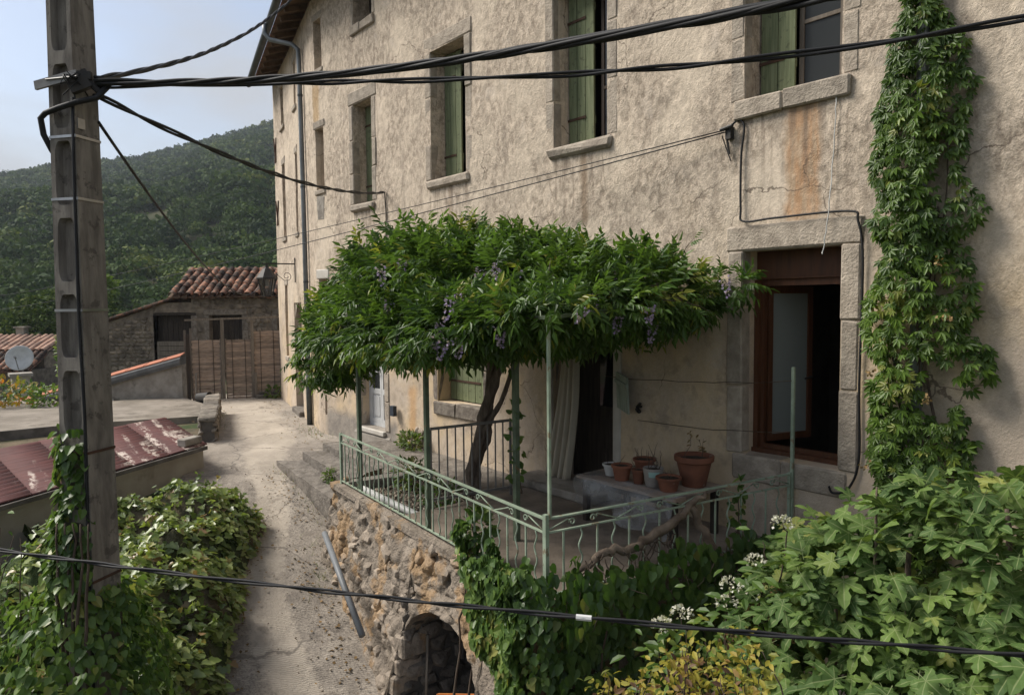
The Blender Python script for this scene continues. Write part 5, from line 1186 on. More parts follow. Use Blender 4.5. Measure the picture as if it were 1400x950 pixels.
def dish():
    c = V3(-49.0, -2.35, -.45); t = thing('satellite_dish', 'pale grey satellite dish on a mast by the distant tiled roof', 'satellite dish', c+V3(0, 0, -3.6)); ax = norm(CAM-c+V3(0, -18, 12)); u, v, _ = frame(ax); m = MB(); N = 24
    pr = [(0, 0), (.25, .03), (.45, .10), (.62, .19), (.63, .18), (.45, .085), (.25, .015), (0, -.015)]
    m.add([c+ax*z*1.0+1.15*r*(u*math.cos(2*math.pi*k/N)+v*math.sin(2*math.pi*k/N)) for r, z in pr for k in range(N)], [(i*N+k, i*N+(k+1) % N, (i+1)*N+(k+1) % N, (i+1)*N+k) for i in range(len(pr)-1) for k in range(N)]); m.obj('reflector', 'paint_white', t, True)
    m = MB(); m.tube([c-ax*.03, c-ax*.25, c-ax*.25+V3(0, 0, -3.3)], .05, 8); m.obj('mast', 'iron_grey', t); m = MB(); m.tube([c-v*.65+ax*.2, c-v*.1+ax*.75], .025, 6); m.tube([c-v*.1+ax*.7, c-v*.08+ax*.85], .06, 8); m.obj('feed_arm', 'iron_grey', t)
dish()
def chimney_pier():
    t = thing('masonry_pier', 'small capped masonry pier below the satellite dish', 'pier', (-44, -2.8, -3.2)); m = MB(); m.box((-44.4, -3.2, -3.4), (-43.6, -2.4, -1.05)); m.obj('shaft', 'shed_wall', t); m = MB(); m.box((-44.5, -3.3, -1.05), (-43.5, -2.3, -.9)); m.obj('cap', 'cement', t)
chimney_pier()
# ------------------------------------------------------------ lantern on its scrolled bracket
def lantern():
    b = W2.p(2.85, 3.40, 0); t = thing('wall_lantern', 'black street lantern hanging from a scrolled iron bracket on the house corner', 'lantern', b)
    tip = W2.p(2.85, 3.40, .80); m = MB(); m.beam(b+W2.n*.01, tip, .022, .03); m.beam(W2.p(2.85, 2.95, .02), W2.p(2.85, 3.55, .02), .05, .02, W2.n); m.obj('bracket', 'iron_black', t)
    sp = [W2.p(2.85, 3.38, .62), W2.p(2.85, 3.24, .52), W2.p(2.85, 3.10, .40), W2.p(2.85, 3.0, .28)]
    for i in range(18):
        a = -1.2+i/17*7.5; r = .11*(1-.7*i/17); sp.append(W2.p(2.85, 3.10+r*math.sin(a), .20-r*math.cos(a)*1.0+.02))
    m = MB(); m.tube(sp, .008, 6); m.obj('scroll', 'iron_black', t, True)
    c = W2.p(2.85, 0, .68); N = 6
    def ring(r, z): return [V3(c[0]+r*math.cos(2*math.pi*k/N+.3), c[1]+r*math.sin(2*math.pi*k/N+.3), z) for k in range(N)]
    m = MB(); R = [ring(.03, 3.38), ring(.05, 3.30), ring(.10, 3.27), ring(.25, 3.06), ring(.25, 3.03), ring(.02, 3.04)]
    m.add([p for r in R for p in r], [(i*N+k, i*N+(k+1) % N, (i+1)*N+(k+1) % N, (i+1)*N+k) for i in range(len(R)-1) for k in range(N)]); m.obj('hood', 'iron_black', t)
    hi, lo = ring(.215, 3.03), ring(.12, 2.62); gl = ring(.205, 3.03), ring(.112, 2.62)
    for k in range(N):
        k2 = (k+1) % N; m = MB(); m.beam(hi[k], lo[k], .02, .02); m.beam(lo[k], lo[k2], .02, .02); m.obj('frame_bar', 'iron_black', t)
        m = MB(); m.add([gl[0][k], gl[0][k2], gl[1][k2], gl[1][k]], [(0, 1, 2, 3)]); m.obj('pane', 'lantern_glass', t)
    m = MB(); m.tube([V3(c[0], c[1], 3.02), V3(c[0], c[1], 2.85)], .045, 8); m.obj('lamp_holder', 'plastic_white', t)
_t = NT('lantern_glass'); _mx = _t.n('MixShader', _0=.10, _1=_t.n('BsdfTransparent', Color=(.5, .52, .52)).outputs[0], _2=_t.n('BsdfGlossy', Roughness=.05).outputs[0]); _t.t.links.new(_mx.outputs[0], _t.out.inputs['Surface'])
lantern()
# ------------------------------------------------------------ things on the terrace
def table():
    t = thing('low_table', 'low wooden table by the house wall carrying the flower pots', 'table', (-4.85, -.55, 0))
    X0, X1, Y0, Y1 = -5.45, -4.12, -1.02, -.2
    for k in range(5):
        m = MB(); w = (Y1-Y0)/5; m.box((X0, Y0+k*w+.003, .465), (X1, Y0+(k+1)*w-.003, .495)); m.obj('board', 'wood_fence', t)
    for x in (X0+.08, X1-.08):
        for y in (Y0+.08, Y1-.08):
            m = MB(); m.box((x-.03, y-.03, 0), (x+.03, y+.03, .464)); m.obj('leg', 'wood_dark', t)
    m = MB(); m.box((X0+.05, Y0+.04, .40), (X1-.05, Y0+.07, .464)); m.obj('apron', 'wood_dark', t)
    # clear plastic sheet hanging over the near edges
    nx, nz = 60, 14; P = np.zeros((nx, nz, 3)); path = [V3(X0-.015, Y1+.0, 0), V3(X0-.015, Y0-.015, 0), V3(X1+.0, Y0-.015, 0)]; l0 = Y1-Y0; l1 = X1-X0
    for i in range(nx):
        s = i/(nx-1)*(l0+l1); p = V3(X0-.015, Y1-s, 0) if s < l0 else V3(X0-.015+(s-l0), Y0-.015, 0); nn = V3(-1, 0, 0) if s < l0-.05 else (V3(0, -1, 0) if s > l0+.05 else norm(V3(-1, -1, 0)))
        ln = .34+.07*math.sin(s*4.2)+.03*math.sin(s*13)
        for j in range(nz):
            v = j/(nz-1); q = p+nn*(.012+.05*v*(1+math.sin(s*11+v*3))*.7+.02*math.sin(s*23+v*5)*v); z = .503-v*ln
            if j == 0: q = p-nn*.22; z = .5015
            if j == 1: q = p-nn*.01; z = .5035
            P[i, j] = (q[0], q[1], z)
    o = link('plastic_sheet', grid_mesh('plastic_sheet', P-V3(-5.2, -1, .3), 'plastic_film'), None, (-5.2, -1, .3)); tag(o, 'crumpled clear plastic sheet hanging over the low table edge', 'plastic sheet')
table()
def pot(x, y, r, h, label, mat='terracotta', rim=True, name='flower_pot', cat='flower pot', taper=.72, z=.497, soil=True, twigs=0, tw=.2, leafy=0, lab=False):
    t = thing(name, label, cat, (x, y, z)); c = V3(x, y, z)
    pr = [(.001, .0), (r*taper, 0), (r*.97, h*.8)]+([(r*1.02, h*.8), (r*1.1, h*.83), (r*1.12, h*.97), (r*1.1, h), (r*1.0, h)] if rim else [(r, h), (r*.97, h*1.005)])+[(r*.92, h*.97), (r*.88, h*.86)]
    m = MB(); m.lathe(pr, c, 26); m.obj('body', mat, t, True, angle=35)
    if soil:
        m = MB(); m.lathe([(.885*r, 0), (.5*r, .012), (.01, .02)], c+V3(0, 0, h*.87), 20); m.obj('soil', 'soil', t, True)
    if lab:
        a0 = math.radians(-78); m = MB(); m.add([c+V3((r*(.72+.28*zz/h)+.003)*math.cos(a0+k*.16), (r*(.72+.28*zz/h)+.003)*math.sin(a0+k*.16), zz) for zz in (h*.55, h*.85) for k in range(8)], [(k, k+1, 9+k, 8+k) for k in range(7)]); m.obj('paper_label', 'label_mint', t)
    for k in range(twigs):
        a = random.uniform(0, 6.28); q = c+V3(r*.5*math.cos(a), r*.5*math.sin(a), h*.86); m = MB(); d = V3(random.uniform(-.4, .4), random.uniform(-.4, .4), 1); L = tw*random.uniform(.5, 1.1); pts = [q]
        for s in range(5): pts.append(pts[-1]+norm(d+rng.normal(size=3)*.35)*L/5)
        m.tube(pts, [.004, .0035, .003, .0025, .002, .0015], 5); m.obj('dry_stem', 'twig', t)
        if leafy:
            n = 7; pp = np.array([pts[random.randint(2, 5)] for _ in range(n)]); foliage(t, LEAF, pp, rand_unit(n)+V3(0, 0, .2), rand_unit(n)+V3(0, 0, 1), np.full(n, .05), 'dry_leaf', 12)
LEAF = ([(0, 0, 0), (-.22, .35, .06), (0, .38, 0), (.22, .35, .06), (-.17, .7, .03), (0, .72, -.03), (.17, .7, .03), (0, 1, -.12)], [(0, 2, 1), (0, 3, 2), (2, 5, 4, 1), (2, 3, 6, 5), (5, 7, 4), (5, 6, 7)])
simple('label_mint', (.30, .46, .42), (.26, .40, .37), 5, .6)
pot(-5.19, -.74, .088, .125, 'small white plastic pot on the low table nearest the kitchen door', 'plastic_white', twigs=2)
pot(-4.97, -.82, .10, .165, 'medium clay pot standing beside the small white pot', twigs=1)
pot(-4.76, -.80, .066, .15, 'narrow tall clay pot between the medium clay pot and the grey pot', twigs=1)
pot(-5.05, -.36, .115, .15, 'shallow clay bowl with dry stalks behind the narrow clay pot', twigs=6, tw=.16)
pot(-4.60, -.76, .105, .185, 'grey pot with a pale mint label on the low table', 'pot_grey', rim=False, twigs=9, tw=.30, lab=True)
pot(-4.375, -.80, .115, .14, 'wide squat clay pot in front of the big clay planter', twigs=2, tw=.14)
pot(-4.335, -.44, .18, .31, 'largest round rimmed clay planter on the low table', twigs=3, tw=.30, leafy=1, taper=.66)
def curtain():
    n, k = 60, 24; P = np.zeros((n, k, 3))
    for i in range(n):
        u = i/(n-1)
        for j in range(k):
            v = j/(k-1); z = 2.05-1.98*v; w = .26+.18*v; x = -6.62-.30*v**1.4+w*u
            y = -.09+.035*math.sin(u*26+v*2)+.02*math.sin(u*47)-.10*max(0, v-.5)
            P[i, j] = (x, y, z)
    o = link('door_curtain', grid_mesh('door_curtain', P-V3(-6.7, 0, .05), 'cloth'), None, (-6.7, 0, .05)); tag(o, 'cream cloth curtain hanging gathered at the kitchen door', 'curtain'); md = o.modifiers.new('t', 'SOLIDIFY'); md.thickness = .004
curtain()
def board():
    t = thing('hanging_board', 'grey green wooden board hung tilted beside the kitchen door', 'board', (-5.6, -.06, 1.05)); a = math.radians(-9); u = V3(math.cos(a)*.9, -.35, math.sin(a)); u = norm(u); v = norm(V3(.05, -.12, 1)); n = np.cross(u, v)
    c = V3(-5.60, -.10, 1.30)
    for k in range(3):
        m = MB(); p = c+u*(-.10+.10*k); m.hexa([p-u*.047-v*.22-n*.008, p+u*.047-v*.22-n*.008, p+u*.047-v*.22+n*.008, p-u*.047-v*.22+n*.008, p-u*.047+v*.22-n*.008, p+u*.047+v*.22-n*.008, p+u*.047+v*.22+n*.008, p-u*.047+v*.22+n*.008]); m.obj('slat', 'shutter_grey', t)
    m = MB(); m.beam(c-u*.15+v*.12+n*.02, c+u*.15+v*.12+n*.02, .02, .04); m.obj('batten', 'shutter_grey', t)
    m = MB(); m.tube([W1.p(-5.40, 1.15, 0), W1.p(-5.40, 1.15, .07), W1.p(-5.33, 1.2, .10)], .018, 8); m.tube([W1.p(-5.42, 1.12, .05), W1.p(-5.36, 1.10, .08)], .025, 8); tag(m.obj('wall_tap', 'iron_black', None, origin=W1.p(-5.40, 1.15, 0)), 'small dark metal fixture on the plaster beside the hanging board', 'fixture')
board()
m = MB(); W1.box(m, -11.05, -10.93, .40, .58, .05, .12); m.tube([W1.p(-11.2, .53, .01), W1.p(-11.05, .5, .08)], .02, 8); tag(m.obj('wall_box', 'meter_blue', None, origin=W1.p(-11, .4, 0)), 'small dark blue box on the wall beside the white glazed door', 'box')
m = MB(); m.tube([V3(-8.35, -2.08, -.045), V3(-6.35, -2.20, -.045)], .045, 12); tag(m.obj('drain_pipe', 'plastic_white', None, True, origin=(-7.4, -2.1, -.09)), 'white plastic drain pipe lying in the planting bed behind the railing', 'pipe')
m = MB(); m.tube([V3(-8.10, -2.74, -.43), V3(-6.62, -3.02, -1.10)], .036, 12); tag(m.obj('grey_pipe', 'plastic_grey', None, True, origin=(-7.3, -2.95, -.8)), 'grey plastic pipe running down the face of the lichen covered rubble wall', 'pipe')
m = MB(); m.tube([V3(-6.0, -2.60, -1.0), V3(-5.9, -2.72, -1.9)], .016, 8); tag(m.obj('wooden_pole', 'wood_grey', None, True, origin=(-5.9, -2.72, -1.9)), 'thin wooden pole leaning against the cellar wall inside the arch', 'pole')
m = MB(); m.hexa([(-5.62, -2.76, -1.95), (-4.68, -2.62, -1.95), (-4.68, -2.59, -1.95), (-5.62, -2.73, -1.95), (-5.62, -2.76, -1.40), (-4.68, -2.62, -1.06), (-4.68, -2.59, -1.06), (-5.62, -2.73, -1.40)]); tag(m.obj('orange_board', 'orange_board', None, origin=(-5.2, -2.68, -1.94)), 'orange painted board set across the cellar arch', 'board')
P = np.zeros((14, 14, 3))
for i in range(14):
    for j in range(14):
        u, v = i/13*2-1, j/13*2-1; P[i, j] = (-5.3+u*.32, -2.2+v*.28, -1.93+.62*math.exp(-(u*u+v*v)*1.2)+.05*math.sin(u*7+v*9))
o = link('blue_tarp', grid_mesh('blue_tarp', P-V3(-5.3, -2.2, -1.93), 'tarp_blue'), None, (-5.3, -2.2, -1.93)); tag(o, 'heap of blue tarpaulin on the cellar floor behind the orange board', 'tarp')
# ------------------------------------------------------------ leaf templates
def compound(n=4, seed=0, fold=.10, curl=.22):
    rr = random.Random(seed); vs, fs = [], []
    def leaflet(o, ang, L, w, droop):
        d = V3(math.sin(ang), math.cos(ang), -droop); d /= np.linalg.norm(d); s = V3(d[1], -d[0], rr.uniform(-.35, .35)); b = len(vs); up = V3(0, 0, w*fold*4); dn = V3(0, 0, -L*.18)
        for p in (o, o+d*L*.33-s*w+up, o+d*L*.72-s*w*.66+up*.4+dn*.5, o+d*L+dn, o+d*L*.72+s*w*.66+up*.4+dn*.5, o+d*L*.33+s*w+up): vs.append(tuple(p))
        fs.extend([(b, b+3, b+2, b+1), (b, b+5, b+4, b+3)])
    for k in range(n):
        y = .16+.66*k/n; o = V3(0, y, -curl*y*y)
        for sg in (-1, 1): leaflet(o+V3(0, rr.uniform(-.03, .03), 0), sg*math.radians(rr.uniform(38, 66)), rr.uniform(.36, .48), rr.uniform(.07, .092), rr.uniform(.1, .7))
    leaflet(V3(0, .82, -curl*.7), rr.uniform(-.2, .2), .46, .09, rr.uniform(.2, .7)); b = len(vs)
    for y in (0, .45, .84): vs.extend([(-.008, y, -curl*y*y), (.008, y, -curl*y*y)])
    fs.extend([(b, b+1, b+3, b+2), (b+2, b+3, b+5, b+4)]); return vs, fs
WISTS = [compound(4, 1), compound(4, 2, curl=.35), compound(3, 3), compound(5, 4, curl=.1)]
def half(outl, zf):
    vs = [(0, 0, 0)]; L = [(-x, y) for x, y in outl]; R = list(outl); n = len(outl)
    vs = [(0, 0, 0), (0, 1., zf(0, 1.))]+[(x, y, zf(x, y)) for x, y in R]+[(x, y, zf(x, y)) for x, y in L]
    return vs, [(0,)+tuple(range(2, 2+n))+(1,), (1,)+tuple(range(2+2*n-1, 1+n, -1))+(0,)]
IVY = half([(.30, -.16), (.50, .12), (.30, .40), (.30, .62)], lambda x, y: .22*abs(x)-.12*y*y)
HEART = half([(.22, -.10), (.42, .12), (.40, .42), (.2, .78)], lambda x, y: .25*abs(x)-.14*y*y)
def fig_tpl():
    vs, fs, rib = [], [], []
    zf = lambda x, y: .16*abs(math.sin(math.atan2(x, y)*2.6))*math.hypot(x, y)-.22*(x*x+y*y)+.02*math.sin(x*17+y*11)
    def add(x, y, r): vs.append((x, y+.10, zf(x, y))); rib.append(r); return len(vs)-1
    c = add(0, 0, 1.); lobes = [(-112, .46, .16), (-58, .74, .20), (0, .95, .215), (58, .74, .20), (112, .46, .16)]; prev = None
    first = None
    for i, (a, L, w) in enumerate(lobes):
        a = math.radians(a); d = (math.sin(a), math.cos(a)); s_ = (d[1], -d[0]); q = lambda f, o: (d[0]*L*f+s_[0]*w*o, d[1]*L*f+s_[1]*w*o)
        m1 = add(*q(.45, 0), 1.); m2 = add(*q(.74, 0), 1.); tip = add(*q(1.0, 0), .9)
        l = [add(*q(f, -o), 0.) for f, o in ((.42, .62), (.62, 1.0), (.72, .82), (.84, .74))]; r = [add(*q(f, o), 0.) for f, o in ((.42, .62), (.62, 1.0), (.72, .82), (.84, .74))]
        if prev is None: prev = add(d[0]*.06-s_[0]*.12, d[1]*.06-s_[1]*.12, 0.)
        fs += [(c, prev, l[0], m1)[::-1], (m1, l[0], l[1], l[2], m2)[::-1], (m2, l[2], l[3], tip)[::-1], (m2, tip, r[3], r[2])[::-1], (m1, m2, r[2], r[1], r[0])[::-1]]
        if i < 4: a2 = math.radians((lobes[i][0]+lobes[i+1][0])/2); sn = add(math.sin(a2)*.36, math.cos(a2)*.36, 0.)
        else: sn = add(d[0]*.06+s_[0]*.12, d[1]*.06+s_[1]*.12, 0.)
        fs.append((c, m1, r[0], sn)[::-1]); prev = sn
    b = len(vs)   # leaf stalk
    vs.extend([(-.012, .1, .0), (.012, .1, .0), (.012, -.28, .08), (-.012, -.28, .08)]); rib.extend([1.]*4); fs.append((b, b+1, b+2, b+3)); return vs, fs, rib
FIG = fig_tpl()
def palm():
    vs, fs = [], []
    for a, L in ((-80, .62), (-40, .88), (0, 1.), (40, .88), (80, .62)):
        a = math.radians(a); d = V3(math.sin(a), math.cos(a), 0); s = V3(d[1], -d[0], 0); b = len(vs); w = .17*L
        for f, ww, z in ((.04, 0, 0), (.4, -1, .05), (.72, -.85, -.04), (1, 0, -.22), (.72, .85, -.04), (.4, 1, .05)): vs.append(tuple(d*L*f+s*w*ww+V3(0, 0, z-.12*f*L)))
        fs.extend([(b, b+3, b+2, b+1), (b, b+5, b+4, b+3)])
    return vs, fs
PALM = palm()
BLADE = ([(-.03, 0, 0), (.03, 0, 0), (.022, .5, -.06), (-.022, .5, -.06), (0, 1, -.3)], [(0, 1, 2, 3), (3, 2, 4)])
PETAL = ([(0, 0, 0), (-.45, .5, .12), (0, 1, 0), (.45, .5, .12)], [(0, 2, 1), (0, 3, 2)])
def branch(parent, name, mat, pts, rs, n=8, jit=.0):
    m = MB(); P = [np.asarray(p, float) for p in pts]; out, rr = [], []
    for i in range(len(P)-1):
        for k in range(5):
            t = k/5; p0, p1, p2, p3 = P[max(i-1, 0)], P[i], P[i+1], P[min(i+2, len(P)-1)]
            out.append(.5*((2*p1)+(-p0+p2)*t+(2*p0-5*p1+4*p2-p3)*t*t+(-p0+3*p1-3*p2+p3)*t**3)+rng.normal(size=3)*jit); rr.append((rs[i]+(rs[i+1]-rs[i])*t)*random.uniform(.88, 1.12))
    out.append(P[-1]); rr.append(rs[-1]); m.tube(out, rr, n); return m.obj(name, mat, parent, True)
# ------------------------------------------------------------ wisteria over the pergola
def wisteria():
    t = thing('wisteria', 'large dark green wisteria canopy spread over the pergola with fading lilac flowers', 'wisteria', (-7.35, -1.05, 0))
    b = V3(-7.37, -1.05, -.05)
    branch(t, 'trunk', 'bark', [b, b+V3(.07, .05, .45), b+V3(.16, .10, .95), b+V3(.34, .20, 1.5), b+V3(.55, .2, 2.1), b+V3(1.1, -.2, 2.4)], [.085, .075, .068, .065, .055, .03], 10, .012)
    branch(t, 'stem', 'bark', [b+V3(.05, .02, .0), b+V3(.06, .1, .4), b+V3(.17, .17, .85), b+V3(.22, .14, 1.3), b+V3(.30, .1, 2.1), b+V3(-.2, -.2, 2.5)], [.06, .06, .055, .05, .045, .025], 9, .012)
    branch(t, 'stem', 'bark', [b+V3(.0, .05, .0), b+V3(.09, .03, .35), b+V3(.22, .10, .8), b+V3(.42, .26, 1.3), b+V3(.75, .3, 2.1), b+V3(1.7, -.4, 2.3)], [.04, .038, .035, .033, .03, .02], 8, .01)
    for q in ((V3(-8.9, -1.9, 2.1), V3(-9.4, -2.0, 1.8)), (V3(-5.0, -1.4, 2.4), V3(-4.2, -.6, 2.6)), (V3(-6, -2.4, 2.3), V3(-4.6, -2.3, 2.2)), (V3(-8, -.6, 2.4), V3(-8.6, -.4, 2.5))): branch(t, 'limb', 'bark', [b+V3(.5, .2, 2.05), (b+V3(.6, -.2, 2.2)+q[0])/2+V3(0, 0, .15), q[0], q[1]], [.045, .035, .028, .012], 7, .01)
    blobs = [((-9.28, -2.05, 1.72), (.34, .38, .42)), ((-9.02, -2.0, 2.05), (.42, .45, .50)), ((-8.75, -1.8, 2.30), (.60, .62, .55)), ((-8.3, -1.5, 2.55), (.75, .85, .66)), ((-7.6, -1.5, 2.68), (.85, 1.05, .72)), ((-6.9, -1.55, 2.72), (.85, 1.15, .76)), ((-6.2, -1.55, 2.68), (.85, 1.2, .74)), ((-5.55, -1.5, 2.6), (.78, 1.15, .70)), ((-5.0, -1.15, 2.55), (.70, .95, .62)), ((-4.55, -.75, 2.50), (.48, .60, .52)), ((-4.1, -.32, 2.72), (.34, .24, .18)), ((-6.9, -2.35, 2.35), (.8, .45, .42)), ((-5.6, -2.3, 2.35), (.7, .5, .42)), ((-4.95, -2.0, 2.32), (.45, .5, .38)), ((-8.0, -2.15, 2.3), (.6, .38, .42)), ((-7.3, -.9, 2.8), (.7, .6, .5)), ((-6.0, -.8, 2.75), (.7, .5, .45)), ((-6.2, -2.7, 2.2), (.75, .38, .38)), ((-5.2, -2.7, 2.22), (.6, .4, .40)), ((-4.6, -2.55, 2.25), (.42, .45, .40)), ((-4.15, -2.65, 2.18), (.34, .38, .34)), ((-4.45, -1.7, 2.3), (.5, .6, .42)), ((-7.4, -2.5, 2.2), (.7, .35, .38)), ((-8.3, -2.4, 2.15), (.5, .3, .38))]
    C = np.array([c for c, r in blobs]); R = np.array([r for c, r in blobs]); vol = (R[:, 0]*R[:, 1]+R[:, 1]*R[:, 2]+R[:, 0]*R[:, 2])
    pos, dr, nn, sc = [], [], [], []
    N = 15500; pick = rng.choice(len(C), N, p=vol/vol.sum()); U = rand_unit(N)
    for i in range(N):
        k = pick[i]; u = U[i]; f = .55+.5*rng.random()**.5; lump = 1+.46*fbm(C[k]+u*R[k], 2.1, 3); p = C[k]+u*R[k]*f*lump
        q = ((p-C)/R); dmin = np.sort(np.sum(q*q, 1))[0]
        if dmin < .34: continue
        p[2] -= .15; zm = float(np.interp(p[0], [-8.7, -8.3, -5.5, -4.6, -4.], [1.3, 1.86, 1.90, 2.12, 2.3]))
        if p[2] < zm: p[2] = zm+rng.random()*.18
        if p[1] > -.1: p[1] = -.1-rng.random()*.1
        o = u.copy(); o[2] = o[2]*.7+.12; d = o+rng.normal(size=3)*.42; 
        if u[2] > .3: d[2] += .45
        if u[2] < -.2: d[2] -= .2
        if p[2] > 2.4: p[2] = 2.4+(p[2]-2.4)*float(np.interp(p[0], [-9, -7.6, -6.2, -5], [.72, .86, .80, .70]))
        if p[0] > -4.25 and rng.random() < .6: continue
        pos.append(p); dr.append(d); nn.append(V3(0, 0, 1)+o*.5+rng.normal(size=3)*.35); sc.append(rng.uniform(.13, .25))
    base_n = len(pos)
    for _ in range(75):   # trailing and upright young shoots breaking the outline
        j = rng.integers(base_n); k = np.argmin(np.sum(((pos[j]-C)/R)**2, 1)); o = norm(pos[j]-C[k]); up = rng.random() < .65; d0 = norm(o*V3(1, 1, .4)+V3(0, 0, .7 if up else -.5)+rng.normal(size=3)*.3); L = rng.uniform(.15, .42); p0 = pos[j]; q1 = p0+d0*L
        if q1[1] > -.05: continue
        if not up and q1[2] < 1.75: continue
        branch(t, 'shoot', 'twig', [p0-d0*.1, p0+d0*L*.5+rng.normal(size=3)*.02, q1], [.005, .004, .002], 4, .003)
        for f in np.linspace(.25, 1, 5): pos.append(p0+d0*L*f); dr.append(d0*.5+rng.normal(size=3)*.6); nn.append(V3(0, 0, 1)+rng.normal(size=3)*.5); sc.append(rng.uniform(.09, .15))
    pos, dr, nn, sc = map(np.array, (pos, dr, nn, sc)); gi = rng.integers(0, 4, len(pos))
    for q in range(4): foliage(t, WISTS[q], pos[gi == q], dr[gi == q], nn[gi == q], sc[gi == q], 'leaf_wisteria', 75, 'compound_leaf', clump=2.6)
    me = None; pa = np.array(pos); rel = pa-CAM; dist = np.linalg.norm(rel, axis=1); az = np.arctan2(rel[:, 1], rel[:, 0]); el = rel[:, 2]/dist; fl = []
    for _ in range(400):
        if len(fl) >= 22: break
        k = rng.integers(len(pa)); near = np.where((np.abs(az-az[k]) < .012) & (np.abs(el-el[k]) < .012))[0]; j = near[np.argmin(dist[near])]
        if pa[j][2] > 2.0: fl.append(tuple(pa[j]-rel[j]/dist[j]*.10))
    _unused = [(-8.85, -2.2, 2.55), (-8.45, -2.3, 2.75), (-8.2, -1.6, 3.15), (-7.9, -2.5, 2.55), (-7.6, -2.35, 2.95), (-7.4, -2.6, 2.35), (-7.05, -2.75, 2.3), (-6.9, -2.78, 2.33), (-6.8, -2.45, 2.95), (-6.4, -2.3, 3.0), (-6.2, -2.65, 2.75), (-5.9, -2.5, 2.9), (-5.6, -2.1, 3.1), (-5.3, -2.65, 2.55), (-5.1, -2.4, 2.6), (-4.9, -2.5, 2.3), (-4.8, -2.4, 2.28), (-6.9, -1.2, 3.5), (-5.9, -1.0, 3.4), (-5.0, -1.3, 3.15), (-4.6, -1.25, 2.75), (-7.5, -1.7, 3.4), (-8.9, -2.4, 2.25), (-6.6, -2.8, 2.6)]
    for c in fl:
        n = 46; v = rng.random(n); a = rng.random(n)*6.28; L = random.uniform(.12, .2); sw = V3(random.uniform(-.4, .4), random.uniform(-.4, .1), -1); sw = norm(sw); r = .035*(1-v*.75)
        x, y, _ = frame(sw); off = np.outer(np.cos(a)*r, x)+np.outer(np.sin(a)*r, y); pp = np.array(c)+np.outer(v*L, sw)+off
        me = scatter(*PETAL, pp-np.array(c), basis_from(off+rng.normal(size=(n, 3))*.01, rand_unit(n)), np.full(n, .028), rng.random(n), 'petal_lilac', 'flower_cluster'); link('flower_cluster', me, t, V3(*c)-root_loc(t), 'stuff')
wisteria()
# ------------------------------------------------------------ creeper on the right-hand downpipe
def creeper():
    t = thing('virginia_creeper', 'leafy five fingered creeper climbing the right hand downpipe of the house', 'creeper', (-2.4, -.08, -1.2))
    for k in range(5):
        pts = []; x = -2.4+random.uniform(-.12, .12)
        for z in np.linspace(-1.6, 4.6-k*.5, 11): pts.append(V3(x+.12*math.sin(z*1.7+k), -.09-.04*random.random(), z))
        branch(t, 'stem', 'twig', pts, [.018-.0013*i for i in range(11)], 6, .006)
    zs = [-1.4, 0, .5, .9, 1.4, 2.3, 3.0, 3.7, 4.25, 4.6, 5.1]; lw = [.3, .30, .28, .28, .36, .40, .38, .36, .28, .26, .10]; rw_ = [.3, .42, .40, .40, .52, .50, .44, .40, .36, .20, .04]
    pos, dr, nn, sc = [], [], [], []
    while len(pos) < 3900:
        z = rng.uniform(-.9, 5.0); x = rng.uniform(-1, 1); W = .9*np.interp(z, zs, lw if x < 0 else rw_)*(1+.55*fbm((x*.4, 0, z), 2.4, 3)); 
        if fbm((x*.5+7, 1, z), 1.7, 3) < -.42: continue
        th = (.10+.28*(1-x*x))*(.45+.55*min(1, max(0, (4.9-z)/2))); dep = rng.random()**.6; p = V3(-2.40+x*W, -.03-th*dep, z)
        if 4.0 < z and abs(p[0]+2.4) < .04 and rng.random() < .8: continue
        pos.append(p); d = V3(x*.5+rng.normal()*.45, -.35-.3*rng.random(), -.75+rng.normal()*.35); dr.append(d); nn.append(V3(x*.3+rng.normal()*.35, -1, .55+rng.normal()*.4)); sc.append(.042+.055*rng.random())
    foliage(t, PALM, pos, dr, nn, sc, 'leaf_creeper', 300)
    for k in range(6):
        p = V3(-2.4+random.uniform(-.3, .35), -.35, random.uniform(.6, 3.6)); n = 14; pp = rng.normal(size=(n, 3))*.02
        me = scatter(*PETAL, pp, basis_from(rand_unit(n), rand_unit(n)), np.full(n, .03), np.full(n, 1.), 'dry_leaf', 'berry_spray'); link('berry_spray', me, t, p-root_loc(t), 'stuff')
creeper()
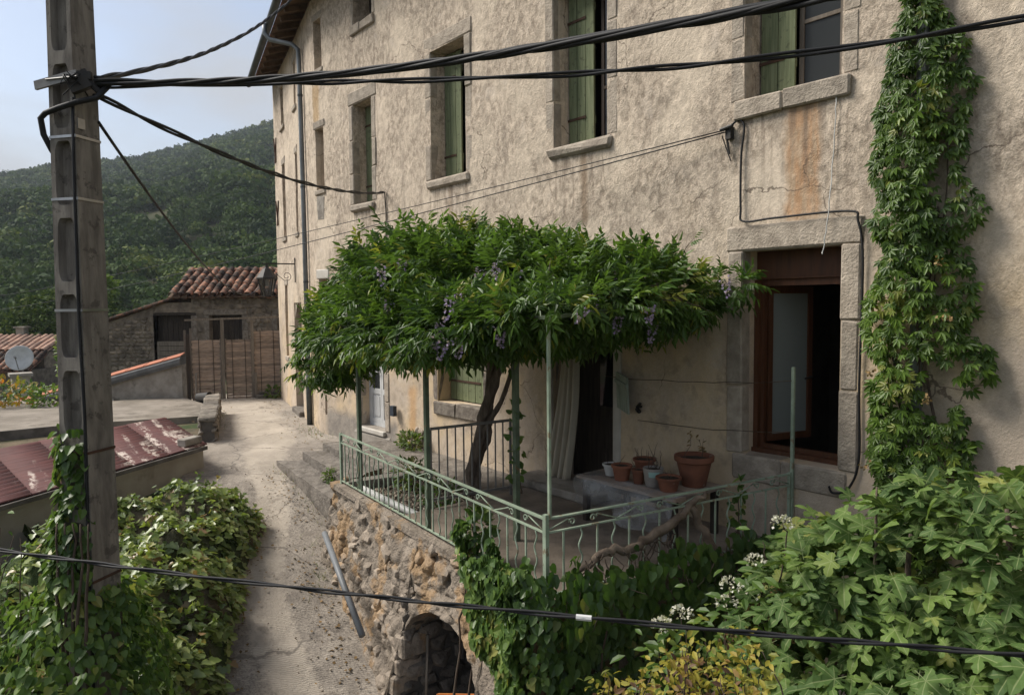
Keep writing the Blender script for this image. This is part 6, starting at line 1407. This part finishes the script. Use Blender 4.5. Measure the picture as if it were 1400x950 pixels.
# ------------------------------------------------------------ ivy on the terrace walls
def ivy_terrace():
    t = thing('ivy', 'glossy green ivy hanging over the terrace wall below the railing corner', 'ivy', (-4.3, -3.2, -2.2))
    pos, dr, nn, sc = [], [], [], []
    while len(pos) < 3600:
        x = rng.uniform(-5.5, -3.88); z = rng.uniform(-2.3, .50); left = float(np.interp(z, [-2.3, -1.2, -.7, -.35, .1, .5], [-3.9, -3.93, -4.12, -4.60, -5.10, -5.18]))+.05*math.sin(z*9)+.16*fbm((0, z, 1), 2, 3)
        if x < left or z > .12+.32*fbm((x, 0, 0), 1.9, 3)+.14*(x > -4.5)+(.25 if -5.3 < x < -5.05 else 0): continue
        tt = 1+(x+9.05)/5.15; p = wall_pt(min(tt, 2), z); bul = (.10+.26*max(0, fbm((x, z, 5), 1.5, 3)+.5))*min(1, (x-left)/.25+.25)*rng.random()**.5; nvec = V3(-.11, -.98, .15); p = p+nvec*bul
        pos.append(p); dr.append(V3(rng.normal()*.45, -.35, -.8+rng.normal()*.3)); nn.append(nvec+V3(rng.normal()*.35, 0, .45+rng.normal()*.35)); sc.append(rng.uniform(.045, .085))
    while len(pos) < 5400:   # round the corner of the wall
        a = rng.uniform(-2.4, .6); z = rng.uniform(-2.4, .6)
        if z > .36+.22*fbm((a, 0, 0), 1.2, 3): continue
        u = V3(math.cos(a), math.sin(a), 0); p = V3(-4.02, -2.80, z)+u*(.20+.16*max(0, fbm((a, z, 2), 1.5, 3)+.6))*(.7+.3*rng.random())*(1+.35*max(0, -z-.3))
        pos.append(p); dr.append(u*.3+V3(rng.normal()*.4, rng.normal()*.4, -.8)); nn.append(u+V3(0, 0, .5)+rng.normal(size=3)*.35); sc.append(rng.uniform(.045, .085))
    foliage(t, HEART, pos, dr, nn, sc, 'leaf_ivy', 300)
    for k in range(6): branch(t, 'stem', 'twig', [V3(-5.1+k*.2, -3.15, -2.3), V3(-5.0+k*.2, -3.0, -1.2), V3(-4.95+k*.19, -2.92, -.4), V3(-4.9+k*.18, -2.86, .1)], [.016, .013, .01, .005], 6, .01)
    t2 = thing('ivy', 'ivy in a shade-darkened leaf colour covering the end wall of the terrace behind the fig', 'ivy', (-3.7, -1.6, -2.5))
    pos, dr, nn, sc = [], [], [], []
    while len(pos) < 4200:
        s = rng.random(); y = -2.9+2.6*s; x = -3.92+.42*s; z = rng.uniform(-2.5, .6)
        if z > .36+.2*fbm((0, y, 3), 2, 3)-.25*max(0, s-.6): continue
        bul = (.06+.32*max(0, fbm((y, z, 9), 1.4, 3)+.5))*rng.random()**.5; pos.append(V3(x+bul+.05*(-z > .5), y, z)); dr.append(V3(.3, rng.normal()*.45, -.8+rng.normal()*.3)); nn.append(V3(1, rng.normal()*.35-.3, .45+rng.normal()*.35)); sc.append(rng.uniform(.06, .11))
    foliage(t2, HEART, pos, dr, nn, sc, 'leaf_ivy_dark', 250)
    for k in range(5): branch(t2, 'stem', 'twig', [V3(-3.7, -2.6+k*.5, -2.5), V3(-3.75, -2.5+k*.5, -1.2), V3(-3.7, -2.4+k*.45, .0)], [.016, .013, .006], 6, .01)
ivy_terrace()
def dead_vine():
    t = thing('dead_vine', 'gnarled dry vine branch sprawling over the side railing', 'vine', (-3.6, -1.2, -2.4))
    branch(t, 'trunk', 'dry_vine', [V3(-3.35, -.95, -2.4), V3(-3.4, -1.0, -1.2), V3(-3.45, -1.05, -.3), V3(-3.62, -1.2, .28), V3(-3.72, -1.36, .58)], [.05, .045, .04, .04, .03], 8, .015)
    branch(t, 'limb', 'dry_vine', [V3(-3.66, -1.22, .68), V3(-3.72, -1.40, .55), V3(-3.76, -1.65, .43), V3(-3.78, -1.95, .36), V3(-3.80, -2.25, .37), V3(-3.80, -2.52, .33), V3(-3.78, -2.72, .22)], [.016, .036, .042, .04, .034, .028, .016], 8, .013)
    for k in range(30):
        s = rng.random(); p = V3(-3.76+rng.normal()*.03, -1.5-1.1*s, .38); L = random.uniform(.15, .5); q = p+V3(rng.normal()*.12+.08, rng.normal()*.15, -L); branch(t, 'twig', 'dry_vine' if k % 2 else 'twig', [p, (p+q)/2+rng.normal(size=3)*.05, q], [.006, .005, .002], 5, .006)
    for k in range(14):
        p = V3(-3.5+rng.normal()*.05, -1.05+rng.normal()*.12, .1+rng.normal()*.2); q = p+V3(rng.normal()*.2+.1, rng.normal()*.25, -.35+rng.normal()*.3); branch(t, 'twig', 'dry_vine', [p, (p+q)/2+rng.normal(size=3)*.06, q], [.006, .005, .002], 5, .006)
dead_vine()
# ------------------------------------------------------------ fig tree
def fig():
    base = V3(-1.75, -1.55, g(-1.75)-.1); t = thing('fig_tree', 'broad leaved fig tree with lobed leaves growing against the house below the creeper', 'fig tree', base)
    blobs = [((-2.05, -2.1, .20), (.62, .6, .62)), ((-1.75, -1.8, .55), (.72, .65, .62)), ((-1.35, -1.45, .75), (.75, .65, .58)), ((-.95, -1.2, .72), (.8, .7, .66)), ((-1.5, -2.3, -.1), (.75, .65, .7)), ((-.9, -1.9, .1), (.85, .7, .75)), ((-2.35, -1.55, .35), (.40, .45, .45)), ((-.3, -1.4, .5), (.8, .7, .7)), ((-1.9, -2.35, -.45), (.6, .6, .6))]
    C = np.array([c for c, r in blobs]); R = np.array([r for c, r in blobs]); pos, dr, nn, sc = [], [], [], []
    for k in range(len(C)):
        p1 = C[k]-V3(0, 0, R[k][2]*.5); branch(t, 'limb', 'bark', [base+V3(random.uniform(-.1, .1), random.uniform(-.1, .1), .3), (base+p1)/2+V3(random.uniform(-.15, .15), random.uniform(-.1, .1), .2), p1, C[k]+V3(0, 0, R[k][2]*.6)], [.05, .04, .028, .012], 7, .01)
    while len(pos) < 2700:
        k = rng.integers(len(C)); u = rand_unit(1)[0]; f = .45+.58*rng.random()**.5; p = C[k]+u*R[k]*f*(1+.15*fbm(C[k]+u, 2, 2)); q = np.sum(((p-C)/R)**2, 1).min()
        if q < .30 and rng.random() < .7: continue
        if p[1] > -.35: continue
        o = norm(u+V3(0, -.25, .1)); d = o*V3(1, 1, .3)+V3(0, 0, -.28)+rng.normal(size=3)*.35; pos.append(p); dr.append(d); nn.append(V3(0, -.35, 1)+o*.5+rng.normal(size=3)*.3); sc.append(.075+.115*rng.random()**1.2)
    foliage(t, FIG, pos, dr, nn, sc, 'leaf_fig', 300)
    for p in ((-1.15, -1.3, 1.35), (-.95, -1.25, 1.3), (-2.0, -1.7, 1.15)): branch(t, 'shoot', 'bark', [V3(*p)-V3(0, 0, .6), V3(*p)], [.012, .006], 6, .004)
fig()
def ball_heads(t, cs, r, n, mat, name):
    for c in cs:
        u = rand_unit(n); u[:, 2] = np.abs(u[:, 2])*1.1-.25; pp = u*r*V3(1, 1, .75)*(.85+.3*rng.random((n, 1))); me = scatter(*PETAL, pp, basis_from(u+rng.normal(size=(n, 3))*.5, rand_unit(n)), np.full(n, r*.36), rng.random(n), mat, name); link(name, me, t, V3(*c)-root_loc(t), 'stuff')
def shrubs():
    t = thing('flowering_shrub', 'shrub with fading white flower heads between the ivy wall and the fig', 'shrub', (-2.75, -2.4, -2.5))
    heads = [(-2.86, -2.80, .26), (-2.78, -2.70, .34), (-2.92, -2.72, .22), (-2.58, -2.44, .52), (-2.60, -2.47, .40), (-2.50, -2.36, .48), (-2.38, -2.18, .92), (-2.50, -2.30, .66), (-2.42, -2.40, .32), (-2.46, -2.28, .8)]
    pos, dr, nn, sc = [], [], [], []
    for h in heads:
        branch(t, 'stem', 'twig', [V3(-2.75, -2.4, -2.5), V3(-2.72, -2.42, -1.0), V3(*h)-V3(.02, -.03, .35), V3(*h)], [.012, .01, .006, .003], 5, .008)
        for _ in range(34):
            p = V3(*h)+V3(rng.normal()*.13, rng.normal()*.13, -.08-abs(rng.normal())*.32); pos.append(p); dr.append(rand_unit(1)[0]*V3(1, 1, .3)+V3(0, 0, -.25)); nn.append(V3(rng.normal()*.4, -.4, 1)); sc.append(rng.uniform(.07, .13))
    foliage(t, LEAF, pos, dr, nn, sc, 'leaf_shrub', 150)
    ball_heads(t, heads[:8], .062, 70, 'petal_white', 'flower_head'); ball_heads(t, [(-2.44, -2.36, .36), (-2.40, -2.30, .52), (-2.55, -2.5, .16), (-2.3, -2.3, .2)], .06, 60, 'dry_leaf', 'dry_flower_head')
    t = thing('yellow_shrub', 'small leaved shrub turning yellow and brown below the ivy', 'shrub', (-2.15, -3.55, -2.7)); pos, dr, nn, sc = [], [], [], []
    for k in range(46):
        tip = V3(rng.uniform(-2.50, -1.80), rng.uniform(-3.9, -3.10), rng.uniform(.28, .62)); branch(t, 'stem', 'twig', [V3(-2.15, -3.55, -2.7)+rng.normal(size=3)*.05, V3(-2.13, -3.5, -1.0)+rng.normal(size=3)*.12, tip-V3(0, 0, .4)+rng.normal(size=3)*.05, tip], [.012, .009, .005, .002], 5, .006)
        for _ in range(44):
            p = tip+V3(rng.normal()*.06, rng.normal()*.06, -abs(rng.normal())*.30); pos.append(p); dr.append(rand_unit(1)[0]*V3(1, 1, .6)+V3(0, 0, .1)); nn.append(V3(rng.normal()*.5, rng.normal()*.5-.4, 1)); sc.append(rng.uniform(.035, .065))
    foliage(t, LEAF, pos, dr, nn, sc, 'leaf_yellow', 300)
shrubs()
# ------------------------------------------------------------ ivy mound beside the lane and ivy on the pole
def mound():
    t = thing('ivy_mound', 'thick mound of green ivy between the lane and the low shed', 'ivy', (-8.2, -4.6, -1.2))
    bx = [-10.6, -9.96, -8.74, -7.83, -7.14, -5.8, -4.5]; by = [-2.95, -2.80, -3.50, -4.0, -4.32, -4.75, -5.0]
    def H(x, y):
        e = np.interp(x, bx, by)+.22*fbm((x, 0, 2), 1.6, 3); s = min(1., max(0., (e-y)/.95)); end = min(1., max(0., (x+10.75)/.8)); k = math.sqrt(s*(2-s))*math.sqrt(end*(2-end)); return g(x)+(float(np.interp(x, [-10.5, -9., -7.5, -6], [.52, .62, .85, 1.0]))+.46*fbm((x, y, 0), 1.2, 3)+.20*fbm((x, y, 4), 3.5, 2))*k, k, s
    pos, dr, nn, sc = [], [], [], []
    while len(pos) < 8200:
        x = rng.uniform(-10.7, -5.0); e = np.interp(x, bx, by); y = e-rng.random()**1.5*2.6+.05
        h, k, s = H(x, y)
        if k <= 0.02: continue
        hx = (H(x+.05, y)[0]-h)/.05; hy = (H(x, y+.05)[0]-h)/.05; nv = norm(V3(-hx, -hy, 1)); p = V3(x, y, h)+nv*rng.normal()*.035-V3(0, 0, .06*rng.random())
        pos.append(p); dr.append(V3(rng.normal(), rng.normal()+.3, -.35)); nn.append(nv+V3(0, 0, .7)+rng.normal(size=3)*.28); sc.append(rng.uniform(.06, .11))
    for _ in range(90):   # stray shoots standing out of the mass
        x = rng.uniform(-10.4, -5.4); y = np.interp(x, bx, by)-rng.random()*1.9; h = H(x, y)[0]; d0 = norm(V3(rng.normal()*.5, rng.normal()*.5, 1)); L = rng.uniform(.08, .26)
        for q in np.linspace(.2, 1, 7): pos.append(V3(x, y, h)+d0*L*q+rng.normal(size=3)*.02); dr.append(rand_unit(1)[0]+V3(0, 0, .2)); nn.append(V3(0, 0, 1)+rng.normal(size=3)*.5); sc.append(rng.uniform(.04, .07))
    foliage(t, IVY, pos, dr, nn, sc, 'leaf_mound', 300)
    xs = np.linspace(-10.7, -5, 60); P = np.zeros((60, 30, 3))
    for i, x in enumerate(xs):
        for j in range(30):
            y = np.interp(x, bx, by)+.05-2.7*j/29; P[i, j] = (x, y, H(x, y)[0]-.10)
    link('earth_bank', grid_mesh('earth_bank', P-root_loc(t), 'ground_soil'), t)
mound()
def pole_ivy():
    t = thing('ivy', 'ivy bush climbing the foot of the concrete utility pole', 'ivy', (-5.7, -5.6, -1.9)); pos, dr, nn, sc = [], [], [], []
    zs = [-2., -1., -.4, 0., .35, .7, 1.05, 1.5]; rr = [1.0, .95, .72, .50, .34, .25, .21, .19]
    while len(pos) < 4200:
        z = rng.uniform(-1.9, 1.55)
        if z > .5 and rng.random() < (z-.5)*.75: continue
        a = rng.uniform(0, 6.283); c = PB+(PTOP-PB)*((z+2)/8.2); r = np.interp(z, zs, rr)*(1+.35*fbm((math.cos(a), math.sin(a), z*1.3), 1.3, 3)); u = V3(math.cos(a), math.sin(a), 0)
        if z > .3 and (u@V3(.772, -.636, 0)) < -.2: continue
        if z > .4 and (u@V3(.636, .772, 0)) > .45: continue
        left = max(0, -(u@V3(.636, .772, 0))); r *= 1+.25*left*(z < .3); r *= 1-.38*max(0, u@V3(.636, .772, 0))
        p = V3(c[0], c[1], z)+u*r*(.72+.28*rng.random()); pos.append(p); dr.append(u*.5+V3(rng.normal()*.5, rng.normal()*.5, -.7)); nn.append(u+V3(0, 0, .6)+rng.normal(size=3)*.35); sc.append(rng.uniform(.045, .085))
    foliage(t, HEART, pos, dr, nn, sc, 'leaf_ivy', 300)
    for k in range(5): branch(t, 'stem', 'twig', [V3(-5.6, -5.7, -1.9), V3(-5.62+.05*k, -5.72, -1.0), V3(-5.60+.04*k, -5.79+.03*k, 0), V3(-5.62+.04*k, -5.78+.04*k, .9)], [.02, .016, .012, .005], 6, .01)
    # loose shoots at the left of the bush
    t = thing('leafy_shoots', 'light green leafy shoots growing left of the utility pole', 'shrub', (-6.6, -6.3, -1.7)); pos, dr, nn, sc = [], [], [], []
    for k in range(16):
        b = V3(-6.7+rng.normal()*.15, -6.35+rng.normal()*.15, -1.7); tip = V3(-6.75+rng.normal()*.25, -6.3+rng.normal()*.22, rng.uniform(.0, .62)); branch(t, 'stem', 'twig', [b, (b+tip)/2+rng.normal(size=3)*.05, tip], [.012, .008, .003], 5, .005)
        for _ in range(26): p = b+(tip-b)*rng.uniform(.45, 1)+rng.normal(size=3)*.05; pos.append(p); dr.append(rand_unit(1)[0]+V3(0, 0, -.1)); nn.append(V3(0, -.2, 1)+rng.normal(size=3)*.4); sc.append(rng.uniform(.05, .09))
    foliage(t, LEAF, pos, dr, nn, sc, 'leaf_shrub', 120)
pole_ivy()
# ------------------------------------------------------------ small plants
def bush(name, label, cat, c, r, n, mat, size, tpl=LEAF, parts=60, stems=5, group=None):
    c = V3(*c); r = V3(*r); t = thing(name, label, cat, c-V3(0, 0, r[2]), group); u = rand_unit(n); f = .5+.5*rng.random((n, 1))**.6; pos = c+u*r*f*(1+.25*np.array([[fbm(c+q*1.5, 1.5, 3)] for q in u])); foliage(t, tpl, pos, u+rng.normal(size=(n, 3))*.6, u+V3(0, 0, .8)+rng.normal(size=(n, 3))*.4, rng.uniform(.7, 1.2, n)*size, mat, parts)
    for k in range(stems):
        q = c+rand_unit(1)[0]*r*.6; branch(t, 'stem', 'twig', [c-V3(0, 0, r[2])+rng.normal(size=3)*V3(.05, .05, 0), (c+q)/2-V3(0, 0, r[2]*.3), q], [.012*size*10, .008*size*10, .004*size*10], 5, .004)
bush('orange_vine', 'vine with orange and yellow leaves at the platform edge by the pole', 'vine', (-22.9, -5.05, .10), (.6, .95, .45), 420, 'leaf_orange', .16, parts=80)
bush('green_bush', 'low green bush trailing beside the orange leaved vine', 'bush', (-22.3, -3.95, .0), (.45, .5, .35), 260, 'leaf_shrub', .15, parts=60)
bush('green_bush', 'broad bush filling the slope between the platform and the satellite dish', 'bush', (-29.5, -6.4, -1.3), (2.2, 2.6, 1.15), 1500, 'leaf_shrub', .2, parts=60)
bush('green_bush', 'dark leafy bush under the red coping end behind the pole', 'bush', (-26.3, -4.3, -.55), (1.1, 1.3, .55), 700, 'leaf_ivy_dark', .18, parts=60)
bush('climbing_vine', 'tall green climber beside the distant satellite dish', 'climber', (-46.5, -.35, -.35), (.55, .55, 2.2), 500, 'leaf_shrub', .3, parts=60)
bush('weed_tuft', 'small green weed growing in the worn stone steps', 'weed', (-10.25, -1.62, -.30), (.17, .10, .10), 130, 'leaf_grass', .09, parts=30)
bush('weed_tuft', 'green weeds at the wall foot below the fallen plaster', 'weed', (-10.3, -.18, .05), (.35, .12, .16), 200, 'leaf_grass', .10, parts=30)
bush('bed_plant', 'leafy green plant in the bed near the white pipe', 'plant', (-8.0, -1.5, .10), (.35, .28, .24), 220, 'leaf_ivy', .09, parts=40)
bush('bed_plant', 'small leafy plant in the bed beside the grey bar gate', 'plant', (-7.15, -1.65, .05), (.2, .25, .18), 140, 'leaf_ivy', .08, parts=40)
bush('bed_plant', 'ivy sprig pushing up through the railing above the rubble wall', 'plant', (-5.1, -2.62, .28), (.16, .14, .26), 170, 'leaf_ivy', .08, HEART, parts=40)
bush('ivy_sprig', 'single ivy sprig climbing the dark pergola post by the bar gate', 'ivy', (-5.38, -1.92, .95), (.07, .07, .5), 46, 'leaf_ivy', .07, HEART, parts=40, stems=2)
bush('ivy_sprig', 'thin green climber twined on the side railing near the timber window', 'ivy', (-3.62, -.75, .40), (.05, .08, .34), 40, 'leaf_ivy', .08, HEART, parts=40, stems=2)
bush('weed_tuft', 'green weed at the house corner below the woven fence', 'weed', (-20.45, 1.35, -.18), (.28, .2, .2), 120, 'leaf_grass', .14, parts=30)
def grass_strip():
    pos, sc = [], []
    for (a, b, w, n) in ((V3(-14.6, -2.0, 0), V3(-18.2, -.8, 0), .12, 90), (V3(-13.4, -.25, 0), (-14.9, -.05, 0), .15, 120), (V3(-9.3, -2.35, 0), V3(-8.0, -2.75, 0), .1, 90), (V3(-12.0, -1.85, 0), V3(-9.7, -2.02, 0), .06, 60)):
        for _ in range(n): s = rng.random(); p = np.asarray(a)+(np.asarray(b)-np.asarray(a))*s+V3(rng.normal()*w, rng.normal()*w, 0); p[2] = g(p[0])-.01; pos.append(p); sc.append(rng.uniform(.05, .13))
    n = len(pos); me = scatter(*BLADE, np.array(pos), basis_from(rng.normal(size=(n, 3))*.45+V3(0, 0, 1), rand_unit(n)), np.array(sc), rng.random(n), 'leaf_grass', 'grass'); o = link('grass', me, kind='stuff'); tag(o, 'sparse dry grass growing along the lane edges', 'grass')
    pos, sc = [], []
    for (a, b, w, n) in ((V3(-11.8, -2.0, 0), V3(-9.6, -2.2, 0), .12, 110), (V3(-9.3, -2.55, 0), V3(-6.4, -3.15, 0), .14, 170), (V3(-14.6, -.3, 0), V3(-12.2, -.9, 0), .25, 80), (V3(-20.5, 1.2, 0), V3(-15, -.1, 0), .15, 120), (V3(-9.9, -2.95, 0), V3(-6.5, -4.5, 0), .12, 150), (V3(-15, -1.9, 0), V3(-20.8, -.3, 0), .3, 60)):
        for _ in range(n): s = rng.random(); p = a+(b-a)*s+V3(rng.normal()*w, rng.normal()*w, 0); p[2] = g(p[0])+.012; pos.append(p); sc.append(rng.uniform(.02, .05))
    n = len(pos); me = scatter(*PETAL, np.array(pos), basis_from(rng.normal(size=(n, 3))*V3(1, 1, .2), V3(0, 0, 1)+rng.normal(size=(n, 3))*.3), np.array(sc), rng.random(n), 'dry_leaf', 'leaf_litter'); o = link('leaf_litter', me, kind='stuff'); tag(o, 'dry fallen leaves scattered along the lane and wall foot', 'leaf litter')
    n = 420; s = rng.random(n); A0, B0 = V3(-12.2, -1.95, 0), V3(-5.6, -3.3, 0); p = A0+(B0-A0)*s[:, None]+np.stack([rng.normal(size=n)*.25, -np.abs(rng.normal(size=n))*.35, np.zeros(n)], 1); p[:, 2] = [g(x)+.012 for x in p[:, 0]]
    o = link('grit', scatter([(1, 0, 0), (0, 1, 0), (-1, 0, 0), (0, -1, 0), (0, 0, .7), (0, 0, -.7)], [(0, 1, 4), (1, 2, 4), (2, 3, 4), (3, 0, 4), (1, 0, 5), (2, 1, 5), (3, 2, 5), (0, 3, 5)], p, basis_from(rand_unit(n), rand_unit(n)), .004+.013*rng.random(n)**3, rng.random(n), 'gravel', 'grit'), kind='stuff'); tag(o, 'loose grit and small stones along the lane below the terrace wall', 'grit')
    # pebbles on the planting bed
    n = 900; p = np.stack([rng.uniform(-8.4, -6.9, n), rng.uniform(-2.2, -1.1, n), np.full(n, -.095)], 1); u = rand_unit(n)
    OCT = ([(1, 0, 0), (0, 1, 0), (-1, 0, 0), (0, -1, 0), (0, 0, .7), (0, 0, -.7)], [(0, 1, 4), (1, 2, 4), (2, 3, 4), (3, 0, 4), (1, 0, 5), (2, 1, 5), (3, 2, 5), (0, 3, 5)])
    me = scatter(*OCT, p-V3(-7.6, -1.6, -.1), basis_from(u, rand_unit(n)), rng.uniform(.012, .035, n), rng.random(n), 'gravel', 'gravel'); o = link('gravel', me, None, (-7.6, -1.6, -.1), 'stuff'); tag(o, 'brown gravel in the planting bed behind the railing', 'gravel')
grass_strip()
def near_tree(label, c, r, mat, n=1500, h=4):
    c = V3(*c); r = V3(*r); gz = land_z(c[0], c[1]); t = thing('tree', label, 'tree', (c[0], c[1], gz)); branch(t, 'trunk', 'bark', [V3(c[0], c[1], gz), V3(c[0]+.2, c[1], (gz+c[2])/2), c+V3(0, 0, r[2]*.3)], [.22, .16, .06], 7, .02)
    for k in range(4): branch(t, 'limb', 'bark', [V3(c[0]+.1, c[1], c[2]-r[2]*.6), c+rand_unit(1)[0]*r*.4, c+rand_unit(1)[0]*r*.75], [.09, .06, .02], 6, .02)
    u = rand_unit(n); f = .5+.5*rng.random((n, 1))**.5; pos = c+u*r*f*(1+.3*np.array([[fbm(c*.3+q*1.2, 1.6, 3)] for q in u])); me = scatter(*IVY, pos-root_loc(t), basis_from(u+rng.normal(size=(n, 3))*.7, u+V3(0, 0, .5)+rng.normal(size=(n, 3))*.5), rng.uniform(.14, .32, n), rng.random(n), mat, 'crown'); link('crown', me, t, kind='stuff')
near_tree('bright yellow green tree just behind the tiled stone house', (-61.9, 3.3, 3.9), (1.7, 1.7, 1.25), 'bright_leaf', 3200)
near_tree('dark rounded tree between the stone house and the hill', (-58, 1.5, .9), (4.2, 4.0, 3.0), 'forest_leaf', 9000)
near_tree('dark tree standing beyond the far cottage and its climber', (-66, -1.5, -.4), (3.6, 3.6, 2.6), 'forest_leaf', 8000)
# ------------------------------------------------------------ air: faint haze over the valley
def haze():
    m = MB(); m.box((-760, -560, -40), (90, 640, 215)); t = NT('haze_air'); v = t.n('VolumePrincipled', Color=(.80, .88, 1.0), Density=.00022, Anisotropy=.2)
    t.t.nodes.remove(t.pos); t.t.links.new(v.outputs[0], t.out.inputs['Volume']); o = m.obj('haze', 'haze_air'); o['kind'] = 'stuff'; tag(o, 'thin pale air haze over the valley and hillside', 'haze')
haze()
